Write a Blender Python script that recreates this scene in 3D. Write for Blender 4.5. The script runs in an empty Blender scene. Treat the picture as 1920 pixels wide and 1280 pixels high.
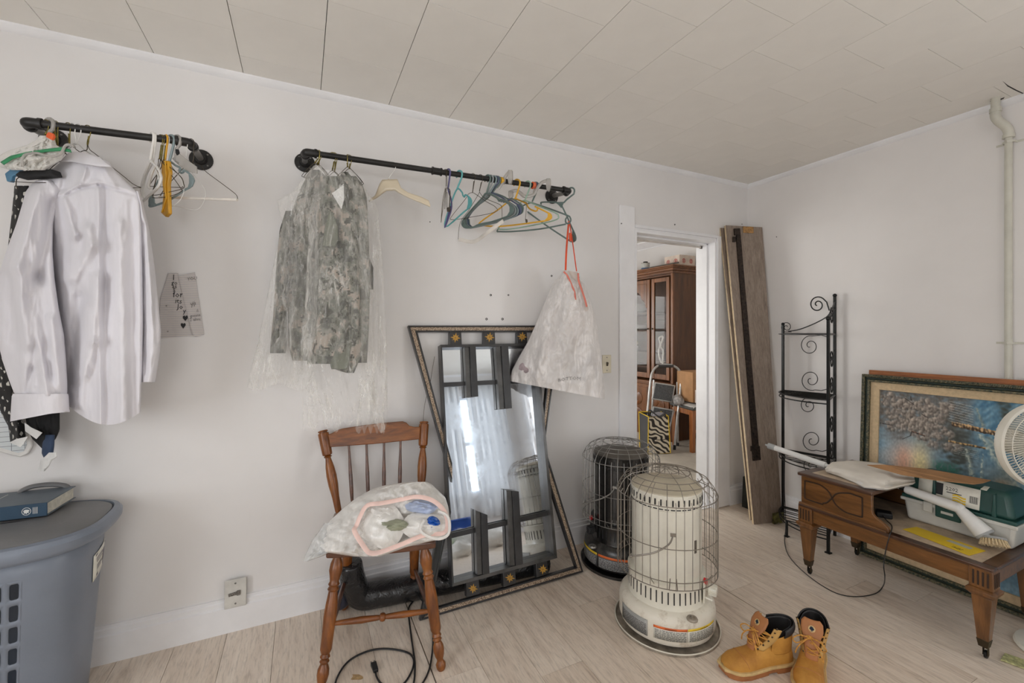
import bpy, bmesh, random
from math import *
from mathutils import Vector, Matrix, Euler, noise
random.seed(7)
SC = bpy.context.scene
COL = SC.collection
# ---- camera: 16 mm view, eye height 1.308 m, level ----
F, CX, CY, EYE, YAW = 818.0, 960.0, 621.0, 1.308, radians(25.72)
cam = bpy.data.cameras.new('camera'); co = bpy.data.objects.new('camera', cam); COL.objects.link(co)
cam.sensor_width = 36; cam.lens = F/1920*36; cam.shift_y = -(640-CY)/1920
cam.clip_start = 0.02; cam.clip_end = 60
co.location = (0, 0, EYE); co.rotation_euler = (pi/2, 0, -YAW)
SC.camera = co
# ---- sky, light and exposure ----
w = bpy.data.worlds.new('sky'); SC.world = w; w.use_nodes = True
w.node_tree.nodes['Background'].inputs[0].default_value = (.80, .90, 1.0, 1)
w.node_tree.nodes['Background'].inputs[1].default_value = 2.0
vs = SC.view_settings; vs.view_transform = 'Standard'; vs.look = 'None'; vs.gamma = 1; vs.use_curve_mapping = False
vs.exposure = -0.67
SC.cycles.max_bounces = 10; SC.cycles.diffuse_bounces = 6; SC.cycles.glossy_bounces = 5
SC.cycles.transparent_max_bounces = 24; SC.cycles.transmission_bounces = 6
SC.cycles.sample_clamp_indirect = 6; SC.cycles.caustics_reflective = False; SC.cycles.caustics_refractive = False
def arealight(name, loc, rot, sx, sy, power, col=(1, 1, 1)):
    l = bpy.data.lights.new(name, 'AREA'); l.shape = 'RECTANGLE'; l.size = sx; l.size_y = sy
    l.energy = power; l.color = col
    o = bpy.data.objects.new(name, l); COL.objects.link(o); o.location = loc; o.rotation_euler = rot
    return o
H, X0, Y0 = 2.44, 3.116, 2.257       # ceiling height, right wall, rack wall
XL, YB = -2.0, -2.1                   # unseen left and back walls
DL, DR, DT, WT = 1.982, 2.757, 1.982, .145   # doorway
# daylight at the windows; back-left, right and left wall ones are added, unseen
arealight('window_or_fill_light', (2.25, YB-.25, 1.35), (radians(90), 0, 0), 1.3, 1.6, 16, (.93, .97, 1))
arealight('window_or_fill_light', (-.6, YB-.25, 1.35), (radians(90), 0, 0), 1.3, 1.6, 44, (1, .98, .96))  # fill at the added back-left window, which is never seen
arealight('window_or_fill_light', (X0+.4, -.95, 1.35), (radians(90), 0, radians(90)), 1.4, 1.6, 74, (1, .97, .93))  # main light, moved to an added window outside the mirror's view
arealight('window_or_fill_light', (XL-.25, 0.0, 1.35), (radians(90), 0, radians(-90)), 1.5, 1.6, 76, (.97, .98, 1))  # fill at the added left-wall window, brightens the right wall
arealight('window_or_fill_light', (1.75, 6.75, 1.4), (radians(-90), 0, 0), 1.2, 1.6, 90, (1, .97, .92))
arealight('window_or_fill_light', (.25, 4.3, 1.4), (radians(90), 0, radians(-90)), 1.3, 1.5, 85, (1, .97, .92))

# ---- pixel rays of the photograph, used to read real positions ----
FW = Vector((sin(YAW), cos(YAW), 0)); RT = Vector((cos(YAW), -sin(YAW), 0)); EYEV = Vector((0, 0, EYE))
def ray(x, y): return FW + RT*((x-CX)/F) + Vector((0, 0, -(y-CY)/F))
def onY(x, y, Y=Y0):
    d = ray(x, y); return EYEV + d*(Y/d.y)
def onX(x, y, X=X0):
    d = ray(x, y); return EYEV + d*(X/d.x)
def onZ(x, y, Z=0):
    d = ray(x, y); return EYEV + d*((Z-EYE)/d.z)
class Pl:
    """plane through point p with in-plane axis e (normal n faces the camera)"""
    def __init__(s, p, phi=0, tilt=0):
        s.p = Vector(p); e = Vector((cos(phi), sin(phi), 0)); s.e = e
        n = Vector((sin(phi), -cos(phi), 0)); s.n = (n*cos(tilt)+Vector((0, 0, 1))*sin(tilt)).normalized()
    def __call__(s, x, y, off=0):
        d = ray(x, y); t = (s.p + s.n*off - EYEV).dot(s.n)/d.dot(s.n); return EYEV + d*t

# ---- mesh builder ----
class MB:
    def __init__(s): s.v = []; s.f = []
    def add(s, vs, fs):
        n = len(s.v); s.v += [Vector(v) for v in vs]; s.f += [tuple(i+n for i in f) for f in fs]; return s
    def box(s, c, d, M=None):
        M = M or Matrix(); c = Vector(c); vs = []
        for z in (-.5, .5):
            for y in (-.5, .5):
                for x in (-.5, .5): vs.append(c + (M @ Vector((x*d[0], y*d[1], z*d[2]))))
        return s.add(vs, [(0, 2, 3, 1), (4, 5, 7, 6), (0, 1, 5, 4), (2, 6, 7, 3), (0, 4, 6, 2), (1, 3, 7, 5)])
    def bb(s, a, b):
        return s.box([(a[i]+b[i])/2 for i in range(3)], [abs(b[i]-a[i]) for i in range(3)])
    def prism(s, poly, off):
        n = len(poly); off = Vector(off)
        return s.add([Vector(p) for p in poly]+[Vector(p)+off for p in poly],
            [tuple(range(n-1, -1, -1)), tuple(range(n, 2*n))]+[(i, (i+1) % n, n+(i+1) % n, n+i) for i in range(n)])
    def bar(s, a, b, wdt, thk, up=(0, 0, 1)):
        a = Vector(a); b = Vector(b); d = (b-a); L = d.length; d.normalize()
        sd = d.cross(Vector(up))
        if sd.length < 1e-4: sd = d.cross(Vector((1, 0, 0)))
        sd.normalize(); u = sd.cross(d)
        M = Matrix((sd, d, u)).transposed()
        return s.box((a+b)/2, (wdt, L, thk), M)
    def taper(s, a, b, wa, wb, up=(0, 1, 0)):
        """square tapered post from a to b; wa, wb = (w, d) at the ends"""
        a = Vector(a); b = Vector(b); d = (b-a).normalized(); x = Vector(up).cross(d).normalized(); y = d.cross(x)
        vs = [p + x*i*ww[0]/2 + y*j*ww[1]/2 for p, ww in ((a, wa), (b, wb)) for i, j in ((-1, -1), (1, -1), (1, 1), (-1, 1))]
        return s.add(vs, [(3, 2, 1, 0), (4, 5, 6, 7)]+[(i, (i+1) % 4, 4+(i+1) % 4, 4+i) for i in range(4)])
    def tube(s, pts, r, n=8, closed=False, flat=1.0, upv=None):
        pts = [Vector(p) for p in pts]; N = len(pts)
        rr = r if isinstance(r, (list, tuple)) else [r]*N
        T = []
        for i in range(N):
            a = pts[i-1] if (i > 0 or closed) else pts[i]; b = pts[(i+1) % N] if (i < N-1 or closed) else pts[i]
            t = b-a; T.append(t.normalized() if t.length > 1e-9 else Vector((0, 0, 1)))
        up = Vector(upv) if upv else Vector((0, 0, 1)) if abs(T[0].z) < .9 else Vector((1, 0, 0))
        u = (up - T[0]*up.dot(T[0])).normalized(); vs = []; k0 = len(s.v)
        for i in range(N):
            u = (u - T[i]*u.dot(T[i]))
            u = u.normalized() if u.length > 1e-6 else T[i].orthogonal().normalized()
            b = T[i].cross(u)
            for k in range(n):
                a = 2*pi*k/n; vs.append(pts[i] + (u*cos(a)*flat + b*sin(a))*rr[i])
        fs = []
        for i in range(N if closed else N-1):
            j = (i+1) % N
            for k in range(n): fs.append((i*n+k, i*n+(k+1) % n, j*n+(k+1) % n, j*n+k))
        if not closed: fs += [tuple(range(n-1, -1, -1)), tuple((N-1)*n+k for k in range(n))]
        return s.add(vs, fs)
    def lathe(s, prof, n=24, M=None, cap=True):
        """prof = [(r, z)...] about local z"""
        M = M or Matrix(); vs = []; N = len(prof)
        for r, z in prof:
            for k in range(n):
                a = 2*pi*k/n; vs.append(M @ Vector((r*cos(a), r*sin(a), z)))
        fs = [(i*n+k, i*n+(k+1) % n, (i+1)*n+(k+1) % n, (i+1)*n+k) for i in range(N-1) for k in range(n)]
        if cap: fs += [tuple(range(n-1, -1, -1)), tuple((N-1)*n+k for k in range(n))]
        return s.add(vs, fs)
    def ball(s, c, r, n=16, m=10, M=None):
        r = r if isinstance(r, (tuple, list)) else (r, r, r); M = M or Matrix(); vs = []
        for i in range(m+1):
            t = pi*i/m
            t = min(max(t, .02), pi-.02)
            for k in range(n):
                a = 2*pi*k/n; vs.append(Vector(c) + M @ Vector((r[0]*sin(t)*cos(a), r[1]*sin(t)*sin(a), r[2]*cos(t))))
        fs = [(i*n+k, (i+1)*n+k, (i+1)*n+(k+1) % n, i*n+(k+1) % n) for i in range(m) for k in range(n)]
        fs += [tuple(range(n)), tuple(m*n+k for k in range(n-1, -1, -1))]
        return s.add(vs, fs)
    def grid(s, fn, nu, nv, cu=False, flip=False):
        vs = [Vector(fn(i/(nu if cu else nu-1), j/(nv-1))) for j in range(nv) for i in range(nu)]
        fs = []
        for j in range(nv-1):
            for i in range(nu if cu else nu-1):
                q = (j*nu+i, j*nu+(i+1) % nu, (j+1)*nu+(i+1) % nu, (j+1)*nu+i)
                fs.append(q[::-1] if flip else q)
        return s.add(vs, fs)
    def build(s, name, mt, parent=None, local=False, smooth=True, bevel=0, sub=0, solid=0, ang=38, seg=2, recalc=True, **props):
        me = bpy.data.meshes.new(name)
        vs = s.v
        if parent is not None:
            o = bpy.data.objects.new(name, me); COL.objects.link(o); o.parent = parent
            if not local:
                Mi = WM(parent).inverted(); vs = [Mi @ v for v in vs]
        else:
            o = bpy.data.objects.new(name, me); COL.objects.link(o)
            if not local:
                xs = [v.x for v in vs]; ys = [v.y for v in vs]; zs = [v.z for v in vs]
                c = Vector(((min(xs)+max(xs))/2, (min(ys)+max(ys))/2, min(zs))); o.location = c
                vs = [v-c for v in vs]
        me.from_pydata([tuple(v) for v in vs], [], s.f); me.update()
        if recalc:
            b = bmesh.new(); b.from_mesh(me); bmesh.ops.recalc_face_normals(b, faces=b.faces); b.to_mesh(me); b.free()
        if smooth:
            me.shade_smooth(); me.set_sharp_from_angle(angle=radians(ang))
        if mt is not None:
            for m in (mt if isinstance(mt, (list, tuple)) else [mt]): me.materials.append(m)
        if solid:
            md = o.modifiers.new('s', 'SOLIDIFY'); md.thickness = solid; md.offset = 0
        if bevel:
            md = o.modifiers.new('b', 'BEVEL'); md.width = bevel; md.segments = seg; md.limit_method = 'ANGLE'; md.angle_limit = radians(35)
            md.harden_normals = False
        if sub:
            md = o.modifiers.new('u', 'SUBSURF'); md.levels = sub; md.render_levels = sub
        for k, v in props.items(): o[k] = v
        return o
def WM(o):
    M = o.matrix_basis.copy()
    while o.parent: o = o.parent; M = o.matrix_basis @ M
    return M
def thing(name, label, cat, loc=(0, 0, 0), rz=0, group=None):
    o = bpy.data.objects.new(name, None); COL.objects.link(o); o.empty_display_size = .1
    o.location = loc; o.rotation_euler = (0, 0, rz); o['label'] = label; o['category'] = cat
    if group: o['group'] = group
    return o
def tag(o, label, cat, group=None):
    o['label'] = label; o['category'] = cat
    if group: o['group'] = group
    return o
def struct(o): o['kind'] = 'structure'; return o
def smoothpts(pts, k=6, closed=False):
    """Catmull-Rom through pts"""
    pts = [Vector(p) for p in pts]; n = len(pts); out = []
    for i in range(n if closed else n-1):
        g = lambda j: pts[j % n] if closed else pts[min(max(j, 0), n-1)]
        p0, p1, p2, p3 = g(i-1), g(i), g(i+1), g(i+2)
        for j in range(k):
            t = j/k; out.append(.5*((2*p1)+(p2-p0)*t+(2*p0-5*p1+4*p2-p3)*t*t+(3*p1-p0-3*p2+p3)*t**3))
    if not closed: out.append(pts[-1])
    return out
def lerp(a, b, t): return a+(b-a)*t
def interp(tab, x):
    if x <= tab[0][0]: return tab[0][1:]
    for a, b in zip(tab, tab[1:]):
        if x <= b[0]:
            t = (x-a[0])/(b[0]-a[0]); return tuple(lerp(p, q, t) for p, q in zip(a[1:], b[1:]))
    return tab[-1][1:]

# ---- materials ----
def lin(c):
    return tuple(((x/255)/12.92 if x/255 <= .04045 else (((x/255)+.055)/1.055)**2.4) for x in c)+(1,)
class NT:
    def __init__(s, name):
        s.m = bpy.data.materials.new(name); s.m.use_nodes = True; s.t = s.m.node_tree; s.n = s.t.nodes
        s.b = s.n['Principled BSDF']; s.out = s.n['Material Output']
    def new(s, ty, **kw):
        n = s.n.new(ty)
        for k, v in kw.items():
            if k in n.inputs.keys() and not hasattr(n, k): n.inputs[k].default_value = v
            else: setattr(n, k, v)
        return n
    def l(s, a, b): s.t.links.new(a, b)
    def coord(s, kind='Object', scale=(1, 1, 1), rot=(0, 0, 0)):
        if kind == 'World': src = s.new('ShaderNodeNewGeometry').outputs['Position']
        else: src = s.new('ShaderNodeTexCoord').outputs[kind]
        mp = s.new('ShaderNodeMapping'); mp.inputs['Scale'].default_value = scale; mp.inputs['Rotation'].default_value = rot
        s.l(src, mp.inputs[0]); return mp.outputs[0]
    def noise(s, vec, scale, detail=4, rough=.55, dist=0):
        n = s.new('ShaderNodeTexNoise'); n.inputs['Scale'].default_value = scale; n.inputs['Detail'].default_value = detail
        n.inputs['Roughness'].default_value = rough; n.inputs['Distortion'].default_value = dist; s.l(vec, n.inputs['Vector']); return n.outputs['Fac']
    def ramp(s, fac, stops, const=False):
        r = s.new('ShaderNodeValToRGB'); e = r.color_ramp.elements
        if const: r.color_ramp.interpolation = 'CONSTANT'
        while len(e) < len(stops): e.new(.5)
        for i, (p, c) in enumerate(stops): e[i].position = p; e[i].color = c if len(c) == 4 else lin(c)
        s.l(fac, r.inputs[0]); return r.outputs[0]
    def mix(s, fac, a, b, mode='MIX'):
        m = s.new('ShaderNodeMix', data_type='RGBA', blend_type=mode)
        for sock, v in ((m.inputs[0], fac), (m.inputs[6], a), (m.inputs[7], b)):
            if isinstance(v, (int, float)): sock.default_value = v
            elif isinstance(v, tuple): sock.default_value = v if len(v) == 4 else lin(v)
            else: s.l(v, sock)
        return m.outputs[2]
    def bump(s, h, strength=.3, dist=.005):
        b = s.new('ShaderNodeBump'); b.inputs['Strength'].default_value = strength; b.inputs['Distance'].default_value = dist
        s.l(h, b.inputs['Height']); s.l(b.outputs[0], s.b.inputs['Normal']); return b
    def col(s, c):
        if isinstance(c, tuple): s.b.inputs['Base Color'].default_value = c if len(c) == 4 else lin(c)
        else: s.l(c, s.b.inputs['Base Color'])
    def set(s, **k):
        for a, v in k.items(): s.b.inputs[a.replace('_', ' ')].default_value = v
        return s
def plain(name, c, rough=.5, metal=0, var=.06, scale=8, bump=0, bscale=60, bdist=.002, spec=.5, coat=0, trans=0):
    k = NT(name); v = k.coord('Object')
    c2 = tuple(max(0, x*(1-var*2)) for x in c); c1 = tuple(min(255, x*(1+var)) for x in c)
    k.col(k.ramp(k.noise(v, scale, 5, .6), [(.3, c2), (.7, c1)]))
    k.set(Roughness=rough, Metallic=metal)
    k.b.inputs['Specular IOR Level'].default_value = spec
    if coat: k.b.inputs['Coat Weight'].default_value = coat; k.b.inputs['Coat Roughness'].default_value = .15
    if trans: k.b.inputs['Transmission Weight'].default_value = trans
    if bump: k.bump(k.noise(v, bscale, 3, .6), bump, bdist)
    return k.m
def wood(name, c1, c2, c3=None, axis='z', scale=1.0, rough=.4, coat=.2, stretch=12, kind='Object', bump=.1):
    k = NT(name); sc = {'x': (1, stretch, stretch), 'y': (stretch, 1, stretch), 'z': (stretch, stretch, 1)}[axis]
    v = k.coord(kind, sc)
    n1 = k.noise(v, 2.2*scale, 6, .62, .6); n2 = k.noise(v, 9*scale, 3, .7)
    a = k.ramp(n1, [(.28, c1), (.52, c2), (.75, c3 or c1)])
    f = k.ramp(n2, [(.35, (120, 120, 120)), (.62, (255, 255, 255))])
    k.col(k.mix(.35, a, f, 'MULTIPLY')); k.set(Roughness=rough)
    k.b.inputs['Coat Weight'].default_value = coat; k.b.inputs['Coat Roughness'].default_value = .2
    if bump: k.bump(n2, bump, .001)
    return k.m
def film(name, c=(225, 225, 222), alpha=.3, rough=.12, bscale=40, bump=.6, edge=.5, wht=.5):
    """thin clear polythene: mostly see-through, milky and shiny on its creases"""
    k = NT(name); v = k.coord('Object')
    k.set(Roughness=rough); k.col(c)
    k.b.inputs['Specular IOR Level'].default_value = .8
    lw = k.new('ShaderNodeLayerWeight'); lw.inputs[0].default_value = .35
    cr = k.noise(k.coord('Object', (1, 1, .35)), bscale, 5, .7, 1.0)
    n = k.ramp(k.noise(k.coord('Object', (1, 1, .22)), bscale*.6, 5, .75, 1.4), [(.5, (0, 0, 0)), (.68, (255, 255, 255))])
    if bump: k.bump(cr, bump, .004)
    m = k.new('ShaderNodeMath', operation='MULTIPLY_ADD'); k.l(lw.outputs['Facing'], m.inputs[0]); m.inputs[1].default_value = edge
    m2 = k.new('ShaderNodeMath', operation='MULTIPLY_ADD'); k.l(n, m2.inputs[0]); m2.inputs[1].default_value = wht; m2.inputs[2].default_value = alpha
    k.l(m2.outputs[0], m.inputs[2]); m.use_clamp = True
    k.l(m.outputs[0], k.b.inputs['Alpha'])
    return k.m
# ================= materials of the shell =================
def wallpaint(name, c, var=.025):
    k = NT(name); v = k.coord('World')
    n = k.noise(v, 1.3, 5, .6)
    c1 = tuple(x*(1-var*1.6) for x in c); base = k.ramp(n, [(.3, c1), (.7, c)])
    sm = k.noise(k.coord('World', (1, 1, .3)), 7, 6, .75)
    base = k.mix(k.ramp(sm, [(.66, (0, 0, 0)), (.8, (70, 70, 70))]), base, (150, 148, 146))
    k.col(base); k.set(Roughness=.55); k.bump(k.noise(v, 90, 4, .6), .08, .002); return k.m
M_wall = wallpaint('white_wall_paint', (232, 230, 229))
M_wall2 = wallpaint('grey_white_wall_paint', (234, 231, 229))
M_trim = plain('white_gloss_trim', (238, 238, 240), .32, var=.02, scale=3, bump=.05)
M_ceil = plain('ceiling_tile_paint', (236, 233, 227), .75, var=.012, scale=3, bump=.05, bscale=120)
M_dark = plain('dark_gap', (52, 48, 44), .9)
M_hole = plain('dark_screw_hole', (50, 48, 48), .8)
def floor_mat():
    k = NT('washed_oak_vinyl'); oi = k.new('ShaderNodeObjectInfo')
    v = k.coord('World', (1, 1, 1)); add = k.new('ShaderNodeVectorMath', operation='ADD'); k.l(v, add.inputs[0])
    cmb = k.new('ShaderNodeCombineXYZ'); mm = k.new('ShaderNodeMath', operation='MULTIPLY'); mm.inputs[1].default_value = 37
    k.l(oi.outputs['Random'], mm.inputs[0]); k.l(mm.outputs[0], cmb.inputs[1]); k.l(mm.outputs[0], cmb.inputs[0]); k.l(cmb.outputs[0], add.inputs[1])
    mp = k.new('ShaderNodeMapping'); mp.inputs['Scale'].default_value = (14, 1.5, 1); k.l(add.outputs[0], mp.inputs[0])
    n = k.noise(mp.outputs[0], 1.6, 7, .62, 1.1); n2 = k.noise(mp.outputs[0], 9, 4, .7, .3)
    a = k.ramp(n, [(.20, (190, 172, 155)), (.40, (226, 212, 197)), (.6, (238, 226, 212)), (.8, (218, 204, 189))])
    a = k.mix(.30, a, k.ramp(n2, [(.33, (120, 116, 112)), (.52, (255, 255, 255))]), 'MULTIPLY')
    t = k.ramp(oi.outputs['Random'], [(0, (232, 226, 220)), (1, (255, 255, 255))])
    a = k.mix(.8, a, t, 'MULTIPLY')
    kn = k.new('ShaderNodeTexVoronoi'); mp2 = k.new('ShaderNodeMapping'); mp2.inputs['Scale'].default_value = (5, 1.6, 1)
    k.l(add.outputs[0], mp2.inputs[0]); k.l(mp2.outputs[0], kn.inputs['Vector']); kn.inputs['Scale'].default_value = 1
    a = k.mix(k.ramp(kn.outputs['Distance'], [(.0, (120, 120, 120)), (.09, (0, 0, 0))]), a, (120, 104, 92))
    k.col(a); k.set(Roughness=.36); k.b.inputs['Specular IOR Level'].default_value = .4; k.bump(n2, .12, .001); return k.m
M_floor = floor_mat()
M_carpet = plain('pale_floor_next_room', (196, 188, 176), .6, var=.05, scale=5)
M_winpane = film('window_glass', (255, 255, 255), .02, .02, 1, 0, .1, 0)

# ================= floor planks =================
fl = MB().bb((XL-.1, YB-.1, -.06), (X0+.1, Y0+WT+.02, -.014)).build('floor', M_dark); struct(fl)
PW = .185; i0 = int((XL-.449)/PW)-1; rp = random.Random(3); first = {}
known = {1: 1.72, 2: 1.44, 4: 1.735, 8: 1.502, -1: .95, 0: 1.59}
def plank(x0, x1, y0, y1):
    key = (round(x1-x0, 3), round(y1-y0, 3)); n = 0
    g = .0007; L = y1-y0; W = x1-x0
    if key in first:
        o = first[key].copy(); COL.objects.link(o)
    else:
        o = MB().bb((g, g, -.014), (W-g, L-g, 0)).build('plank', M_floor, fl, local=True, smooth=False); first[key] = o
    o.parent = fl; o.location = Vector((x0, y0, 0))-fl.location
    return o
k = i0
while .449+k*PW < X0:
    xa = max(.449+k*PW, XL); xb = min(.449+(k+1)*PW, X0)
    if xb-xa > .01:
        ph = known.get(k, rp.uniform(0, 1.22)); y = ph-1.22*6
        g = .0035 if k in (0, 8) else 0
        while y < Y0+WT:
            ya, yb = max(y, YB), min(y+1.22, Y0)
            if xa < DR and xb > DL: yb = min(y+1.22, Y0+WT)
            if yb-ya > .01: plank(xa+g, xb, ya, yb)
            y += 1.22
    k += 1
# ================= ceiling tiles =================
cl = struct(MB().bb((XL-.1, YB-.1, H+.012), (X0+.1, Y0+.1, H+.07)).build('ceiling', M_dark))
S = .3115; tiles = {}
for i in range(-8, 11):
    xa = max(.08+i*S, XL); xb = min(.08+(i+1)*S, X0)
    if xb-xa < .01: continue
    y = .99+(.1555 if i % 2 else 0)-S*11 + (0 if i % 2 == 0 else 0)
    if i % 2 == 0: y = 1.62-S*14
    else: y = 1.475-S*13
    gx = .0013 if -3 <= i <= 3 else .0007
    while y < Y0:
        ya, yb = max(y, YB), min(y+S, Y0)
        if yb-ya > .01:
            key = (round(xb-xa, 3), round(yb-ya, 3), gx)
            if key in tiles: o = tiles[key].copy(); COL.objects.link(o)
            else:
                o = MB().bb((gx, .0007, 0), (xb-xa-gx, yb-ya-.0007, .012)).build('ceiling_tile', M_ceil, cl, local=True, smooth=False); tiles[key] = o
            o.parent = cl; o.location = Vector((xa, ya, H+rp.uniform(-.0006, 0)))-cl.location
        y += S
# ================= walls =================
mb = MB()
mb.bb((XL-.1, Y0, 0), (DL, Y0+WT, H+.05)); mb.bb((DR, Y0, 0), (X0, Y0+WT, H+.05)); mb.bb((DL, Y0, DT+.0), (DR, Y0+WT, H+.05))
struct(mb.build('wall_back', M_wall, smooth=False))

def holed_wall(name, ax, pos, thk, a0, a1, holes, z1, mt):
    """wall across axis ax ('x' or 'y') with window holes (a, b, z0, z1)"""
    mb = MB(); cur = a0
    def bx(p, q, za, zb):
        if q-p < 1e-4 or zb-za < 1e-4: return
        if ax == 'y': mb.bb((p, pos, za), (q, pos+thk, zb))
        else: mb.bb((pos, p, za), (pos+thk, q, zb))
    for (p, q, za, zb) in holes:
        bx(cur, p, 0, z1); bx(p, q, 0, za); bx(p, q, zb, z1); cur = q
    bx(cur, a1, 0, z1)
    return struct(mb.build(name, mt, smooth=False))
def window(name, ax, pos, thk, a, b, z0, z1, inward):
    """sash window: frame, sill, meeting rail and two panes"""
    mb = MB(); c = pos+thk/2
    def bx(m, p, q, za, zb, d0, d1):
        if ax == 'y': m.bb((p, d0, za), (q, d1, zb))
        else: m.bb((d0, p, za), (d1, q, zb))
    t = .045; zm = (z0+z1)/2
    bx(mb, a, a+t, z0, z1, c-.03, c+.03); bx(mb, b-t, b, z0, z1, c-.03, c+.03)
    bx(mb, a, b, z0, z0+t, c-.03, c+.03); bx(mb, a, b, z1-t, z1, c-.03, c+.03); bx(mb, a, b, zm-.025, zm+.025, c-.035, c+.035)
    w_ = struct(mb.build(name, M_trim, smooth=False))
    m2 = MB(); e = pos if inward < 0 else pos+thk; s_ = .018*(1 if inward > 0 else -1)
    for (p, q, za, zb) in ((a-.1, a, z0-.1, z1+.1), (b, b+.1, z0-.1, z1+.1), (a-.1, b+.1, z1, z1+.11), (a-.13, b+.13, z0-.04, z0)):
        bx(m2, p, q, za, zb, e, e+s_*(3 if za == z0-.04 else 1))
    m2.build('casing', M_trim, w_, smooth=False)
    for za, zb in ((z0+t, zm-.025), (zm+.025, z1-t)):
        m3 = MB(); bx(m3, a+t, b-t, za, zb, c-.003, c+.003); m3.build('pane', M_winpane, w_, smooth=False)
    return w_
WZ0, WZ1 = .62, 2.08
holed_wall('wall_front', 'y', YB-.12, .12, XL-.1, X0+.1, [(-1.15, -.05, WZ0, WZ1), (1.7, 2.8, WZ0, WZ1)], H+.05, M_wall)
window('added_window_1', 'y', YB-.12, .12, -1.15, -.05, WZ0, WZ1, 1); window('window_2', 'y', YB-.12, .12, 1.7, 2.8, WZ0, WZ1, 1)  # the left one of this pair is unseen, added for its light
holed_wall('wall_right', 'x', X0, .12, YB-.1, Y0+WT, [(-1.6, -.3, WZ0, WZ1)], H+.05, M_wall2); window('added_window_6', 'x', X0, .12, -1.6, -.3, WZ0, WZ1, -1)  # window here is unseen, added to light the rack wall from the right
holed_wall('wall_left', 'x', XL-.12, .12, YB, Y0, [(-.65, .65, WZ0, WZ1)], H+.05, M_wall)
window('added_window_3', 'x', XL-.12, .12, -.65, .65, WZ0, WZ1, 1)  # unseen window, added to let in fill from the left
# sheer curtains hanging over the back window (seen in the mirror)
M_sheer = NT('white_sheer_fabric'); M_sheer.col((235, 238, 242)); M_sheer.set(Roughness=.8, Alpha=.8); M_sheer.b.inputs['Transmission Weight'].default_value = 0; M_sheer = M_sheer.m
for a, b, nm in ((1.55, 2.20, 'left'), (2.31, 2.95, 'right')):
    t = MB().grid(lambda u, v: (lerp(a, b, u), YB+.08+.022*sin(u*38)+.008*sin(u*91+v*3), lerp(2.25, .28, v)), 60, 12).build('curtain', M_sheer, solid=.001)
    tag(t, 'white sheer curtain on the %s half of the window reflected in the mirror' % nm, 'curtain')
tag(MB().tube([(1.45, YB+.08, 2.26), (3.05, YB+.08, 2.26)], .012, 10).build('curtain_rod', M_dark), 'thin dark curtain rod above the window reflected in the mirror', 'curtain rod')
# crown bead, baseboards
def crown(name, a, b, inward, mt=M_trim, z=H, h=.028):
    a = Vector(a); b = Vector(b); n = Vector(inward)
    prof = [(0, 0), (.024, 0), (.024, -.008), (.018, -h*.55), (.008, -h*.9), (0, -h)]
    mb = MB(); P = [a+n*p+Vector((0, 0, z+q)) for p, q in prof]; mb.prism(P, b-a)
    return struct(mb.build(name, mt))
crown('trim_1', (XL, Y0, 0), (X0, Y0, 0), (0, -1, 0)); crown('trim_2', (X0, Y0, 0), (X0, YB, 0), (-1, 0, 0))
crown('trim_3', (XL, YB, 0), (X0, YB, 0), (0, 1, 0)); crown('trim_4', (XL, Y0, 0), (XL, YB, 0), (1, 0, 0))
def base(name, a, b, inward, h=.145, extra=True):
    a = Vector(a); b = Vector(b); n = Vector(inward)
    prof = [(0, 0), (.019, 0), (.019, h*.74), (.013, h*.77), (.013, h*.90), (.008, h*.93), (.008, h), (0, h)]
    mb = MB(); P = [a+n*p+Vector((0, 0, q)) for p, q in prof]; mb.prism(P, b-a)
    return struct(mb.build(name, M_trim, ang=14))
base('baseboard_back', (XL, Y0, 0), (DL-.124, Y0, 0), (0, -1, 0)); base('baseboard_back', (DR+.138, Y0, 0), (X0, Y0, 0), (0, -1, 0))
base('baseboard_right', (X0, Y0, 0), (X0, YB, 0), (-1, 0, 0)); base('baseboard_left', (XL, Y0, 0), (XL, YB, 0), (1, 0, 0)); base('baseboard_front', (XL, YB, 0), (X0, YB, 0), (0, 1, 0))
# doorway casing and jamb
mb = MB(); y = Y0
mb.bb((DL-.124, y-.014, 0), (DL, y, 2.13)); mb.bb((DR, y-.016, .004), (DR+.138, y, 2.012))
struct(mb.build('trim_5', M_trim, bevel=.003))
mb = MB(); mb.bb((DL, y-.012, DT-.004), (DR, y, DT+.012)); mb.bb((DL, y-.020, DT+.012), (DR+.02, y, DT+.022)); mb.bb((DL, y-.014, DT+.022), (DR+.01, y, DT+.034))
struct(mb.build('trim_6', M_trim, bevel=.002))
mb = MB()
for x in (DL, DR):
    s_ = 1 if x == DL else -1
    mb.bb((x, y-.014, 0), (x+s_*.018, y+WT+.014, DT)); mb.bb((x+s_*.018, y+.05, 0), (x+s_*.030, y+.09, DT))
mb.bb((DL, y-.012, DT-.018), (DR, y+WT+.014, DT)); mb.bb((DL, y+.05, DT-.030), (DR, y+.09, DT-.018))
mb.bb((DR, y-.024, 0.005), (DR+.012, y, 2.01))
struct(mb.build('door_1', M_trim, bevel=.0015))
struct(MB().bb((DL, Y0+.02, 0), (DR, Y0+WT, .006)).build('trim_7', M_trim, smooth=False))
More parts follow.
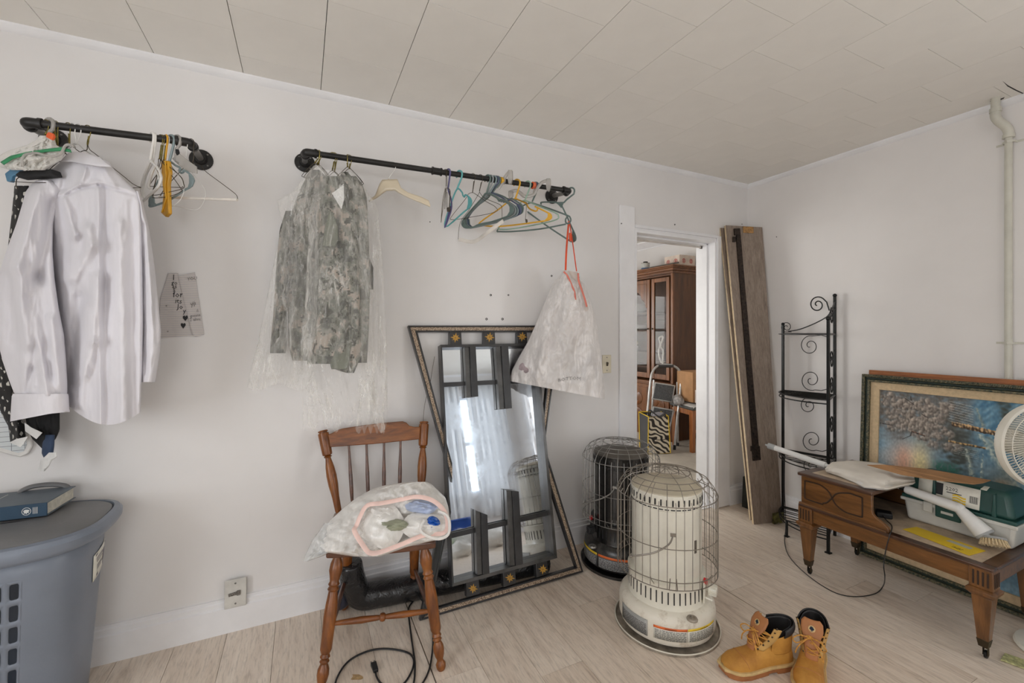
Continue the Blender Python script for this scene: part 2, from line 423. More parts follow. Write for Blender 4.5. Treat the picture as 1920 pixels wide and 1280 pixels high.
# ================= next room =================
RX0, RX1, RY1, RH = .5, 4.45, 6.5, 2.58
YA = Y0+WT
struct(MB().bb((RX0-.1, YA, -.05), (RX1+.1, RY1+.1, 0.001)).build('floor_next_room', M_carpet, smooth=False))
struct(MB().bb((RX0-.1, YA-.02, RH), (RX1+.1, RY1+.1, RH+.05)).build('ceiling_next_room', M_ceil, smooth=False))
struct(MB().bb((RX1, YA-.1, 0), (RX1+.1, RY1+.1, RH)).build('wall_east', M_wall, smooth=False))
struct(MB().bb((X0, YA-.1, 0), (RX1+.1, YA, RH)).build('wall_south', M_wall, smooth=False))
struct(MB().bb((RX0-.1, YA-.02, H+.05), (X0+.1, YA, RH)).build('wall_above_door', M_wall, smooth=False))
holed_wall('wall_north', 'y', RY1, .12, RX0-.1, RX1+.1, [(1.25, 2.25, .62, 2.05)], RH, M_wall)
window('window_4', 'y', RY1, .12, 1.25, 2.25, .62, 2.05, -1)
holed_wall('wall_west', 'x', RX0-.12, .12, YA, RY1+.1, [(3.7, 4.9, .62, 2.05)], RH, M_wall)
window('window_5', 'x', RX0-.12, .12, 3.7, 4.9, .62, 2.05, 1)
crown('trim_8', (RX1, YA, 0), (RX1, RY1, 0), (-1, 0, 0), z=RH, h=.09)
def crown2():
    prof = [(0, 0), (.09, 0), (.085, -.02), (.05, -.045), (.03, -.075), (.012, -.085), (.01, -.1), (0, -.1)]
    mb = MB(); mb.prism([Vector((RX1-p, YA, RH+q)) for p, q in prof], (0, RY1-YA, 0)); return struct(mb.build('trim_9', M_trim))
crown2()
# ================= pipe racks on the wall =================
M_pipe = plain('black_iron_pipe', (40, 39, 38), .42, .3, var=.15, scale=30, bump=.2, bscale=200)
M_pipegrey = plain('bare_grey_pipe', (128, 126, 122), .4, .6, var=.1)
RY = Y0-.2
def rackrod(px, py): return onY(px, py, RY)
def circ(c, u, v, r, a0, a1, n):
    return [Vector(c)+Vector(u)*r*cos(lerp(a0, a1, i/n))+Vector(v)*r*sin(lerp(a0, a1, i/n)) for i in range(n+1)]
def make_rack(label, xl, xr, zl, zr, zfl, zfr, coup, armmat, group='black pipe clothes racks'):
    t = thing('pipe_clothes_rack', label, 'clothes rack', ((xl+xr)/2, Y0, (zl+zr)/2), group=None)
    L = Vector((xl, RY, zl)); R = Vector((xr, RY, zr))
    MB().tube([L+Vector((.02, 0, 0)), R-Vector((.02, 0, 0))], .0128, 16).build('rod', M_pipe, t)
    for P, zf, s_ in ((L, zfl, 1), (R, zfr, -1)):
        pts = [P+Vector((s_*.042, 0, 0)), P+Vector((s_*.02, 0, 0)), P+Vector((s_*.006, .004, 0)), P+Vector((0, .018, 0)), P+Vector((0, .038, 0))]
        m = MB().tube(smoothpts(pts, 5), .0165, 16)
        m.tube([P+Vector((s_*.036, 0, 0)), P+Vector((s_*.046, 0, 0))], .0195, 16); m.tube([P+Vector((0, .032, 0)), P+Vector((0, .042, 0))], .0195, 16)
        m.build('elbow', M_pipe, t)
        Q = Vector((P.x, Y0, zf))
        MB().tube([P+Vector((0, .03, 0)), Q-Vector((0, .012, 0))], .0125, 14).build('arm', armmat, t)
        RM = Matrix.Translation(Q) @ Matrix.Rotation(radians(90), 4, 'X')
        f = MB().lathe([(.0, .001), (.043, .001), (.044, .004), (.042, .0075), (.024, .009), (.0205, .022), (.019, .026), (.0, .026)], 28, RM, cap=False).build('flange', M_pipe, t)
        for a in (45, 135, 225, 315):
            c = Q+Vector((cos(radians(a))*.033, -.009, sin(radians(a))*.033))
            MB().ball(c, (.004, .002, .004), 8, 5).build('screw', M_pipegrey, f)
    if coup:
        c = L.lerp(R, coup); m = MB().tube([c-Vector((.022, 0, 0)), c+Vector((.022, 0, 0))], .0165, 16)
        m.tube([c-Vector((.024, 0, 0)), c-Vector((.018, 0, 0))], .019, 16); m.tube([c+Vector((.018, 0, 0)), c+Vector((.024, 0, 0))], .019, 16)
        m.build('coupling', M_pipe, t)
    return t
make_rack('shorter black pipe clothes rack above the white shirt', -.851, -.387, 2.021, 2.036, 2.035, 2.04, 0, M_pipegrey)
make_rack('longer black pipe clothes rack carrying the camouflage clothes', .0125, 1.350, 2.0715, 2.093, 2.094, 2.117, .43, M_pipegrey)
RL = (Vector((-.851, RY, 2.021)), Vector((-.387, RY, 2.036))); RR = (Vector((.0125, RY, 2.0715)), Vector((1.350, RY, 2.093)))
def onrod(px, rr):
    d = ray(px, 300); X = d.x/d.y*RY; a, b = rr; t = (X-a.x)/(b.x-a.x); return Vector((X, RY, lerp(a.z, b.z, t)))

# ================= hangers =================
M_wire = plain('dark_hanger_wire', (86, 78, 66), .35, .8, var=.1)
M_gold = plain('gold_twisted_wire', (128, 116, 62), .35, .8, var=.15)
M_whitew = plain('white_coated_wire', (225, 224, 220), .4)
M_whitep = plain('white_plastic_hanger', (228, 226, 222), .35)
M_yel = plain('yellow_plastic_hanger', (226, 172, 48), .4)
M_yel2 = plain('amber_plastic_hanger', (214, 158, 38), .4)
M_greyb = plain('grey_blue_plastic_hanger', (130, 146, 148), .35)
M_grey1 = plain('slate_green_plastic_hanger', (98, 116, 112), .35)
M_grey2 = plain('light_grey_plastic_hanger', (140, 148, 150), .35)
M_blue2 = plain('navy_grey_plastic_hanger', (84, 92, 116), .35)
M_purp = plain('violet_plastic_hanger', (88, 84, 128), .35)
M_teal = plain('teal_plastic_hanger', (96, 168, 170), .35)
M_mint = plain('mint_plastic_hanger', (150, 180, 162), .35)
M_clearh = plain('frosted_clear_plastic', (222, 218, 212), .2, var=.02, trans=.55)
M_cream = plain('cream_translucent_plastic', (226, 212, 186), .3, var=.02, trans=.2)
M_blueh = plain('sky_blue_plastic_hanger', (82, 132, 164), .35)
M_orange = plain('orange_plastic', (232, 100, 48), .5)
M_dowel = plain('white_card_tube', (222, 216, 208), .7)
M_blackc = plain('black_cloth', (34, 34, 35), .9, var=.2, bump=.3, bscale=300)
def hanger(name, label, px, rr, phi, polys, mt, r=.0016, hookmt=None, hr=None, neck=None, side=1, twist=False, lobes=(), group=None, flat=1, n=6, nohook=False, extra=None):
    """hanger on rod rr at pixel column px; body outlines measured on its own vertical plane"""
    P0 = onrod(px, rr); pl = Pl(P0, phi); hr = hr or r
    t = thing(name, label, 'hanger', P0, group=group)
    nk = pl(*neck) if neck else P0-Vector((0, 0, .075))
    e = pl.e if abs(pl.e.y) > .35 else Vector((0, -1, 0))
    if e.y > 0: e = -e
    e = e*side
    if not nohook:
        k = .0135+hr+.001
        arc = [P0+e*(k*cos(a))+Vector((0, 0, k*sin(a))) for a in [radians(q) for q in range(215, -30, -25)]]
        pts = arc+[P0+e*(k*.8)+Vector((0, 0, -.018)), P0.lerp(nk, .75)+e*(.3*k), nk]
        hk = MB().tube(pts, hr, 8).build('hook', hookmt or mt, t)
        if twist:
            tw = MB(); a, b = P0+e*k*.5-Vector((0, 0, .024)), nk
            for ph in (0, pi):
                L = 26; pp = []
                for i in range(L+1):
                    q = a.lerp(b, i/L); an = i*1.5+ph; pp.append(q+Vector((cos(an)*hr*1.4, sin(an)*hr*1.4, 0)))
                tw.tube(pp, hr*.9, 5)
            tw.build('twisted_neck', hookmt or mt, t)
    m = MB()
    for p in polys:
        cl_ = False; p = list(p)
        if p[0] == p[-1]: cl_ = True; p = p[:-1]
        q = [pl(*a[:2], off=(a[2] if len(a) > 2 else 0)) for a in p]
        q = smoothpts(q, 4, cl_); m.tube(q, r, n, cl_, flat)
    m.build('body', mt, t)
    for lb in lobes:
        q = [pl(a[0], a[1], .003) for a in lb]; MB().prism(q, pl.n*-.006).build('shoulder', mt, t, bevel=.0015)
    return t, pl
D = radians
G2 = None
# -- shorter rack, right-hand bunch
hanger('plastic_hanger', 'white plastic hanger, first of the bunch right of the shirt', 285, RL, D(-60),
    [[(282, 301), (277, 313), (269, 334), (264, 363), (266, 378), (280, 366), (294.5, 353), (302, 338), (300.5, 325), (294.5, 313), (284, 303), (282, 301)], [(290, 311), (283, 330), (279, 350), (284, 356)]], M_whitep, .0045, neck=(282, 301))
hanger('plastic_hanger', 'white plastic hanger tucked just behind the first white one', 290, RL, D(-66),
    [[(287, 306), (274, 330), (269, 360), (272, 372), (286, 360), (298, 344), (297, 330), (289, 312), (287, 306)]], M_whitew, .003, neck=(287, 306))
for i, (px, nk, pts) in enumerate([(300, (299, 298), [(299, 298), (318, 313), (339, 331), (344, 343), (343.5, 353), (317, 360), (289, 366), (286, 361), (294, 330), (297, 304), (299, 298)]),
        (303, (302, 301), [(302, 301), (320, 326), (337, 350), (340, 359), (317, 368), (290, 371), (287, 366), (293, 335), (300, 306), (302, 301)]),
        (308, (307, 300), [(307, 300), (325, 317), (342, 336), (343, 350), (330, 351), (282, 349), (281, 346), (300, 318), (307, 300)])]):
    hanger('wire_hanger', ['gold-necked wire hanger left of the yellow hanger, its loop leaning lowest left', 'gold-necked wire hanger directly behind the amber hanger', 'gold-necked wire hanger touching the amber hanger with a level bottom wire'][i],
        px, RL, D(-45), [pts], M_wire, .0013, M_gold, .0015, neck=nk, twist=True)
t_, pl_ = hanger('plastic_hanger', 'amber yellow plastic hanger seen edge-on', 311, RL, D(-60), [[(306, 300), (312, 303)]], M_yel2, .003, neck=(310, 300), hookmt=M_yel2, hr=.003)
q = [(301, 303), (305, 300), (314, 301), (317, 322), (314, 346), (315, 372), (316, 400), (309.5, 406.5), (301, 398.5), (303.5, 390), (306, 364), (303, 334)]
MB().prism([pl_(x, y, .006) for x, y in q], pl_.n*-.012).build('shoulder', M_yel2, t_, bevel=.003)
MB().tube([pl_(x, y, .008) for x, y in [(310, 302), (312, 330), (310, 350), (312, 372), (304, 397)]], .003, 6).build('rib', M_yel, t_)
hanger('plastic_hanger', 'grey-blue plastic hanger right of the amber one', 320, RL, D(-42),
    [[(317.5, 303), (329, 310), (337.6, 314.6), (337, 321), (340, 324), (344, 322), (343.5, 319), (352, 323), (360, 331), (363, 339), (357, 350), (345, 357), (317, 375), (284, 387), (281, 382), (282, 371), (292, 350), (308, 318), (317.5, 303)]], M_greyb, .0042, neck=(317.5, 303), hr=.0045,
    lobes=[[(352, 322), (360, 329), (363.5, 338), (359, 349), (350, 355), (354, 343), (354, 333)], [(281, 370), (287, 368), (288, 379), (293, 384), (284, 388), (280, 383)]])
t_, pl_ = hanger('skirt_hanger', 'frosted clear hanger with a small black printed tag by the right elbow', 331, RL, D(-42), [[(330, 280), (329, 300), (336, 306)]], M_clearh, .004, neck=(331, 280), hr=.0055)
MB().prism([pl_(x, y, .002) for x, y in [(322, 297), (336, 288), (350, 299), (368, 312), (369, 325), (352, 321), (334, 309)]], pl_.n*-.004).build('plate', M_clearh, t_, bevel=.001)
MB().prism([pl_(x, y, .004) for x, y in [(329, 279), (334.5, 280), (336.5, 287), (332, 291), (329, 287)]], pl_.n*-.002).build('tag', M_blackc, t_)
hanger('wire_hanger', 'thin white wire hanger with a big pale loop hanging lowest right', 346, RL, D(-38),
    [[(347, 310), (357, 320), (372, 338), (385, 358), (381, 380), (369, 393), (350, 391), (327, 386), (300, 384), (281, 377), (300, 350), (330, 322), (347, 310)]], M_whitew, .0009, M_whitew, .0014, neck=(347, 310))
hanger('wire_hanger', 'white looped wire hanger drooping under the amber hanger', 313, RL, D(-50),
    [[(313, 300), (330, 322), (343, 345), (344, 362), (335, 378), (318, 388), (300, 387), (285, 380), (277, 377)]], M_whitew, .0011, M_whitew, .0014, neck=(313, 299))
t_, pl_ = hanger('trouser_hanger', 'wire trouser hanger with a long white card tube reaching right of the flange', 357, RL, D(-32),
    [[(363, 298), (362, 306), (369, 307), (376, 310), (386.5, 322), (416, 344), (441.5, 363.6), (445.5, 372.5)], [(363, 298), (360, 304), (350, 309), (330, 330), (310, 352), (300, 368)]], M_wire, .0013, neck=(363, 298))
MB().tube([pl_(299, 369.5), pl_(445, 374.5)], .0052, 10).build('card_tube', M_dowel, t_)
# -- shorter rack, left-hand bunch
for px, nk, lab, mt in ((85, (84, 255), 'gold-necked wire hanger left of the orange tab', M_gold), (98, (104, 274), 'gold-necked wire hanger right of the orange tab', M_gold), (103, (108, 276), 'gold-necked wire hanger, second right of the orange tab', M_gold),
        (126, (130, 270), 'gold-necked wire hanger in front of the left flange', M_gold), (135, (142, 268), 'chrome wire hanger, left one of the crossing pair', M_whitew), (146, (144, 270), 'chrome wire hanger, right one of the crossing pair', M_whitew)):
    x, y = nk
    hanger('wire_hanger', lab, px, RL, D(-38), [[(x, y), (x+14, y+11, -.02), (x+30, y+22, -.05), (x+44, y+40, -.06), (x+40, y+48, -.06), (x-46, y+48, -.05), (x-50, y+42, -.05), (x-20, y+14, -.03), (x, y)]], M_wire if mt == M_gold else M_whitew, .0013, mt, .0015, neck=nk, twist=(mt == M_gold))
hanger('wire_hanger', 'gold-necked wire hanger holding up the white shirt', 163, RL, D(-30),
    [[(164, 271), (163, 281), (155, 283), (146, 287), (110, 303), (66, 345), (68, 352), (250, 352), (248, 344), (187, 295), (178, 288), (168, 280), (164, 271)]], M_wire, .0013, M_gold, .0015, neck=(164, 271), twist=True)

# ---- cloth tools ----
def dseg(x, y, s):
    (x1, y1), (x2, y2) = s; dx, dy = x2-x1, y2-y1; t = max(0, min(1, ((x-x1)*dx+(y-y1)*dy)/(dx*dx+dy*dy))); return hypot(x-x1-t*dx, y-y1-t*dy)
def foldsum(folds, x, y):
    return sum(A*exp(-(dseg(x, y, (a, b))/w_)**2) for a, b, w_, A in folds)
def cloth(rows, pl, off=0.0, nu=40, nv=50, folds=(), front=.03, back=.012, nz=.004, ns=(9, 3), bot=None, seed=0, top=None, ring=True):
    """hanging cloth or bag: outline rows (y, left, right) measured on plane pl, given real depth front and back"""
    y0, y1 = rows[0][0], rows[-1][0]; mb = MB()
    def S(u, v, side):
        y = lerp(y0, y1, v); xl, xr = interp(rows, y); x = lerp(xl, xr, u)
        yy = y+(bot(u)*v**6 if bot else 0)+(top(u)*(1-v)**6 if top else 0)
        ed = sin(pi*min(max(u, 0), 1))**.55 if 0 < u < 1 else 0
        o = (off(y) if callable(off) else off)+(front if side else -back)*ed
        if side or not ring: o += foldsum(folds, x, y)*(ed if ring else 1)
        o += nz*(ed if ring else 1)*(noise.noise(Vector((x/100*ns[0]+seed, y/100*ns[1], seed*1.7+side)))+.5*noise.noise(Vector((x/100*ns[0]*2.7+seed, y/100*ns[1]*2.2, 5+seed))))
        return pl(x, yy, o)
    if ring: mb.grid(lambda u, v: S(2*u if u <= .5 else 2-2*u, v, 1 if u <= .5 else 0), nu*2, nv, cu=True)
    else: mb.grid(lambda u, v: S(u, v, 1), nu, nv)
    return mb
# ================= white dress shirt =================
kk = NT('white_cotton_shirt'); v_ = kk.coord('Object', (1, 1, .35)); kk.col(kk.ramp(kk.noise(v_, 5, 4, .6), [(.3, (208, 206, 211)), (.7, (225, 223, 228))]))
kk.set(Roughness=.85); kk.b.inputs['Sheen Weight'].default_value = .2; kk.bump(kk.noise(v_, 26, 5, .65, .6), .35, .006); M_shirt = kk.m
SP = onrod(163, RL); PS = Pl(SP, D(-30))
sh = thing('dress_shirt', 'white long-sleeved dress shirt hanging with its back to the room', 'shirt', (SP.x, SP.y-.02, 1.2))
def hemshirt(u): return -26*(1-u)**1.5+4*sin(pi*u)*6-10*u**3
yoke = [((110, 372), (150, 352), 2.6, -.008), ((150, 352), (185, 347), 2.6, -.008), ((185, 347), (258, 366), 2.6, -.008), ((112, 366), (150, 346), 3, .004), ((150, 346), (185, 341), 3, .004), ((185, 341), (258, 360), 3, .004)]
bf = yoke+[((184, 352), (188, 790), 4, .006), ((197, 350), (201, 790), 6, -.007), ((118, 366), (140, 440), 9, .018), ((140, 440), (125, 520), 12, .014), ((165, 430), (172, 460), 12, .02), ((172, 460), (140, 520), 12, .016),
    ((182, 520), (175, 640), 9, .02), ((175, 640), (160, 700), 9, .016), ((150, 560), (130, 720), 14, -.02), ((225, 420), (232, 780), 12, .012), ((248, 380), (250, 780), 8, -.012), ((262, 380), (265, 760), 5, .012),
    ((70, 352), (110, 340), 14, .01), ((120, 330), (115, 360), 7, -.01), ((160, 320), (150, 345), 6, .007), ((200, 320), (215, 350), 8, .009), ((165, 590), (150, 760), 9, .012)]
cloth([(298, 128, 190), (304, 112, 207), (312, 103, 210), (325, 88, 222), (340, 68, 236), (352, 54, 250), (362, 50, 259), (380, 50, 263), (420, 66, 266), (500, 84, 268), (600, 100, 269), (700, 112, 267), (782, 122, 264)],
    PS, 0, 90, 150, [(a, b, w_, A*1.5) for a, b, w_, A in bf], .055, .03, .006, (5, 2), bot=hemshirt, seed=1).build('shirt_back', M_shirt, sh, sub=1, ang=80)
sf = [((70, 360), (30, 500), 12, .02), ((30, 500), (55, 640), 14, .02), ((100, 380), (75, 520), 12, -.02), ((75, 520), (95, 700), 14, -.016), ((20, 520), (20, 640), 12, -.02), ((95, 600), (112, 720), 9, .018), ((60, 690), (50, 738), 6, -.012), ((80, 680), (88, 738), 6, .012), ((40, 380), (8, 480), 8, .014), ((50, 560), (70, 720), 10, -.014)]
cloth([(338, 68, 100), (346, 57, 116), (360, 47, 118), (380, 42, 109), (420, 30, 100), (470, 11, 99), (520, -5, 103), (578, -12, 111), (628, -8, 121), (677, 4, 125), (715, 17, 127), (738, 26, 127), (742, 30, 126)],
    PS, lambda y: .012+.048*min(1, max(0, (y-345)/110)), 44, 80, [(a, b, w_, A*1.4) for a, b, w_, A in sf], .062, .03, .007, (6, 2), seed=4).build('sleeve', M_shirt, sh, sub=1, ang=80)
cloth([(738, 24, 128), (741, 22, 129), (786, 19, 131)], PS, .062, 40, 12, [((30, 742), (35, 784), 3, .006)], .068, .03, .003, seed=5, bot=lambda u: 4-22*u).build('cuff', M_shirt, sh, ang=80)
cloth([(358, 252, 262), (380, 258, 268), (430, 258, 280), (500, 258, 290), (560, 260, 296), (620, 262, 302), (660, 262, 300), (700, 260, 294), (716, 262, 291)], PS, -.03, 24, 60,
    [((276, 440), (286, 600), 5, .01), ((290, 520), (294, 640), 4, -.01), ((268, 420), (272, 700), 5, -.012)], .04, .02, .005, (9, 3), seed=6).build('sleeve', M_shirt, sh, ang=80)
# collar folded over the neckline
cm = MB(); up = [(129, 287), (140, 284.5), (158, 286), (175, 291), (187, 295)]; lo = [(114, 302), (135, 303), (160, 308), (185, 311.5), (208, 312.5)]
def cf(u, v):
    i = min(int(u*4), 3); t = u*4-i; a = [lerp(up[i][k], up[i+1][k], t) for k in (0, 1)]; b = [lerp(lo[i][k], lo[i+1][k], t) for k in (0, 1)]
    return PS(lerp(a[0], b[0], v), lerp(a[1], b[1], v), .045+.018*sin(pi*u)+.012*v)
cm.grid(cf, 24, 7); cm.build('collar', M_shirt, sh, solid=.003)
# ---- things hanging behind and beside the shirt
PB = Pl(SP+Vector((-.06, .03, 0)), D(-30))
kk = NT('black_white_diamond_print'); v_ = kk.coord('Object', (38, 38, 27), (0, D(-30), 0)); ch = kk.new('ShaderNodeTexVoronoi'); ch.inputs['Scale'].default_value = 1.25; ch.inputs['Randomness'].default_value = .25; ch.distance = 'MANHATTAN'; kk.l(v_, ch.inputs['Vector'])
kk.col(kk.ramp(ch.outputs['Distance'], [(0, (200, 198, 190)), (.42, (28, 27, 27))], True)); kk.set(Roughness=.7); M_diam = kk.m
tag(cloth([(348, 27, 54), (400, 22, 60), (470, 14, 62), (600, -10, 55), (700, -12, 30), (740, -8, 24), (775, 2, 34), (800, 16, 48), (828, 19, 48)], PB, .0, 20, 50, [((20, 700), (35, 820), 5, .01)], .018, .008, .006).build('patterned_scarf', M_diam),
    'black scarf with white diamond print hanging behind the white shirt', 'scarf')
tag(cloth([(760, 48, 112), (786, 48, 112), (806, 52, 112), (822, 60, 105), (842, 80, 88)], Pl(SP, D(-30)), -.02, 24, 18, [((70, 790), (90, 835), 6, .01)], .02, .01, .006).build('dark_garment', M_blackc),
    'black garment corner showing below the shirt cuff', 'garment')
M_navy = plain('navy_knit', (52, 70, 98), .8, var=.1, bump=.4, bscale=260)
tag(cloth([(815, 82, 103), (835, 79, 102), (850, 78, 100), (862, 84, 92)], Pl(SP, D(-30)), .0, 12, 12, [], .012, .006, .002).build('necktie', M_navy), 'navy blue tie tip poking out below the black garment', 'tie')
M_tag = plain('white_paper_tag', (226, 226, 224), .7)
def facet(name, label, cat, pts, pl, off, thk, mt, **k):
    o = MB().prism([pl(x, y, off) for x, y in pts], pl.n*-thk).build(name, mt, smooth=False, **k); return tag(o, label, cat)
PT = Pl(SP, D(-30))
T1 = facet('paper_tag', 'white paper tag with black letters on the diamond scarf', 'tag', [(46, 792), (58, 801), (79, 811), (68, 823), (57, 815), (47, 808)], PT, .035, .001, M_tag)
T2 = facet('paper_tag', 'white blank tag below the diamond scarf', 'tag', [(18, 829), (30, 823), (52, 818), (44, 832), (38, 838)], PT, .045, .001, M_tag)
tag(cloth([(848, 92, 107), (856, 84, 108), (862, 76, 98), (874, 74, 92), (883, 70, 84)], PT, .02, 10, 14, [], .006, .003, .004, (20, 20)).build('paper_tag', M_tag), 'curled white paper tag hanging lowest under the navy tie', 'tag')
# dry-erase board hung low on the wall
PW_ = Pl((0, Y0-.004, 0), 0)
bq = [(-70, 700), (30, 735), (54, 800), (60, 836), (52, 850), (38, 857), (24, 854), (-70, 828)]
bd = thing('wall_planner_board', 'white rimmed planner board low on the wall at the left edge', 'board', PW_(0, 800))
MB().prism([PW_(x, y, .012) for x, y in bq], (0, .012, 0)).build('frame', M_whitep, bd, bevel=.003)
kk = NT('planner_grid'); b_ = kk.new('ShaderNodeTexBrick'); kk.l(kk.coord('Object', (1, 1, 1), (D(90), 0, 0)), b_.inputs['Vector']); b_.offset = 0; b_.inputs['Scale'].default_value = 14; b_.inputs['Mortar Size'].default_value = .012
b_.inputs['Color1'].default_value = b_.inputs['Color2'].default_value = lin((204, 210, 212)); b_.inputs['Mortar'].default_value = lin((120, 124, 130)); kk.col(b_.outputs[0]); kk.set(Roughness=.3)
MB().prism([PW_(x, y, .0135) for x, y in [(-70, 706), (26, 741), (46, 800), (50, 834), (44, 846), (34, 849), (-70, 818)]], (0, .0015, 0)).build('grid_sheet', kk.m, bd, smooth=False)
# storage bag with green band, on a clear hanger; folded trousers; blue hanger
M_bagc = film('milky_storage_film', (222, 220, 214), .78, .25, 30, .5, .3, .25)
PG = Pl(onrod(92, RL)+Vector((-.02, .02, 0)), D(-34))
t_, pl_ = hanger('clip_hanger', 'clear plastic hanger with a broad hook beside the orange tab', 92, RL, D(-38), [[(92, 250), (92, 262)]], M_clearh, .005, neck=(92, 250), hr=.006)
gb = thing('storage_bag', 'clear milky garment bag with a green zip band beside the shirt collar', 'bag', PG(60, 318))
cloth([(254, 74, 88), (262, 68, 103), (272, 50, 106), (280, 20, 120), (288, 4, 122), (300, -12, 116), (310, -14, 100), (319, 22, 86)], PG, .03, 36, 34, [((60, 300), (120, 285), 4, .012), ((45, 300), (60, 290), 5, .012)], .035, .02, .012, (12, 12), seed=3).build('pouch', M_bagc, gb)
M_green = plain('green_zip_band', (52, 138, 92), .45)
bt = [(1, 304), (20, 292), (50, 285), (88, 279), (118, 275.5), (132, 280)]; bb_ = [(7, 309), (24, 298), (52, 289.5), (90, 284.5), (116, 283), (134, 286)]
MB().grid(lambda u, v: PG(*[lerp(interp([(i/5,)+p for i, p in enumerate(bt)], u)[k], interp([(i/5,)+p for i, p in enumerate(bb_)], u)[k], v) for k in (0, 1)], .072), 30, 3).build('zip_band', M_green, gb, solid=.002)
MB().tube([PG(x, y, .078) for x, y in smoothpts([(42, 312, 0), (43, 296, 0), (50, 289, 0), (70, 287, 0), (84, 291, 0), (100, 293, 0), (114, 288, 0), (122, 274, 0), (130, 271, 0), (140, 276, 0)], 5) and [(p.x, p.y) for p in smoothpts([(42, 312, 0), (43, 296, 0), (50, 289, 0), (70, 287, 0), (84, 291, 0), (100, 293, 0), (114, 288, 0), (122, 274, 0), (130, 271, 0), (140, 276, 0)], 5)]], .004, 8).build('clear_handle', M_clearh, gb)
facet('size_tab', 'bright orange size tab on the hanger beside the storage bag', 'tab', [(90, 247), (97, 249), (100, 255), (96, 262), (86, 257), (86, 252)], PG, .075, .008, M_orange, bevel=.0015)
facet('plastic_hanger', 'sky blue plastic hanger shoulder below the storage bag', 'hanger', [(8, 325), (20, 316), (38, 317), (34, 326), (22, 330), (20, 341), (12, 340)], PG, .02, .012, M_blueh, bevel=.003)
facet('folded_trousers', 'black trousers folded over a hanger bar left of the shirt collar', 'trousers', [(27, 327), (36, 320), (95, 316), (100, 328), (60, 331), (33, 333)], PG, .035, .03, M_blackc, bevel=.004)
tag(MB().tube([PG(x, y, .03) for x, y in [(20, 340), (60, 342.5), (85, 342)]], .0012, 6).tube([PG(x, y, .03) for x, y in [(36, 332), (31, 336), (30, 348), (33, 353)]], .0014, 6).build('wire_hanger', M_wire), 'wire hanger end carrying the diamond scarf', 'hanger')

# ================= camouflage uniforms in dry-cleaning film =================
def camo(name, cols, seed):
    k = NT(name); v = k.coord('Object', (1, 1, 1)); sn = k.new('ShaderNodeVectorMath', operation='SNAP'); sn.inputs[1].default_value = (.006, .006, .006); k.l(v, sn.inputs[0])
    ad = k.new('ShaderNodeVectorMath', operation='ADD'); ad.inputs[1].default_value = (seed, seed*2, 0); k.l(sn.outputs[0], ad.inputs[0])
    n1 = k.noise(ad.outputs[0], 15, 4, .6); n2 = k.noise(ad.outputs[0], 34, 3, .6)
    a = k.ramp(n1, [(0, cols[0]), (.42, cols[1]), (.50, cols[2]), (.57, cols[3])], True)
    a = k.mix(k.ramp(n2, [(.0, (0, 0, 0)), (.58, (255, 255, 255))], True), a, cols[0])
    k.col(a); k.set(Roughness=.9); k.bump(k.noise(k.coord('Object', (1, 1, .3)), 22, 5, .6), .4, .008); return k.m
M_camo = camo('digital_camouflage', [(72, 72, 66), (106, 108, 99), (132, 131, 123), (164, 153, 142)], 1)
M_camo2 = camo('digital_camouflage_dark', [(56, 57, 52), (84, 86, 77), (110, 109, 101), (142, 131, 120)], 5)
M_lining = plain('sage_lining', (112, 116, 102), .85, var=.08, bump=.3, bscale=40)
M_film = film('dry_cleaning_film', (232, 230, 224), .10, .07, 24, .9, .25, .5)
P5 = onrod(620, RR); PC = Pl(P5, D(-27))
for i, (px, nk, lb) in enumerate([(592, (590, 306), 'leftmost'), (596, (594, 308), 'second'), (599, (597, 309), 'third'), (623, (623, 320), 'fourth'), (626, (627, 322), 'fifth'), (651, (652, 313), 'sixth'), (653, (655, 316), 'seventh')]):
    x, y = nk; L = 20 if i < 5 else 24
    hanger('wire_hanger', 'gold-necked wire hanger, %s from the left on the longer rack' % lb, px, RR, D(-27+ (i % 3)*4),
        [[(x, y), (x+8, y+6), (x+L, y+L), (x+L-2, y+L+6), (x-L, y+L+6), (x-L-2, y+L), (x-8, y+6), (x, y)]], M_wire, .0013, M_gold, .0016, neck=nk, twist=True)
def uniform(label, body, off, mt, folds, hem=None, sleeve=None, lapel=None, front=.04, seed=0, collar=None):
    y = body[0][0]; t = thing('camouflage_jacket', label, 'jacket', PC((body[-1][1]+body[-1][2])/2, body[-1][0], off), group=None)
    cloth(body, PC, off, 36, 70, folds, front, .02, .009, (9, 2.4), bot=hem, seed=seed).build('torso', mt, t, sub=1, ang=80)
    if sleeve: cloth(sleeve, PC, off+.01, 20, 50, [((sleeve[0][1]+8, 420), (sleeve[-1][1]+12, 640), 5, .012)], .035, .02, .009, (12, 5), seed=seed+3).build('sleeve', mt, t, sub=1, ang=80)
    if lapel: MB().grid(lambda u, v: PC(lerp(*[interp(lapel, lerp(lapel[0][0], lapel[-1][0], v))[k] for k in (0, 1)], u), lerp(lapel[0][0], lapel[-1][0], v), off+front+.018+.006*sin(u*5)), 10, 20).build('lining', M_lining, t, solid=.003)
    return t
uniform('camouflage jacket nearest the left flange, its sleeve hanging straight', [(318, 582, 598), (335, 572, 618), (360, 560, 628), (400, 545, 632), (470, 540, 640), (580, 538, 646), (650, 540, 640), (676, 548, 620)], -.02, M_camo2,
    [((575, 400), (555, 640), 8, .015), ((600, 420), (590, 660), 8, -.018), ((625, 400), (620, 660), 7, .015)], sleeve=[(395, 535, 560), (430, 524, 552), (480, 519, 546), (540, 515, 541), (600, 511, 538), (650, 506, 538), (662, 506, 536)], seed=11)
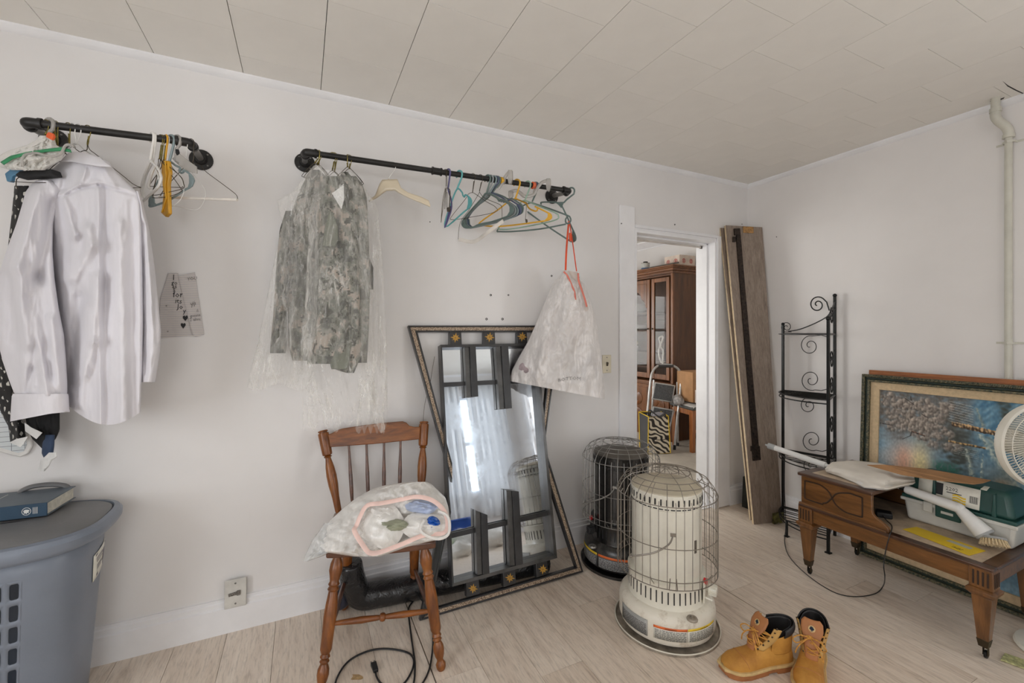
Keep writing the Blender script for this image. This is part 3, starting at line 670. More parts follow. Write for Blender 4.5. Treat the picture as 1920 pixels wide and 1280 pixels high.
uniform('camouflage jacket in the middle of the bunch under clear film', [(330, 600, 640), (350, 598, 655), (400, 592, 668), (470, 590, 672), (560, 585, 676), (640, 580, 672), (682, 575, 625)], .03, M_camo,
    [((605, 400), (600, 660), 7, .02), ((625, 380), (650, 560), 9, -.02), ((650, 520), (640, 680), 8, .022), ((590, 470), (600, 620), 6, -.015)], lapel=[(398, 618, 624), (425, 610, 633), (450, 606, 634), (462, 604, 628)], seed=21)
uniform('camouflage jacket hanging lowest of the bunch, its hem a plain green', [(322, 640, 652), (336, 636, 664), (350, 634, 680), (400, 640, 690), (470, 644, 692), (560, 640, 694), (640, 622, 690), (690, 618, 668), (699, 650, 664)], .0, M_camo,
    [((655, 380), (660, 660), 6, .02), ((675, 400), (684, 680), 6, -.02), ((640, 560), (632, 690), 8, .018)], lapel=[(640, 622, 660), (660, 620, 656), (680, 619, 654), (692, 622, 650)], seed=31)
uniform('camouflage jacket at the right end of the bunch, mostly hidden', [(330, 655, 668), (345, 650, 680), (370, 655, 688), (440, 662, 692), (540, 664, 694), (620, 666, 692), (680, 668, 688)], -.05, M_camo2, [((676, 380), (680, 660), 5, .015)], seed=41)
facet('dark_trousers', 'black trouser leg showing at the right edge of the camouflage bunch', 'trousers', [(685, 470), (697, 500), (697, 542), (686, 541), (684, 500)], PC, -.03, .02, M_blackc)
facet('care_ticket', 'white folded ticket pinned to the camouflage jackets', 'ticket', [(644, 345), (645.5, 372), (640, 392), (622, 362), (630, 357)], PC, .085, .001, M_tag)
def filmbag(label, rows, off, front, folds, seed, bot=None, top=None, nz=.02, ns=(7, 3), mt=None):
    return tag(cloth(rows, PC, off, 50, 90, folds, front, .02, nz, ns, bot=bot, top=top, seed=seed, ring=seed == 3).build('garment_bag', mt or M_film, ang=180), label, 'garment bag')
filmbag('clear film garment bag flaring to the lower left of the uniforms', [(310, 588, 602), (330, 572, 612), (360, 548, 612), (375, 520, 600), (395, 523, 600), (420, 530, 600), (440, 524, 600), (500, 512, 598), (560, 500, 596), (640, 484, 590), (700, 468, 585), (726, 463, 575)], .055, .03,
    [((520, 500), (490, 720), 6, .02), ((560, 450), (540, 720), 6, .02), ((590, 400), (570, 700), 6, -.02)], 3, bot=lambda u: 6*sin(u*9))
filmbag('clear film garment bag hanging lowest, its ragged hem over the chair', [(318, 600, 640), (350, 590, 668), (400, 580, 690), (440, 578, 694), (500, 575, 695), (600, 570, 698), (700, 566, 700), (760, 566, 715), (800, 568, 722)], .075, .04,
    [((620, 480), (590, 640), 5, .025), ((650, 560), (600, 660), 5, .02), ((660, 420), (680, 700), 5, .02), ((640, 700), (660, 790), 5, .02), ((600, 700), (590, 790), 6, .02), ((700, 700), (690, 790), 5, .02)], 7, bot=lambda u: 8*sin(u*21)+5*sin(u*47+1), nz=.028)
filmbag('clear film garment bag hanging down the right side of the uniforms', [(322, 648, 662), (350, 650, 682), (380, 668, 704), (396, 672, 709), (440, 672, 712), (500, 672, 718), (600, 676, 724), (700, 678, 726), (780, 676, 727), (806, 680, 724)], .02, .035,
    [((690, 420), (700, 700), 4, .02), ((708, 420), (716, 700), 4, -.02)], 9, bot=lambda u: 7*sin(u*23))
t_, pl_ = hanger('suit_hanger', 'empty cream translucent suit hanger left of the coloured hangers', 736, RR, D(-27), [[(729, 335), (729, 340)]], M_cream, .003, M_whitew, .0016, neck=(729, 334))
top = [(692, 376), (704, 366), (712, 345), (717, 337), (745, 336), (752, 352), (765, 361), (790, 369), (804, 376), (807, 386)]; bot = [(692, 378), (706, 371), (718, 362), (724, 358), (740, 357), (750, 363), (766, 371), (788, 380), (802, 386), (806, 388)]
MB().grid(lambda u, v: pl_(*[lerp(interp([(i/9,)+p for i, p in enumerate(top)], u)[k], interp([(i/9,)+p for i, p in enumerate(bot)], u)[k], v) for k in (0, 1)], .004+.012*sin(pi*u)), 46, 5).build('shoulder_bar', M_cream, t_, solid=.006)

# ================= coloured hangers on the longer rack =================
H_ = hanger
H_('trouser_hanger', 'wire trouser hanger seen edge-on left of the violet hanger', 834, RR, D(-78), [[(835, 352), (830, 378), (827, 415.5), (828, 408), (832, 380), (836, 354)], [(836, 352), (843, 357), (842, 391), (840, 394), (838, 388), (838, 360)]], M_wire, .0014, neck=(836, 350))
H_('trouser_hanger', 'second wire trouser hanger with a dark round tube end', 836, RR, D(-84), [[(838, 352), (844, 358), (843, 390)], [(837, 352), (835, 375), (834, 392)]], M_wire, .0014, neck=(838, 350), lobes=[[(837, 390), (840, 388), (843, 391), (842, 397), (838, 397)]])
H_('plastic_hanger', 'violet plastic hanger seen edge-on', 840, RR, D(-72), [[(840, 354), (842, 362), (846, 374), (846.5, 390), (842, 406), (834, 426), (840, 404), (845, 386)]], M_purp, .004, neck=(840, 354), hr=.0042)
H_('plastic_hanger', 'teal plastic hanger right of the violet one', 861, RR, D(-58), [[(857, 354.5), (866, 360), (868, 366), (871, 369), (873, 365), (882, 372), (884, 380), (880, 389), (870, 397), (834, 425.5), (846, 381), (857, 354.5)]], M_teal, .0042, neck=(857, 354.5), hr=.0046,
   lobes=[[(876, 367), (882.5, 372), (884.5, 380), (881, 389), (874, 394), (877, 382), (877, 374)]])
H_('wire_hanger', 'dark wire hanger just right of the teal hanger', 886, RR, D(-52), [[(886, 361), (878, 364), (872, 374), (846.5, 406), (847, 411.5), (867, 409.6), (927, 398), (929, 388), (912, 378), (895, 366), (886, 361)]], M_wire, .0013, neck=(886, 361), twist=True)
t_, pl_ = H_('trouser_hanger', 'wire hanger with a bent white card tube drooping below the bunch', 900, RR, D(-50), [[(899, 358), (898, 362.4), (879, 394), (863, 417), (859, 448.7)], [(899, 360), (907, 370), (922, 377), (937.5, 383.7), (941, 390), (941.5, 409), (944, 413)]], M_wire, .0013, neck=(899, 358), twist=True)
MB().tube(smoothpts([pl_(x, y, .01) for x, y in [(860, 448.4), (882, 453), (895, 450), (911, 438), (928, 425), (944, 414)]], 5), .010, 8, flat=.35, upv=tuple(pl_.n)).build('card_tube', M_dowel, t_)
H_('trouser_hanger', 'wire hanger with clipped ends hanging in front of the yellow hanger', 931, RR, D(-46), [[(922, 363), (950, 371), (984, 378), (987, 385), (985, 412)], [(922, 363), (908, 372), (880, 396), (868, 420)]], M_wire, .0013, neck=(922, 362), lobes=[[(985, 410), (988.5, 411), (989, 416), (986.5, 418), (985, 415)]])
gp = [(914, (912, 362), 0, 0, M_grey1, 'slate green plastic hanger, front of the tight row'), (919, (915, 362), 4, 1, M_grey2, 'light grey plastic hanger, second of the tight row'), (925, (918, 363), 9, 2, M_greyb, 'grey-blue plastic hanger, third of the tight row'),
      (929, (920, 361), 15, 0, M_blue2, 'navy grey plastic hanger, fourth of the tight row'), (932, (923, 362), 19, -2, M_grey1, 'slate green plastic hanger, last of the tight row')]
for px, nk, dx, dy, mt, lb in gp:
    x, y = nk
    H_('plastic_hanger', lb, px, RR, D(-60+dx*.4), [[(x, y), (930+dx*.7, 370+dy), (936+dx, 377+dy), (940+dx, 374+dy), (952+dx, 381+dy), (960+dx, 387+dy), (962+dx, 395+dy), (956+dx, 403+dy), (930+dx*.8, 413+dy), (900, 422+dy), (879+dx*.3, 427), (869+dx*.4, 425), (867+dx*.4, 415), (884+dx*.3, 393+dy), (x-8, y+9), (x, y)]],
       mt, .0042, neck=nk, hr=.0044, lobes=[[(951+dx, 380+dy), (960+dx, 386+dy), (962.5+dx, 395+dy), (957+dx, 403+dy), (949+dx, 406+dy), (955+dx, 396+dy), (955+dx, 388+dy)], [(866+dx*.4, 414), (872+dx*.4, 410), (873+dx*.4, 420), (880+dx*.3, 425), (870+dx*.4, 427), (866+dx*.4, 422)]])
H_('plastic_hanger', 'bright yellow plastic hanger among the grey ones', 969, RR, D(-52), [[(966.5, 372), (986, 381), (990, 388), (996, 393), (1005, 395.6), (1008, 391), (1003, 387)], [(1003, 387), (1026, 398), (1033.5, 404), (1030, 411.6), (1000, 417), (940, 424), (903, 422), (901, 416), (934, 393), (944, 385), (956, 376), (966.5, 372)]], M_yel, .0042, neck=(966.5, 372), hr=.0044,
   lobes=[[(1022, 395), (1032, 400), (1034, 406), (1030, 412), (1020, 413.5), (1026, 407), (1027, 401)]])
H_('plastic_hanger', 'mint green plastic hanger right of the yellow one', 989, RR, D(-52), [[(984, 375.7), (1000, 382), (1039.5, 398), (1047, 405), (1043, 411.6), (1013, 419.5), (960, 429), (936, 429.5), (937, 424), (960, 396), (976, 380), (984, 375.7)]], M_mint, .0036, neck=(984, 375.7), hr=.004)
H_('plastic_hanger', 'dark grey-green plastic hanger with a ring holding the orange drawstring', 1004, RR, D(-52), [[(996, 379.7), (1030, 391), (1063.4, 403.6), (1069, 408), (1070, 414), (1066, 419), (1061, 417), (1060.5, 411), (1064, 406)], [(1061, 420), (1013, 429), (966.5, 433.5), (938, 434), (932.6, 431.5), (950, 408), (980, 386), (996, 379.7)]], M_grey1, .0042, neck=(998, 378), hr=.0042)
H_('plastic_hanger', 'slate green plastic hanger on the rod end tilted steeply to the right', 1071, RR, D(-50), [[(1051.5, 381.7), (1040, 379), (1015.6, 379), (1015, 383)], [(1051.5, 381.7), (1062, 403.6), (1065, 410), (1072, 426), (1079, 442), (1079, 450), (1073, 453), (1063, 448), (1025, 423), (983.7, 393)]], M_grey1, .0044, neck=(1057, 380), hr=.0046,
   lobes=[[(1073, 430), (1080, 443), (1080.5, 450), (1076, 454), (1069, 451), (1072, 444)], [(1040, 378.5), (1058, 378), (1052, 390), (1047, 384)]])
for px, lab, band, clips, nk in ((945, 'clear plastic clip hanger rising left of the yellow hook', [(934, 354), (942, 342), (948, 330), (955, 322)], [(956, 318, 344)], (945, 345)),
        (1000, 'clear plastic clip hanger with two clips right of the mint hook', [(956, 360), (968, 357), (976, 362), (984, 368), (1000, 365), (1008, 352), (1016, 342), (1027, 338)], [(957, 357, 371), (1028, 334, 357)], (1000, 362))):
    P0 = onrod(px, RR); pl_ = Pl(P0+Vector((0, -.02, 0)), D(-40)); t_ = thing('clip_hanger', lab, 'hanger', P0)
    MB().tube(smoothpts([pl_(*p) for p in band], 5), .009, 8, flat=.4, upv=tuple(pl_.n)).build('body', M_clearh, t_)
    k_ = .0165; MB().tube([P0+Vector((0, -k_*cos(a), k_*sin(a))) for a in [D(q) for q in range(-60, 200, 25)]]+[], .003, 6).tube([P0+Vector((0, -k_*.5, -k_*.87)), pl_(*nk)], .003, 6).build('hook', M_clearh, t_)
    for (x, ya, yb) in clips:
        MB().prism([pl_(x-4, ya, .012), pl_(x+4, ya, .012), pl_(x+4.5, lerp(ya, yb, .6), .012), pl_(x+2, yb, .012), pl_(x-3, yb, .012), pl_(x-4.5, lerp(ya, yb, .6), .012)], pl_.n*-.02).build('clip', M_clearh, t_, bevel=.003)
for px, py, mt, lab in ((940.5, 335, M_yel, 'yellow size ring on the rod behind the grey hangers'), (1000, 344, M_orange, 'orange size ring on the rod right of the mint hanger'), (1005, 343, M_blue2, 'blue size ring next to the orange one on the rod')):
    P0 = onrod(px, RR); tag(MB().tube([P0-Vector((.008, 0, 0)), P0+Vector((.008, 0, 0))], .019, 14).build('size_ring', mt), lab, 'size ring')
# ---- lettering ----
def textgeo(s, size):
    c = bpy.data.curves.new('t', 'FONT'); c.body = s; c.size = size; c.resolution_u = 1; c.align_x = 'LEFT'
    o = bpy.data.objects.new('t', c); COL.objects.link(o); dg = bpy.context.evaluated_depsgraph_get(); me = bpy.data.meshes.new_from_object(o.evaluated_get(dg))
    vs = [v.co.copy() for v in me.vertices]; fs = [tuple(p.vertices) for p in me.polygons]
    bpy.data.objects.remove(o); bpy.data.curves.remove(c); bpy.data.meshes.remove(me); return vs, fs
def lettering(mb, s, size, fn):
    """fn maps (x, y) of the laid-out text to a point"""
    vs, fs = textgeo(s, size); return mb.add([fn(v.x, v.y) for v in vs], fs)
M_ink = plain('black_ink', (36, 36, 38), .6); M_inkw = plain('white_print', (226, 226, 222), .6)
# ---- turned wood ----
M_chair = wood('orange_oak_stain', (84, 42, 12), (136, 78, 28), (166, 108, 48), 'z', 1.3, .38, .2, 9)
M_chairx = wood('orange_oak_stain_level', (84, 42, 12), (132, 75, 27), (158, 98, 42), 'x', 1.3, .42, .12, 9)
M_seatw = wood('dark_stained_seat', (62, 34, 20), (96, 56, 34), (120, 74, 46), 'x', 1.2, .3, .45, 8)
def turned(a, b, prof, n=16):
    """turned piece from a to b, prof = [(t, r)]"""
    a = Vector(a); b = Vector(b); d = b-a; M = Matrix.Translation(a) @ d.to_track_quat('Z', 'Y').to_matrix().to_4x4()
    return MB().lathe([(.0005, prof[0][0]*d.length)]+[(r, t*d.length) for t, r in prof]+[(.0005, prof[-1][0]*d.length)], n, M, cap=False)
LEG = [(0, .013), (.02, .018), (.05, .019), (.07, .013), (.085, .012), (.11, .017), (.15, .021), (.19, .02), (.225, .013), (.24, .0175), (.255, .0125), (.27, .018), (.29, .014), (.3, .017), (.32, .0205), (.45, .0215), (.55, .0235), (.62, .0215), (.68, .0185), (.72, .0165), (.735, .0215), (.755, .0165), (.77, .021), (.79, .0165), (.82, .019), (.87, .0245), (.92, .022), (.96, .015), (1, .014)]
ch = thing('dining_chair', 'orange oak chair with spindle back, standing under the clothes rack', 'chair', (.33, 1.93, 0))
FLf, FRf, BLf, BRf = Vector((.058, 1.70, 0)), Vector((.487, 1.639, 0)), Vector((.18, 2.20, 0)), Vector((.494, 2.142, 0))
FLt, FRt, BLt, BRt = Vector((.125, 1.80, .46)), Vector((.437, 1.715, .46)), Vector((.19, 2.07, .46)), Vector((.475, 2.02, .46))
for a, b in ((FLf, FLt), (FRf, FRt), (BLf, BLt), (BRf, BRt)): turned(a, b, LEG).build('leg', M_chair, ch)
LL = lambda a, b, z: a.lerp(b, z/.46)
ST = [(0, .006), (.1, .009), (.3, .0125), (.44, .010), (.47, .0085), (.48, .014), (.5, .016), (.52, .014), (.53, .0085), (.56, .010), (.7, .0125), (.9, .009), (1, .006)]
turned(LL(FLf, FLt, .225), LL(FRf, FRt, .215), ST).build('stretcher', M_chairx, ch)
SS = [(0, .006), (.2, .0095), (.5, .0115), (.8, .0095), (1, .006)]
turned(LL(FLf, FLt, .17), LL(BLf, BLt, .17), SS).build('stretcher', M_seatw, ch); turned(LL(FRf, FRt, .17), LL(BRf, BRt, .17), SS).build('stretcher', M_seatw, ch)
turned(LL(BLf, BLt, .37), LL(BRf, BRt, .37), SS).build('stretcher', M_chairx, ch)
SFL, SFR, SBL, SBR = Vector((.071, 1.751, 0)), Vector((.477, 1.646, 0)), Vector((.125, 2.13, 0)), Vector((.525, 2.06, 0))
def seatgrid(u, v, top):
    p = SFL.lerp(SFR, u).lerp(SBL.lerp(SBR, u), v); c = Vector(((SFL+SFR+SBL+SBR)/4))
    r = p-c; e = max(abs(2*u-1), abs(2*v-1)); rc = 1-.06*max(0, (abs(2*u-1)+abs(2*v-1)-1.3))
    p = c+r*rc
    dish = -.010*(1-(2*u-1)**2)*(1-(2*v-1)**2)*(1 if top else 0) - (.012*max(0, e-.9)/.1 if top else -.008*max(0, e-.85)/.15)
    return Vector((p.x, p.y, (.503 if top else .456)+dish))
m = MB(); N = 17
vt = [seatgrid(i/(N-1), j/(N-1), 1) for j in range(N) for i in range(N)]; vb = [seatgrid(i/(N-1), j/(N-1), 0) for j in range(N) for i in range(N)]
fs = [(j*N+i, j*N+i+1, (j+1)*N+i+1, (j+1)*N+i) for j in range(N-1) for i in range(N-1)]; NN = N*N
m.add(vt+vb, fs+[tuple(NN+q for q in f[::-1]) for f in fs])
rim = [i for i in range(N)]+[j*N+N-1 for j in range(1, N)]+[(N-1)*N+i for i in range(N-2, -1, -1)]+[j*N for j in range(N-2, 0, -1)]
m.f += [(rim[i], rim[(i+1) % len(rim)], NN+rim[(i+1) % len(rim)], NN+rim[i]) for i in range(len(rim))]
m.build('seat', M_seatw, ch, bevel=.006, seg=3)
PCH = Pl((.15, 2.12, .5), atan2(-.06, .355), 0)
PL_, PLt = Vector((.150, 2.10, .49)), Vector((.087, 2.20, .850)); PR_, PRt = Vector((.505, 2.045, .49)), Vector((.546, 2.14, .862))
POST = [(0, .011), (.04, .014), (.2, .0155), (.34, .021), (.45, .022), (.55, .019), (.64, .013), (.665, .012), (.675, .0185), (.69, .013), (.70, .0205), (.72, .022), (.95, .024), (.965, .023), (.968, .018), (.978, .018), (.98, .0225), (.995, .021), (1, .015)]
turned(PL_, PLt, POST).build('back_post', M_chair, ch); turned(PR_, PRt, POST).build('back_post', M_chair, ch)
def backp(x, y, off=0):
    n = (PR_-PL_).cross(PLt-PL_).normalized(); n = n if n.y < 0 else -n; d = ray(x, y); return EYEV+d*((PL_+n*off-EYEV).dot(n)/d.dot(n))
cr = [(614, 815), (622, 812), (632, 806), (642, 803), (680, 797), (715, 792.5), (755, 789.5), (762, 792), (768, 798), (777, 800), (788, 800), (787, 823), (760, 826), (702, 832), (660, 835), (618, 838)]
nn = (backp(700, 820, 1)-backp(700, 820, 0)).normalized()
MB().prism([backp(x, y, .011) for x, y in cr], nn*-.02).build('crest_rail', M_chairx, ch, bevel=.003)
for xt, yt, xb, yb in ((654, 833, 661, 950), (687, 830, 691, 948), (720, 827, 720, 944), (751, 823, 749, 940)):
    turned(backp(xb, yb), backp(xt, yt), [(0, .005), (.25, .0085), (.5, .0085), (.8, .0055), (1, .0048)], 10).build('spindle', M_seatw, ch)
# ---- white drawstring bag on the chair ----
M_bagw = film('white_bin_bag', (232, 230, 226), .72, .28, 26, .7, .3, .2)
M_bagt = film('thin_white_bag', (226, 227, 226), .5, .22, 26, .8, .4, .3)
M_pink = plain('faded_pink_drawstring', (238, 206, 197), .5)
PBG = Pl((.25, 1.76, .515), D(-16), D(42))
bg = thing('carrier_bag', 'crumpled white plastic bag with a pink drawstring, open on the chair seat', 'bag', (.3, 1.9, .505))
cloth([(903, 770, 800), (907, 730, 810), (915, 700, 818), (932, 668, 836), (950, 645, 842), (975, 618, 845), (995, 603, 843), (1010, 598, 832), (1024, 596, 770), (1034, 600, 740), (1043, 664, 712)], PBG, 0, 50, 50,
    [((700, 920), (640, 1000), 9, .02), ((690, 950), (660, 1030), 9, .02), ((715, 925), (820, 925), 8, .015), ((840, 960), (800, 1010), 8, .012), ((720, 985), (790, 990), 26, -.045), ((770, 950), (800, 960), 14, .01)],
    .075, .02, .03, (9, 9), seed=2).build('sack', M_bagw, bg, ang=180, sub=1)
tag(cloth([(980, 608, 640), (995, 598, 650), (1012, 585, 650), (1030, 577, 640), (1042, 571, 606), (1052, 569, 578)], PBG, -.005, 24, 24, [((600, 1000), (580, 1040), 4, .015)], .03, .01, .02, (14, 14), seed=8).build('carrier_bag', M_bagt, ang=180), 'limp translucent bag corner hanging off the left of the chair seat', 'bag')
ring = [(684, 943), (715, 938), (750, 931), (784, 925), (816, 933), (839, 955), (846, 984), (838, 1000), (815, 1003), (792, 1007), (743, 1028), (694, 1043), (674, 1024), (658, 996), (662, 985), (670, 965)]
pr = smoothpts([PBG(x, y, .104+.008*sin(i*2.1)) for i, (x, y) in enumerate([(752+(x-752)*.93, 985+(y-985)*.9) for x, y in ring])], 5, True)
MB().tube(pr, .0085, 8, True, flat=.22, upv=tuple(PBG.n)).build('drawstring', M_pink, bg)
def dome(x0, x1, y0, y1, h0, h1, mt, name, seed, par=None, **k):
    cx, cy, rx, ry = (x0+x1)/2, (y0+y1)/2, (x1-x0)/2, (y1-y0)/2
    def f(u, v):
        a = 2*pi*u; w_ = 1+.22*noise.noise(Vector((cos(a)*1.1, sin(a)*1.1, seed)))
        return PBG(cx+rx*v*cos(a)*w_, cy+ry*v*sin(a)*w_, lerp(h1, h0, v**2)+.014*noise.noise(Vector((cos(a)*2.2*v, sin(a)*4*v, seed))))
    return MB().grid(f, 28, 10, cu=True).build(name, mt, par, **k)
M_fold = film('inner_fold_film', (236, 234, 230), .8, .25, 26, .7, .2, .15)
dome(672, 760, 945, 1030, .07, .105, M_fold, 'inner_fold', 3, bg); dome(750, 845, 962, 1012, .075, .115, M_fold, 'inner_fold', 6, bg); dome(688, 740, 942, 985, .07, .10, M_fold, 'inner_fold', 9, bg)
tag(dome(712, 766, 972, 996, .09, .122, plain('khaki_tin', (156, 160, 138), .5), 'round_tin', 1), 'khaki green round lid glimpsed inside the bag on the chair', 'tin')
tag(dome(799, 825, 967, 989, .10, .127, plain('blue_plastic', (30, 96, 190), .35), 'plastic_box', 2), 'bright blue plastic piece inside the bag on the chair', 'box')
tag(dome(758, 822, 936, 962, .075, .10, plain('lilac_blue_plastic', (176, 188, 214), .4), 'plastic_tub', 4), 'pale blue tub seen through the top of the bag on the chair', 'tub')
MB().tube(smoothpts([PBG(x, y, .125) for x, y in [(795, 975), (788, 992), (800, 1004), (822, 1010), (840, 1002), (843, 982), (838, 966), (822, 958)]], 5), .0055, 7).build('rolled_lip', M_fold, bg)

# ================= hourglass framed mirror =================
T0 = radians(11.8); PM = Pl((.6, 1.964, 0), 0, T0)
M_blk = plain('black_lacquer', (46, 46, 48), .28, var=.12, scale=14, coat=.3, bump=.1)
M_blk2 = plain('lighter_black_lacquer', (74, 73, 72), .3, var=.2, scale=9, coat=.3)  # lighter tone for the ledge cheeks and two of the box sides
kk = NT('speckled_bronze_inlay'); v_ = kk.coord('World', (1, 1, 1)); kk.col(kk.mix(kk.ramp(kk.noise(v_, 240, 3, .7), [(.42, (0, 0, 0)), (.58, (255, 255, 255))]), (92, 70, 54), (206, 186, 162))); kk.set(Roughness=.4, Metallic=.25); kk.bump(kk.noise(v_, 260, 2), .5, .001); M_spk = kk.m
M_mir = NT('mirror_glass'); v_ = M_mir.coord('Object'); M_mir.col((214, 220, 226)); M_mir.set(Metallic=1.0)
M_mir.l(M_mir.ramp(M_mir.noise(v_, 7, 6, .7), [(.45, (0.02, 0.02, 0.02, 1)), (.75, (.16, .16, .16, 1))]), M_mir.b.inputs['Roughness']); M_mir = M_mir.m
M_gold2 = plain('gold_painted_leaf', (190, 146, 66), .45, .3)
mr = thing('hourglass_mirror', 'large black mirror in an hourglass frame with gold stars, leaning on the wall', 'mirror', (.93, 1.97, 0))
def strip(quad, name='frame_rail', dark=False):
    """quad = outer a, outer b, inner b, inner a in pixels; black lips either side of a speckled inlay"""
    a, b, c, d = [Vector(q) for q in quad]
    def P(u, v, o): p = a.lerp(b, u).lerp(d.lerp(c, u), v); return PM(p.x, p.y, o)
    m = MB()
    for v0, v1, o in ((0, .24, .012), (.76, 1, .012), (.2, .8, .005)):
        if o == .005: continue
        m.prism([P(0, v0, o), P(1, v0, o), P(1, v1, o), P(0, v1, o)], PM.n*-.026)
    r_ = m.build(name, M_blk, mr, bevel=.0015)
    MB().prism([P(0, .2, .007), P(1, .2, .007), P(1, .8, .007), P(0, .8, .007)], PM.n*-.015).build('inlay', M_blk if dark else M_spk, r_, smooth=False)
    return r_
strip([(765, 610), (1052, 610), (1044, 622), (783, 622)])
strip([(765, 610), (848, 905), (848, 868), (783, 622)])
strip([(1052, 610), (1021, 838), (1016, 816), (1036, 622)])
strip([(840, 905), (787, 1164), (806, 1148), (846, 960)], dark=True)
strip([(1022, 838), (1094, 1072), (1080, 1063), (1026, 896)])
strip([(787, 1164), (1094, 1072), (1080, 1063), (806, 1144)])
# the box frame: front lip, deep sides, glass at the back
FO, FB = .04, -.012
out = [(826, 646), (1008, 643), (1045, 1046), (848, 1100)]; inn = [(829, 651), (1004, 648), (1039, 1040), (851, 1093)]
for i in range(4):
    a, b = out[i], out[(i+1) % 4]; c, d = inn[(i+1) % 4], inn[i]
    f = [PM(*a, FO), PM(*b, FO), PM(*c, FO), PM(*d, FO)]; m = MB().prism(f, PM.n*-(FO-FB)); m.build('box_side', M_blk2 if i in (1, 2) else M_blk, mr, bevel=.001)
gl = [PM(*p, FO)-PM.n*(FO-FB-.006) for p in inn]
MB().prism(gl, PM.n*-.004).build('mirror_pane', M_mir, mr, smooth=False)
FN = lambda x, y: PM(x, y, FO)
for q in ([(872, 650), (892, 649), (897, 743), (876, 745)], [(930, 648), (953, 647), (960, 765), (938, 767)], [(893, 957), (914, 965), (918, 1075), (896, 1079)], [(951, 919), (973, 921), (981, 1058), (957, 1062)]):
    a, b, c, d = [FN(*p) for p in q]; mid1, mid2 = a.lerp(b, .5), d.lerp(c, .5)
    # a shallow V-backed ledge: front fin and slanted cheek
    MB().prism([a.lerp(b, .42), b, c, d.lerp(c, .42)], PM.n*-(FO-FB-.01)).build('ledge', M_blk, mr, bevel=.0012)
    MB().prism([a-PM.n*.008, a.lerp(b, .42)-PM.n*.008, d.lerp(c, .42)-PM.n*.008, d-PM.n*.008], PM.n*-(FO-FB-.018)).build('ledge_cheek', M_blk2, mr, bevel=.0012)
for q in ([(831, 717), (1008, 708), (1009, 716), (831, 725)], [(846, 999), (1028, 957), (1029, 966), (846, 1009)]):
    MB().prism([PM(*p, .012) for p in q], PM.n*-.012).build('cross_band', M_blk, mr, bevel=.001)
def star(cx, cy, r, pl, off, par):
    m = MB(); c = pl(cx, cy, off)
    for i in range(8):
        a = i*pi/4+.12; rr = r*(1 if i % 2 == 0 else .82)
        p = lambda t, s: pl(cx+rr*t*cos(a)-s*sin(a), cy+rr*t*sin(a)+s*cos(a), off)
        m.prism([p(.05, 0), p(.45, r*.17), p(1, 0), p(.45, -r*.17)], pl.n*.0012)
    return m.build('gold_star', M_gold2, par, smooth=False)
for q, s_ in (([(843, 622), (865, 622), (866, 646), (843, 647)], (854, 633)), ([(907, 622), (928, 622), (929, 645), (907, 646)], (918, 632)), ([(970, 622), (988, 622), (989, 644), (970, 644)], (979, 631)),
          ([(874, 1091), (898, 1086), (900, 1113), (875, 1120)], (887, 1103)), ([(943, 1072), (966, 1067), (968, 1093), (944, 1101)], (956, 1083)), ([(1005, 1056), (1026, 1050), (1029, 1075), (1006, 1083)], (1018, 1067))):
    b_ = MB().prism([PM(x, y, .022) for x, y in q], PM.n*-.03).build('star_block', M_blk, mr, bevel=.002); star(*s_, 9.5, PM, .0225, b_)
MB().tube(smoothpts([PM(x, y, -.005) for x, y in [(815, 668), (811, 690), (806, 720), (796, 760), (793, 800)]], 4), .0011, 5).build('hanging_wire', M_wire, mr)

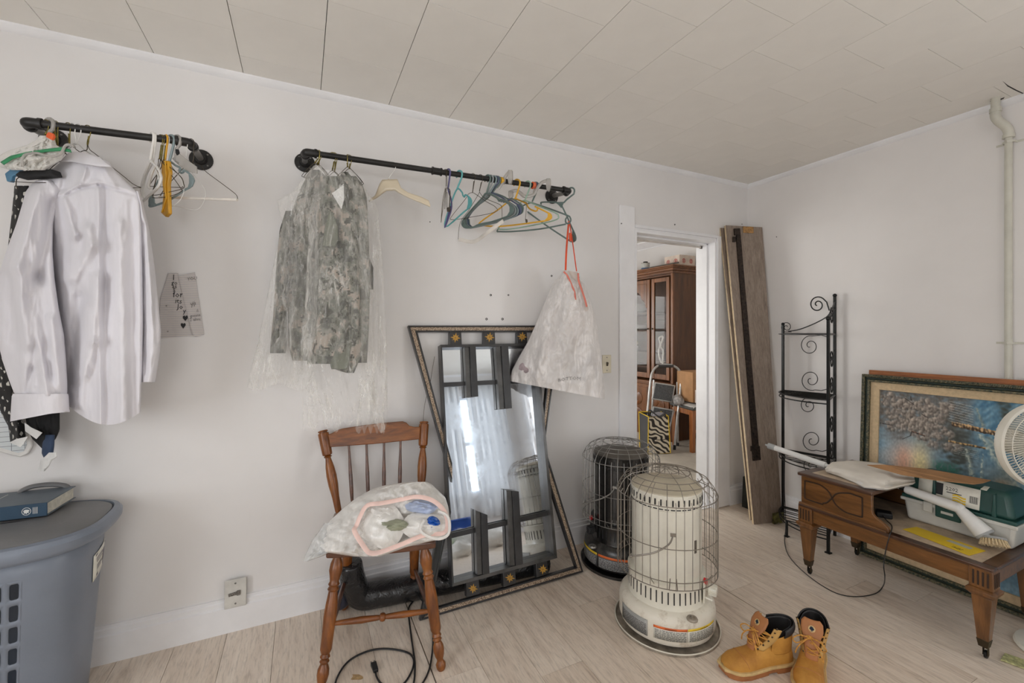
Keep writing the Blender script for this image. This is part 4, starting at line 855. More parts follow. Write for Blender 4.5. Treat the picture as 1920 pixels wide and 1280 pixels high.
# ================= kerosene heaters =================
def heater(label, c, body, body2, tankm, cage, rz, left_controls):
    t = thing('kerosene_heater', label, 'heater', (c[0], c[1], 0), rz)
    L = dict(parent=t, local=True)
    MB().lathe([(.0, .004), (.20, .004), (.215, .006), (.222, .014), (.2245, .014), (.2245, .0), (.0, .0)], 64, cap=False).build('drip_tray', M_tray if body is not M_hblk else M_hblk, **L)
    tk = MB().lathe([(.0, .02), (.185, .02), (.198, .024), (.204, .04), (.205, .105), (.2, .128), (.188, .141), (.17, .147), (.0, .147)], 64, cap=False).build('fuel_tank', tankm, **L)
    MB().tube([(.2235*cos(2*pi*k/64), .2235*sin(2*pi*k/64), .012) for k in range(64)], .0028, 6, True).build('tray_rim', M_cream2 if body is not M_hblk else M_hblk, **L)
    nk = MB().lathe([(.168, .145), (.166, .15), (.164, .235), (.167, .243), (.167, .252), (.15, .256), (.0, .256)], 64, cap=False).build('burner_base', body, **L)
    dm = MB(); N = 44
    dm.lathe([(.148, .25), (.149, .28), (.149, .55), (.152, .553), (.152, .614), (.148, .62)], N, cap=False); dr = dm.build('heat_drum', body, **L, ang=3 if body is not M_hblk else 10)
    MB().lathe([(.151, .612), (.150, .622), (.12, .632), (.06, .645), (.02, .65), (.0, .651)], 48, cap=False).build('drum_top', body2, **L)
    sl = MB(); 
    for i in range(40):
        a = 2*pi*i/40; M = Matrix.Rotation(a, 4, 'Z'); sl.box(M @ Vector((.1525, 0, .588)), (.002, .006, .026), M); sl.box(M @ Vector((.1525, 0, .560)), (.002, .017, .004), M)
    sl.build('vent_slots', M_ink, dr, local=True, smooth=False)
    sl = MB()
    for i in range(44):
        a = 2*pi*i/44; M = Matrix.Rotation(a, 4, 'Z'); sl.box(M @ Vector((.1648, 0, .197)), (.002, .005, .05), M)
    sl.build('vent_slots', M_ink, nk, local=True, smooth=False)
    # wire guard
    g = MB(); rg = .214; w1 = .0016
    for z, r in ((.262, rg), (.292, rg), (.425, rg), (.595, rg), (.652, .178), (.668, .15), (.678, .10), (.682, .055)):
        g.tube([(r*cos(2*pi*k/48), r*sin(2*pi*k/48), z) for k in range(48)], w1*1.25, 6, True)
    n = 40
    for k in range(n):
        a = 2*pi*k/n; ca, sa = cos(a), sin(a)
        P = lambda r, z: (r*ca, r*sa, z)
        top = [P(rg, .262), P(rg, .595)]+([P(.196, .63), P(.178, .652), P(.150, .668)] if k % 2 == 0 else [P(.205, .612)])
        if k % 5 == 0: top += [P(.10, .678), P(.055, .682), P(.012, .690)]
        g.tube(top, w1, 5)
    g.tube([(.012*cos(q), .012*sin(q), .691) for q in [2*pi*i/10 for i in range(10)]], w1, 5, True)
    for a in (-2.2, -.9, .7, 2.3):
        ca, sa = cos(a), sin(a); g.tube([(rg*ca, rg*sa, .30), (.2*ca, .2*sa, .28), (.164*ca, .164*sa, .245)], w1*1.2, 5)
    g.build('wire_guard', cage, **L)
    # bail handle and latch
    hd = MB(); a0 = left_controls[0]; ca, sa = cos(a0), sin(a0); ta, tb = -sa, ca
    hd.tube(smoothpts([(rg*ca, rg*sa, .485), ((rg+.02)*ca-ta*.02, (rg+.02)*sa-tb*.02, .455), ((rg+.03)*ca-ta*.08, (rg+.03)*sa-tb*.08, .42), ((rg+.005)*ca-ta*.165, (rg+.005)*sa-tb*.165, .385)], 5), .0034, 8)
    hd.ball(((rg+.005)*ca-ta*.165, (rg+.005)*sa-tb*.165, .385), .006, 10, 6)
    hd.box((rg*ca, rg*sa, .485), (.008, .022, .012), Matrix.Rotation(a0, 4, 'Z')); hd.build('carry_handle', cage, **L)
    lt = MB()
    for s_ in (-1, 1): lt.tube([((rg+.003)*ca+ta*.012*s_, (rg+.003)*sa+tb*.012*s_, .31), ((rg+.006)*ca+ta*.016*s_, (rg+.006)*sa+tb*.016*s_, .265)], .0022, 6)
    lt.tube([((rg+.006)*ca-ta*.016, (rg+.006)*sa-tb*.016, .265), ((rg+.006)*ca+ta*.016, (rg+.006)*sa+tb*.016, .265)], .0022, 6); lt.build('latch', cage, **L)
    ak = left_controls[1]; M = Matrix.Rotation(ak, 4, 'Z')
    kb = MB(); K = M @ Matrix.Translation((.166, 0, .205)) @ Matrix.Rotation(radians(90), 4, 'Y')
    kb.lathe([(.0, 0), (.012, 0), (.012, .012), (.021, .014)]+[(.022, .016), (.019, .044), (.017, .046), (.0, .046)], 20, K, cap=False)
    for i in range(14):
        a = 2*pi*i/14; kb.box(K @ Vector((.0215*cos(a), .0215*sin(a), .03)), (.004, .003, .028), K.to_3x3().to_4x4() @ Matrix.Rotation(a, 4, 'Z'))
    kb.build('wick_knob', body if body is not M_hblk else M_ink, **L)
    MB().box(M @ Vector((.172, -.035, .252)), (.014, .012, .022), M).build('shut_off_button', M_red, **L)
    pn = MB().box(M @ Vector((.168, -.012, .205)), (.006, .075, .085), M).build('control_plate', body, **L, bevel=.002)
    MB().tube([M @ Vector((.17, -.03, .18)), M @ Vector((.2, -.034, .178))], .004, 8).build('igniter_lever', body, **L)
    return t
M_cream2 = plain('cream_white_enamel', (226, 222, 208), .3, var=.03, scale=6, coat=.4)
kk = NT('dusty_cream_tank'); v_ = kk.coord('Object'); kk.col(kk.mix(kk.ramp(kk.noise(v_, 16, 6, .75), [(.5, (0, 0, 0)), (.75, (255, 255, 255))]), (224, 218, 204), (172, 154, 132))); kk.set(Roughness=.42); M_tankw = kk.m
M_topw = plain('dusty_beige_top', (196, 186, 164), .5, var=.05, scale=9)
M_hblk = plain('black_enamel', (34, 33, 32), .25, var=.2, scale=8, coat=.4)
kk = NT('dusty_black_tank'); v_ = kk.coord('Object'); kk.col(kk.mix(kk.ramp(kk.noise(v_, 14, 6, .75), [(.45, (0, 0, 0)), (.8, (255, 255, 255))]), (38, 37, 36), (104, 100, 94))); kk.set(Roughness=.3); M_tankb = kk.m
M_topb = plain('dusty_dark_top', (86, 80, 72), .5, var=.1)
M_tray = plain('rusty_grey_tray', (156, 146, 132), .5, .1, var=.18, scale=14)
M_cage = plain('dull_chrome_wire', (150, 143, 134), .35, .75, var=.1)
M_cageb = plain('grey_guard_wire', (158, 156, 152), .35, .75, var=.1)
M_red = plain('red_plastic', (206, 34, 40), .4)
WC = (1.482, 1.474); BC = (1.645, 1.982)
hw = heater('cream white kerosene heater in a wire guard, nearer the boots', WC, M_cream2, M_topw, M_tankw, M_cage, -YAW, (radians(-102), radians(-34)))
hb = heater('black kerosene heater in a wire guard behind the white one', BC, M_hblk, M_topb, M_tankb, M_cageb, -YAW, (radians(-112), radians(-160)))
def oncyl(x, y, c, r):
    d = ray(x, y); A_ = d.x**2+d.y**2; B = -(d.x*c[0]+d.y*c[1]); Cc = c[0]**2+c[1]**2-r*r
    t = (-B-sqrt(max(0, B*B-A_*Cc)))/A_; return EYEV+d*t
def cylpatch(par, c, r, x0, y0, x1, y1, z0, z1, mt, name='label', n=10):
    """curved sticker between two pixel columns, real height z0..z1"""
    p = oncyl(x0, y0, c, r); q = oncyl(x1, y1, c, r); a = atan2(p.y-c[1], p.x-c[0]); b = atan2(q.y-c[1], q.x-c[0])
    if b < a-pi: b += 2*pi
    if b > a+pi: b -= 2*pi
    f = lambda u, z, dr=0: Vector((c[0]+(r+dr)*cos(lerp(a, b, u)), c[1]+(r+dr)*sin(lerp(a, b, u)), z))
    o = MB().grid(lambda u, v: f(u, lerp(z0, z1, v)), n, 2).build(name, mt, par, solid=.0006)
    return o, f, abs(b-a)*r
M_lab = plain('cream_label', (228, 226, 214), .5); M_orl = plain('orange_label', (228, 112, 52), .5); M_yll = plain('yellow_label', (232, 196, 52), .5); M_gry = plain('grey_label', (160, 160, 156), .5); M_dlab = plain('dark_grey_label', (88, 90, 92), .5)
def warn(par, c, r, x0, x1, y, z0, z1, band, word, lines, base=M_lab, lw=None, ink=M_ink):
    o, f, W = cylpatch(par, c, r, x0, y, x1, y, z0, z1, base)
    hb_ = (z1-z0)*.18
    if band: cylpatch(o, c, r+.0008, x0, y, x1, y, z1-hb_, z1, band, 'band')
    g = MB(); 
    if word:
        sz = hb_*.95; wd = sum(v.x for v in textgeo(word, sz)[0] and [max(textgeo(word, sz)[0], key=lambda q: q.x)]); off = (W-wd)/2
        lettering(g, word, sz, lambda x, y_: f((x+off)/W, z1-hb_*.85+y_, .0018))
    rr = random.Random(len(word)+lines)
    zt = z1-hb_*1.3
    for i in range(lines):
        z = zt-(zt-z0-.002)*(i+.7)/lines; k_ = .04
        while k_ < .93:
            w_ = rr.uniform(.04, .13); e_ = min(k_+w_, .96)
            g.add([f(k_, z, .0014), f(e_, z, .0014), f(e_, z+.0019, .0014), f(k_, z+.0019, .0014)], [(0, 1, 2, 3)]); k_ = e_+.018
    g.build('print', ink, o, smooth=False, recalc=False)
RT_ = .2062
warn(hw, WC, RT_, 1225, 1289, 1190, .048, .102, M_orl, 'WARNING', 8); warn(hw, WC, RT_, 1290, 1338, 1185, .048, .102, M_yll, 'CAUTION', 8); warn(hw, WC, RT_, 1167, 1214, 1160, .042, .108, None, '', 9, M_gry)
warn(hb, BC, RT_, 1091, 1119, 1045, .035, .105, M_yll, '', 7, M_dlab, ink=M_inkw); warn(hb, BC, RT_, 1121, 1182, 1060, .035, .105, M_orl, '', 7, M_dlab, ink=M_inkw)
for (x, y, par, mt) in ((1298, 1160, hw, M_tray), (1111, 1024, hb, M_cageb)):
    p = onZ(x, y, .15); MB().lathe([(0, -.004), (.021, -.004), (.022, .001), (.019, .006), (.012, .006), (.01, .003), (0, .003)], 20, Matrix.Translation(p), cap=False).box(p+Vector((0, 0, .006)), (.03, .006, .004), Matrix.Rotation(.8, 4, 'Z')).build('fuel_cap', mt, par)
p, q = oncyl(1301, 1040, WC, .1495), oncyl(1307, 1010, WC, .1495)
MB().box((p+q)/2, (.004, .014, .055), Matrix.Rotation(atan2(p.y-WC[1], p.x-WC[0]), 4, 'Z')).build('sight_window', M_topb, hw, bevel=.002)

# ================= laundry hamper and book =================
M_ham = plain('slate_grey_plastic', (120, 128, 141), .38, var=.03, scale=4, bump=.12, bscale=120, spec=.5)
M_hamlid = plain('grey_plastic_lid', (112, 112, 113), .45, var=.04, scale=4, bump=.15, bscale=140)
HC = Vector((-.925, 2.015, 0))
hm = thing('laundry_hamper', 'slate grey plastic laundry hamper with oval holes and a curved lid', 'hamper', HC)
def hsec(a, rx, ry, p=3.2):
    c, s = cos(a), sin(a); return (abs(c)**(2/p)*rx*(1 if c > 0 else -1), abs(s)**(2/p)*ry*(1 if s > 0 else -1))
def hS(u, z):
    t = z/.62; rx = lerp(.232, .280, t**1.0); ry = lerp(.15, .185, t)
    x, y = hsec(2*pi*u, rx, ry); return Vector((HC.x+x, HC.y+y, z))
# wall built from cells; some cells have a rounded hole through them
NUc, NVc = 44, 9; m = MB()
def cell(u0, u1, z0, z1, hole):
    q = [hS(u0, z0), hS(u1, z0), hS(u1, z1), hS(u0, z1)]
    if not hole: m.add(q, [(0, 1, 2, 3)]); return
    P = lambda a, b: hS(lerp(u0, u1, a), lerp(z0, z1, b))
    K = 16; outer = []; inner = []
    for k in range(K):
        a = 2*pi*(k+.5)/K-3*pi/4
        c, s = cos(a), sin(a); mx = max(abs(c), abs(s)); outer.append(P(.5+.5*c/mx, .5+.5*s/mx))
        x = abs(c)**.45*(1 if c > 0 else -1); y = abs(s)**.45*(1 if s > 0 else -1); pin = 1-.16*(1-abs(y))
        inner.append(P(.5+.32*x*pin, .5+.37*y))
    corners = [P(0, 0), P(1, 0), P(1, 1), P(0, 1)]
    vs = outer+inner+corners; fs = []
    per = K//4
    for k in range(K):
        j = (k+1) % K
        if j % per == 0: fs.append((k, 2*K+(j//per) % 4, j, K+j, K+k))
        else: fs.append((k, j, K+j, K+k))
    m.add(vs, fs)
for j in range(NVc):
    z0, z1 = .02+.6*j/NVc, .02+.6*(j+1)/NVc
    for i in range(NUc):
        u0, u1 = i/NUc, (i+1)/NUc; uc = (i+.5)/NUc
        front = .55 < uc < .815; row = 1 <= j <= 7
        cell(u0, u1, z0, z1, front and row)
bo = m.build('basket', M_ham, hm, solid=.004)
b_ = bmesh.new(); b_.from_mesh(bo.data); bmesh.ops.remove_doubles(b_, verts=b_.verts, dist=.0004); bmesh.ops.recalc_face_normals(b_, faces=b_.faces); b_.to_mesh(bo.data); b_.free()
bo.data.shade_smooth(); bo.data.set_sharp_from_angle(angle=radians(50))
MB().grid(lambda u, v: hS(u, .02)*(1) if v > .5 else HC+Vector((0, 0, .02)), 48, 2, cu=True).build('bottom', M_ham, hm)
def hring(prof, name, mt, n=72, cap=None):
    mm = MB(); mm.grid(lambda u, v: (lambda k: Vector((HC.x+hsec(2*pi*u, prof[k][0]+.1, prof[k][0], 3.2)[0], HC.y+hsec(2*pi*u, prof[k][0]+.1, prof[k][0], 3.2)[1], prof[k][1])))(round(v*(len(prof)-1))), n, len(prof), cu=True)
    return mm.build(name, mt, hm)
hring([(.186, .60), (.192, .605), (.196, .612), (.218, .618), (.225, .63), (.226, .648), (.218, .66), (.204, .664), (.200, .655), (.195, .64)], 'rim', M_ham)
hring([(.1985, .645), (.1985, .660), (.190, .666), (.12, .674), (.05, .677), (.004, .678)], 'lid', M_hamlid)
MB().tube(smoothpts([onY(x, y, 2.19) for x, y in [(36, 931), (40, 921), (60, 912), (90, 908), (115, 909), (127, 914), (129, 924), (122, 934)]], 5), .0105, 10, flat=.8).build('lid_handle', M_hamlid, hm)
for k in range(4):
    pass
def huz(x, y):
    """hamper-surface coordinates (u, z) under a pixel"""
    best = None
    for i in range(240):
        u = -.12+.24*i/240
        for j in range(60):
            z = .3+.3*j/60; p = hS(u % 1, z); d = p-EYEV; t = d.dot(FW); e = (CX+F*d.dot(RT)/t-x)**2+(CY-F*d.z/t-y)**2
            if best is None or e < best[0]: best = (e, u, z)
    return best[1:]
def hpq(c, u, v, o):
    a, b, cc, d = c; U_ = lerp(lerp(a[0], b[0], u), lerp(d[0], cc[0], u), v); Z_ = lerp(lerp(a[1], b[1], u), lerp(d[1], cc[1], u), v); p = hS(U_ % 1, Z_); n = Vector((p.x-HC.x, p.y-HC.y, 0)).normalized(); return p+n*o
hc_ = [huz(*q) for q in ((173, 1043), (199, 1008), (197, 1056), (171, 1092))]
so = MB().grid(lambda u, v: hpq(hc_, u, v, .004), 6, 6).build('label', M_lab, hm, solid=.001)
g = MB()
for (u0, u1, v0, v1) in [(.1, .9, .05, .12), (.12, .5, .2, .24), (.12, .55, .28, .31), (.12, .5, .35, .38), (.12, .45, .5, .53), (.12, .5, .57, .6), (.12, .42, .64, .67), (.1, .9, .84, .94), (.6, .9, .25, .75)]:
    g.add([hpq(hc_, a, b, .0055) for a, b in ((u0, v0), (u1, v0), (u1, v1), (u0, v1))], [(0, 1, 2, 3)])
g.build('print', plain('grey_violet_print', (112, 108, 120), .6), so, smooth=False, recalc=False)
hc_ = [huz(*q) for q in ((184, 996), (204, 979), (202, 988), (182, 1007))]
MB().grid(lambda u, v: hpq(hc_, u, v, .003), 6, 3).build('grip_slot', M_ink, hm, solid=.001)
# book
M_bk = plain('slate_book_cover', (92, 102, 112), .5, var=.05); M_spine = plain('petrol_blue_spine', (38, 66, 88), .5, var=.05); M_pages = plain('page_edges', (206, 202, 188), .8, var=.05, scale=60)
bk = thing('hardcover_book', 'hardcover book with petrol blue spine lying on the hamper lid', 'book', (-.93, 1.95, .68))
B0, B1 = onZ(89, 966, .683), onZ(-75, 985, .683); sx = (B0-B1).normalized(); 
E1 = onZ(112, 923, .735); dv = (E1-onZ(90, 945, .735)); dvn = Vector((-sx.y, sx.x, 0)); Lb, Wb, Tb = .25, .17, .045
def bkbox(x0, x1, y0, y1, z0, z1, nm, mt, par=bk, **k):
    P = lambda x, y, z: B0-sx*x+dvn*y+Vector((0, 0, z))
    return MB().prism([P(x0, y0, z0), P(x1, y0, z0), P(x1, y1, z0), P(x0, y1, z0)], (0, 0, z1-z0)).build(nm, mt, par, **k)
bkbox(0, Lb, 0, Wb, Tb-.003, Tb, 'cover', M_bk, bevel=.001); bkbox(0, Lb, 0, Wb, 0, .003, 'cover', M_bk, bevel=.001); sp = bkbox(0, Lb, -.003, .002, 0, Tb, 'spine', M_spine, bevel=.0015); bkbox(.005, Lb-.005, .003, Wb-.006, .003, Tb-.003, 'page_block', M_pages)
g = MB(); SPf = lambda x, z: B0-sx*x+dvn*-.0036+Vector((0, 0, z))
# crest: lion over a shield, and a short imprint beside it
cc = .052
g.add([SPf(cc+.012*cos(a), Tb/2+.013*sin(a)) for a in [2*pi*i/18 for i in range(18)]]+[SPf(cc+.0105*cos(a), Tb/2+.0115*sin(a)) for a in [2*pi*i/18 for i in range(18)]], [(i, (i+1) % 18, 18+(i+1) % 18, 18+i) for i in range(18)])
g.add([SPf(cc+x, Tb/2+z) for x, z in [(-.007, .004), (-.002, .006), (.004, .006), (.008, .002), (.006, -.003), (.007, -.008), (.003, -.005), (0, -.009), (-.003, -.004), (-.007, -.008), (-.005, -.001), (-.008, 0)]], [tuple(range(12))])
for i in range(4):
    xx = .024+i*.0035; g.add([SPf(xx, .012), SPf(xx+.0012, .012), SPf(xx+.0012, .034), SPf(xx, .034)], [(0, 1, 2, 3)])
for i in range(3):
    xx = .118+i*.006; g.add([SPf(xx, .009), SPf(xx+.0025, .009), SPf(xx+.0025, .028-i*.003), SPf(xx, .028-i*.003)], [(0, 1, 2, 3)])
g.build('spine_print', M_inkw, sp, smooth=False, recalc=False)
CVf = lambda x, y: B0-sx*x+dvn*y+Vector((0, 0, Tb+.0003))
g = MB()
for q in (((.172, .06), (.174, .06), (.174, .14), (.172, .14)), ((.172, .06), (.22, .06), (.22, .062), (.172, .062))): g.add([CVf(*p) for p in q], [(0, 1, 2, 3)])
g.build('cover_print', M_inkw, bk, smooth=False, recalc=False)

# ================= vinyl bag, ball, cord and stain behind and below the chair =================
kk = NT('creased_black_vinyl'); v_ = kk.coord('Object'); kk.col((30, 30, 32)); kk.set(Roughness=.22); kk.b.inputs['Specular IOR Level'].default_value = .6; kk.bump(kk.noise(v_, 11, 4, .6, .8), .8, .02); M_vinyl = kk.m
pts = smoothpts([(.20, 2.13, .25), (.215, 2.14, .15), (.25, 2.15, .07), (.34, 2.14, .062), (.55, 2.12, .06), (.80, 2.10, .055), (1.0, 2.09, .05), (1.22, 2.08, .045)], 5)
tag(MB().tube(pts, [lerp(.052, .06, min(1, i/8)) for i in range(len(pts))], 18, flat=1.0).build('vinyl_carry_bag', M_vinyl, sub=1), 'long black vinyl carry bag lying behind the chair and mirror', 'bag')
tag(MB().ball(onY(637, 1120, 2.18)+Vector((0, 0, .0)), .052, 24, 14).build('exercise_ball', plain('navy_rubber', (44, 46, 62), .35, var=.1)), 'dark navy rubber ball behind the left front chair leg', 'ball')
M_cord = plain('black_cord', (26, 26, 28), .45)
def cordz(pts, z=.005): return [onZ(x, y, z) for x, y in pts]
cd = thing('extension_lead', 'black power cord looping on the floor beside the chair', 'cord', onZ(720, 1265, 0))
c1 = cordz([(703, 1250), (706, 1268), (716, 1282), (735, 1290), (755, 1283), (770, 1262), (776, 1240), (768, 1225), (745, 1218), (715, 1216), (685, 1222), (655, 1238), (636, 1262), (628, 1290), (640, 1330), (680, 1350), (730, 1330), (770, 1295), (778, 1250), (772, 1200), (767, 1160), (766, 1140), (776, 1125)])
c2 = cordz([(766, 1310), (790, 1284), (806, 1250), (812, 1200), (808, 1160)])+[onZ(800, 1135, .05), onZ(785, 1118, .06), onZ(778, 1100, .05)]
MB().tube(smoothpts(c1, 6), .0036, 8).build('cable', M_cord, cd); MB().tube(smoothpts(c2, 6), .0036, 8).build('cable', M_cord, cd)
pa, pb = onZ(700, 1243, .009), onZ(705, 1258, .009)
pg = MB().taper(pb, pa, (.018, .011), (.022, .014), up=(0, 0, 1)).build('plug', M_cord, cd, bevel=.002)
dd = (pa-pb).normalized(); sd = Vector((-dd.y, dd.x, 0))
for s_ in (-1, 1): MB().bar(pa+sd*.006*s_, pa+sd*.006*s_+dd*.014, .005, .0015).build('prong', M_cage, pg)
st = [onZ(668+10*cos(a)*(1+.35*sin(3*a+1)), 1269+7*sin(a)*(1+.3*cos(2*a)), .0006) for a in [2*pi*i/20 for i in range(20)]]
tag(MB().prism(st, (0, 0, .0006)).build('floor_stain', plain('tan_stain', (176, 146, 104), .6, var=.12, scale=60), smooth=False), 'dried tan stain on the floor inside the cord loop', 'stain')
# ================= wall details =================
def wallplate(name, label, cx, cy, w_, h_, mt, cat='wall plate', kind='switch'):
    c = onY(cx, cy, Y0); t = thing(name, label, cat, c)
    c = c-Vector((0, .0205 if kind == 'blank' else 0, 0)); MB().box(c+Vector((0, -.003, 0)), (w_, .006, h_)).build('plate', mt, t, bevel=.0025)
    if kind == 'blank':
        MB().box(c+Vector((-.006, -.008, .0)), (.04, .006, .013), Matrix.Rotation(-.1, 4, 'Y')).box(c+Vector((.012, -.010, .002)), (.014, .008, .020)).build('corroded_socket', plain('corroded_metal', (118, 114, 108), .5, .5, var=.3, scale=200), t, bevel=.002)
    else:
        MB().box(c+Vector((0, -.009, 0)), (.010, .014, .024), Matrix.Rotation(.3, 4, 'X')).build('toggle', M_topb, t, bevel=.002)
    for s_ in (-1, 1): MB().ball(c+Vector((0, -.006, s_*h_*.36)), (.004, .002, .004), 8, 5).build('screw', M_pipegrey, t)
wallplate('outlet_plate', 'blank white outlet plate cut into the baseboard left of the chair', 443, 1106, .082, .122, plain('white_plate', (206, 204, 198), .4), kind='blank')
wallplate('light_switch', 'cream light switch plate just right of the hanging white bag', 1137, 682, .07, .115, plain('cream_plate', (222, 214, 192), .4))
for (x, y, r, lb) in ((920, 553, .006, 'upper left anchor hole above the hourglass mirror'), (953, 553, .005, 'upper right anchor hole above the hourglass mirror'), (912, 598, .0065, 'lower left anchor hole above the hourglass mirror'), (942, 598, .0065, 'lower right anchor hole above the hourglass mirror'), (1034, 517, .0055, 'anchor hole left of the hanging bag drawstring'),
        (1085, 520, .0045, 'anchor hole beside the mouth of the hanging bag'), (806, 416, .003, 'tiny hole under the cream suit hanger'), (1265, 421, .005, 'small hole over the doorway'), (1165, 419, .004, 'tiny hole at the head of the left door casing')):
    p = onY(x, y, Y0-(.014 if x == 1165 else 0)); tag(MB().lathe([(0, 0), (r*.4, -.001), (r*.6, .002), (r, .0025), (r, 0)], 12, Matrix.Translation(p) @ Matrix.Rotation(radians(90), 4, 'X'), cap=False).build('wall_anchor', M_hole), 'dark '+lb, 'wall anchor')
for (x, y, lb) in ((1456, 444, 'tiny nail in the right wall beside the leaning planks'), (1391, 420, 'tiny nail in the corner above the leaning planks')):
    p = onX(x, y) if x > 1400 else onY(x, y); tag(MB().ball(p, .0035, 8, 6).build('nail', M_hole), lb, 'nail')
# ---- folded notebook page taped to the wall ----
PN = Pl((0, Y0-.002, 0), 0)
M_paper = NT('ruled_paper'); gy = M_paper.coord('Object', (1, 1, 1)); wv = M_paper.new('ShaderNodeTexWave'); wv.bands_direction = 'Z'; wv.inputs['Scale'].default_value = 42; M_paper.l(gy, wv.inputs['Vector'])
M_paper.col(M_paper.ramp(wv.outputs['Fac'], [(.0, (158, 160, 176)), (.14, (208, 202, 197)), (1, (208, 202, 197))])); M_paper.set(Roughness=.85); M_paper = M_paper.m
nb = thing('notebook_page', 'folded lined notebook page with pencil writing and two black hearts on the wall', 'note', PN(335, 570))
MB().prism([PN(x, y, .001) for x, y in [(316, 512), (334, 512), (366, 628), (302, 634), (299, 620), (301, 560)]], (0, -.0008, 0)).build('sheet', M_paper, nb, smooth=False)
MB().prism([PN(334, 517, .003), PN(365.5, 510.5, .003), PN(382.5, 627, .006), (PN(366, 631, .008)), PN(361, 627, .006)], (0, -.0008, 0)).build('folded_flap', M_paper, nb, smooth=False)
def hand(s, x, y, size, rot, o):
    g = MB(); c = cos(rot); sn = sin(rot); k = 1.0
    lettering(g, s, size, lambda a, b: PN(x+(a*c+b*sn)*k, y+(a*sn-b*c)*k, o)); return g
gw = MB()
for s, x, y, sz, r_ in (('I', 323.5, 525, 15, .03), ('go', 321, 533, 12, .1), ('as', 322, 540, 12, .05), ('s', 324, 546, 13, 0), ('for', 324, 557, 16, .02), ('its', 328, 568, 14, .1), ('Jo', 332, 579, 14, .05), ('y', 343, 587, 13, 0)):
    g = hand(s, x, y, sz, r_, .0032); gw.add(g.v, g.f)
for cx, cy, r in ((347.5, 596, 5), (343.5, 610, 5)):
    gw.add([PN(cx+r*(16*sin(a)**3)/17, cy-r*(13*cos(a)-5*cos(2*a)-2*cos(3*a)-cos(4*a))/13, .0034) for a in [2*pi*i/24 for i in range(24)]], [tuple(range(24))])
gw.build('pencil_writing', M_ink, nb, smooth=False, recalc=False)
gw = MB()
for s, x, y, sz, r_ in (('YOU', 351, 526, 9, -.1), ('yji', 358, 574, 12, -.3), ('il', 369, 585, 8, -.2), ('gonna', 357, 595, 8, -.15), ('2 alive', 356, 602, 8, -.1)):
    g = hand(s, x, y, sz, r_, .0088); gw.add(g.v, g.f)
gw.build('faint_writing', plain('pencil_grey', (110, 106, 104), .7), nb, smooth=False, recalc=False)['kind'] = 'stuff'
for x, y in ((312, 573), (314.5, 621)): MB().lathe([(0, 0), (.003, 0), (.003, .0006), (0, .0006)], 12, Matrix.Translation(PN(x, y, .0026)) @ Matrix.Rotation(radians(90), 4, 'X'), cap=False).build('punch_hole', plain('grey_hole', (150, 146, 142), .8), nb)
# ================= hanging bin bag =================
P0 = onrod(1071, RR); PH = Pl(P0+Vector((0, -.02, 0)), D(-24))
hbg = thing('hanging_bin_bag', 'full white bin bag hanging by an orange drawstring from the rod end', 'bag', PH(1060, 735))
M_bagh = film('stretched_white_bag', (232, 228, 226), .66, .3, 24, .8, .3, .3)
M_orst = plain('orange_drawstring', (226, 84, 46), .4)
rows = [(507, 1056, 1066), (520, 1046, 1076), (532, 1036, 1098), (560, 1024, 1106), (583, 1014, 1114), (612, 1002, 1120), (640, 989, 1125), (668, 973, 1129), (695, 959, 1132), (712, 954, 1135), (716, 954, 1135)]
cloth(rows, PH, 0, 56, 90, [((1060, 515), (975, 700), 5, .008), ((1065, 520), (1010, 715), 5, -.008), ((1060, 540), (1055, 720), 6, .01), ((1075, 600), (1100, 720), 7, -.01), ((1020, 640), (1010, 700), 9, .03), ((1090, 600), (1060, 660), 9, .02), ((1085, 576), (1112, 570), 5, .012), ((1110, 650), (1095, 710), 8, .02), ((1040, 600), (1030, 640), 7, -.01)],
    .10, .07, .014, (12, 7), seed=12, bot=lambda u: -2+34*u).build('sack', M_bagh, hbg, ang=180, sub=1)
for x, y, rx_, ry_, c3 in ((1000, 690, .09, .06, (176, 160, 164)), (1050, 680, .12, .10, (206, 202, 200)), (1100, 690, .09, .07, (150, 150, 160)), (1085, 620, .08, .10, (214, 200, 194)), (1030, 650, .05, .05, (190, 176, 180))):
    MB().ball(PH(x, y, .01), (rx_, .05, ry_), 18, 12).build('bagged_clutter', plain('bagged_clutter_'+str(x), c3, .8, var=.15, scale=14), hbg)
MB().grid(lambda u, v: PH(*[lerp(lerp((1058, 1083)[0], 1078, v), lerp(1083, 1104, v), u), lerp(506+4*u, lerp(572, 580, u)-10*sin(pi*u)*-1, v)][:2], .085-.03*sin(pi*u)), 16, 20).build('inner_mouth', plain('bag_inside', (206, 196, 188), .5, var=.03), hbg, ang=180)
for pts in ([(1057, 509), (1064, 517), (1070, 530), (1077, 547), (1079, 562)], [(1084, 512), (1085, 526), (1091, 544), (1097, 562), (1100, 575)]):
    MB().tube(smoothpts([PH(x, y, .1) for x, y in pts], 5), .0048, 8, flat=.5, upv=tuple(PH.n)).build('drawstring_hem', plain('red_hem', (214, 120, 104), .5), hbg)
MB().tube(smoothpts([PH(1060.5, 507, .06), PH(1062, 470, .03), PH(1066, 421, .01), PH(1068, 419, .0), PH(1073, 450, .02), PH(1081, 508, .06)], 6), .0052, 8, flat=.6, upv=tuple(PH.n)).build('drawstring', M_orst, hbg)
MB().tube([PH(1069, 437, .02), PH(1069.5, 452, .025)], .0075, 8).build('drawstring_knot', M_orst, hbg)
g = MB(); lettering(g, 'BOTTOM', 13, lambda a, b: PH(1046+a*.8, 714-b*.7+4*sin((a)*.05+2.6)+a*.05, .112)); g.build('print', plain('grey_bag_print', (132, 130, 130), .6), hbg, smooth=False, recalc=False)

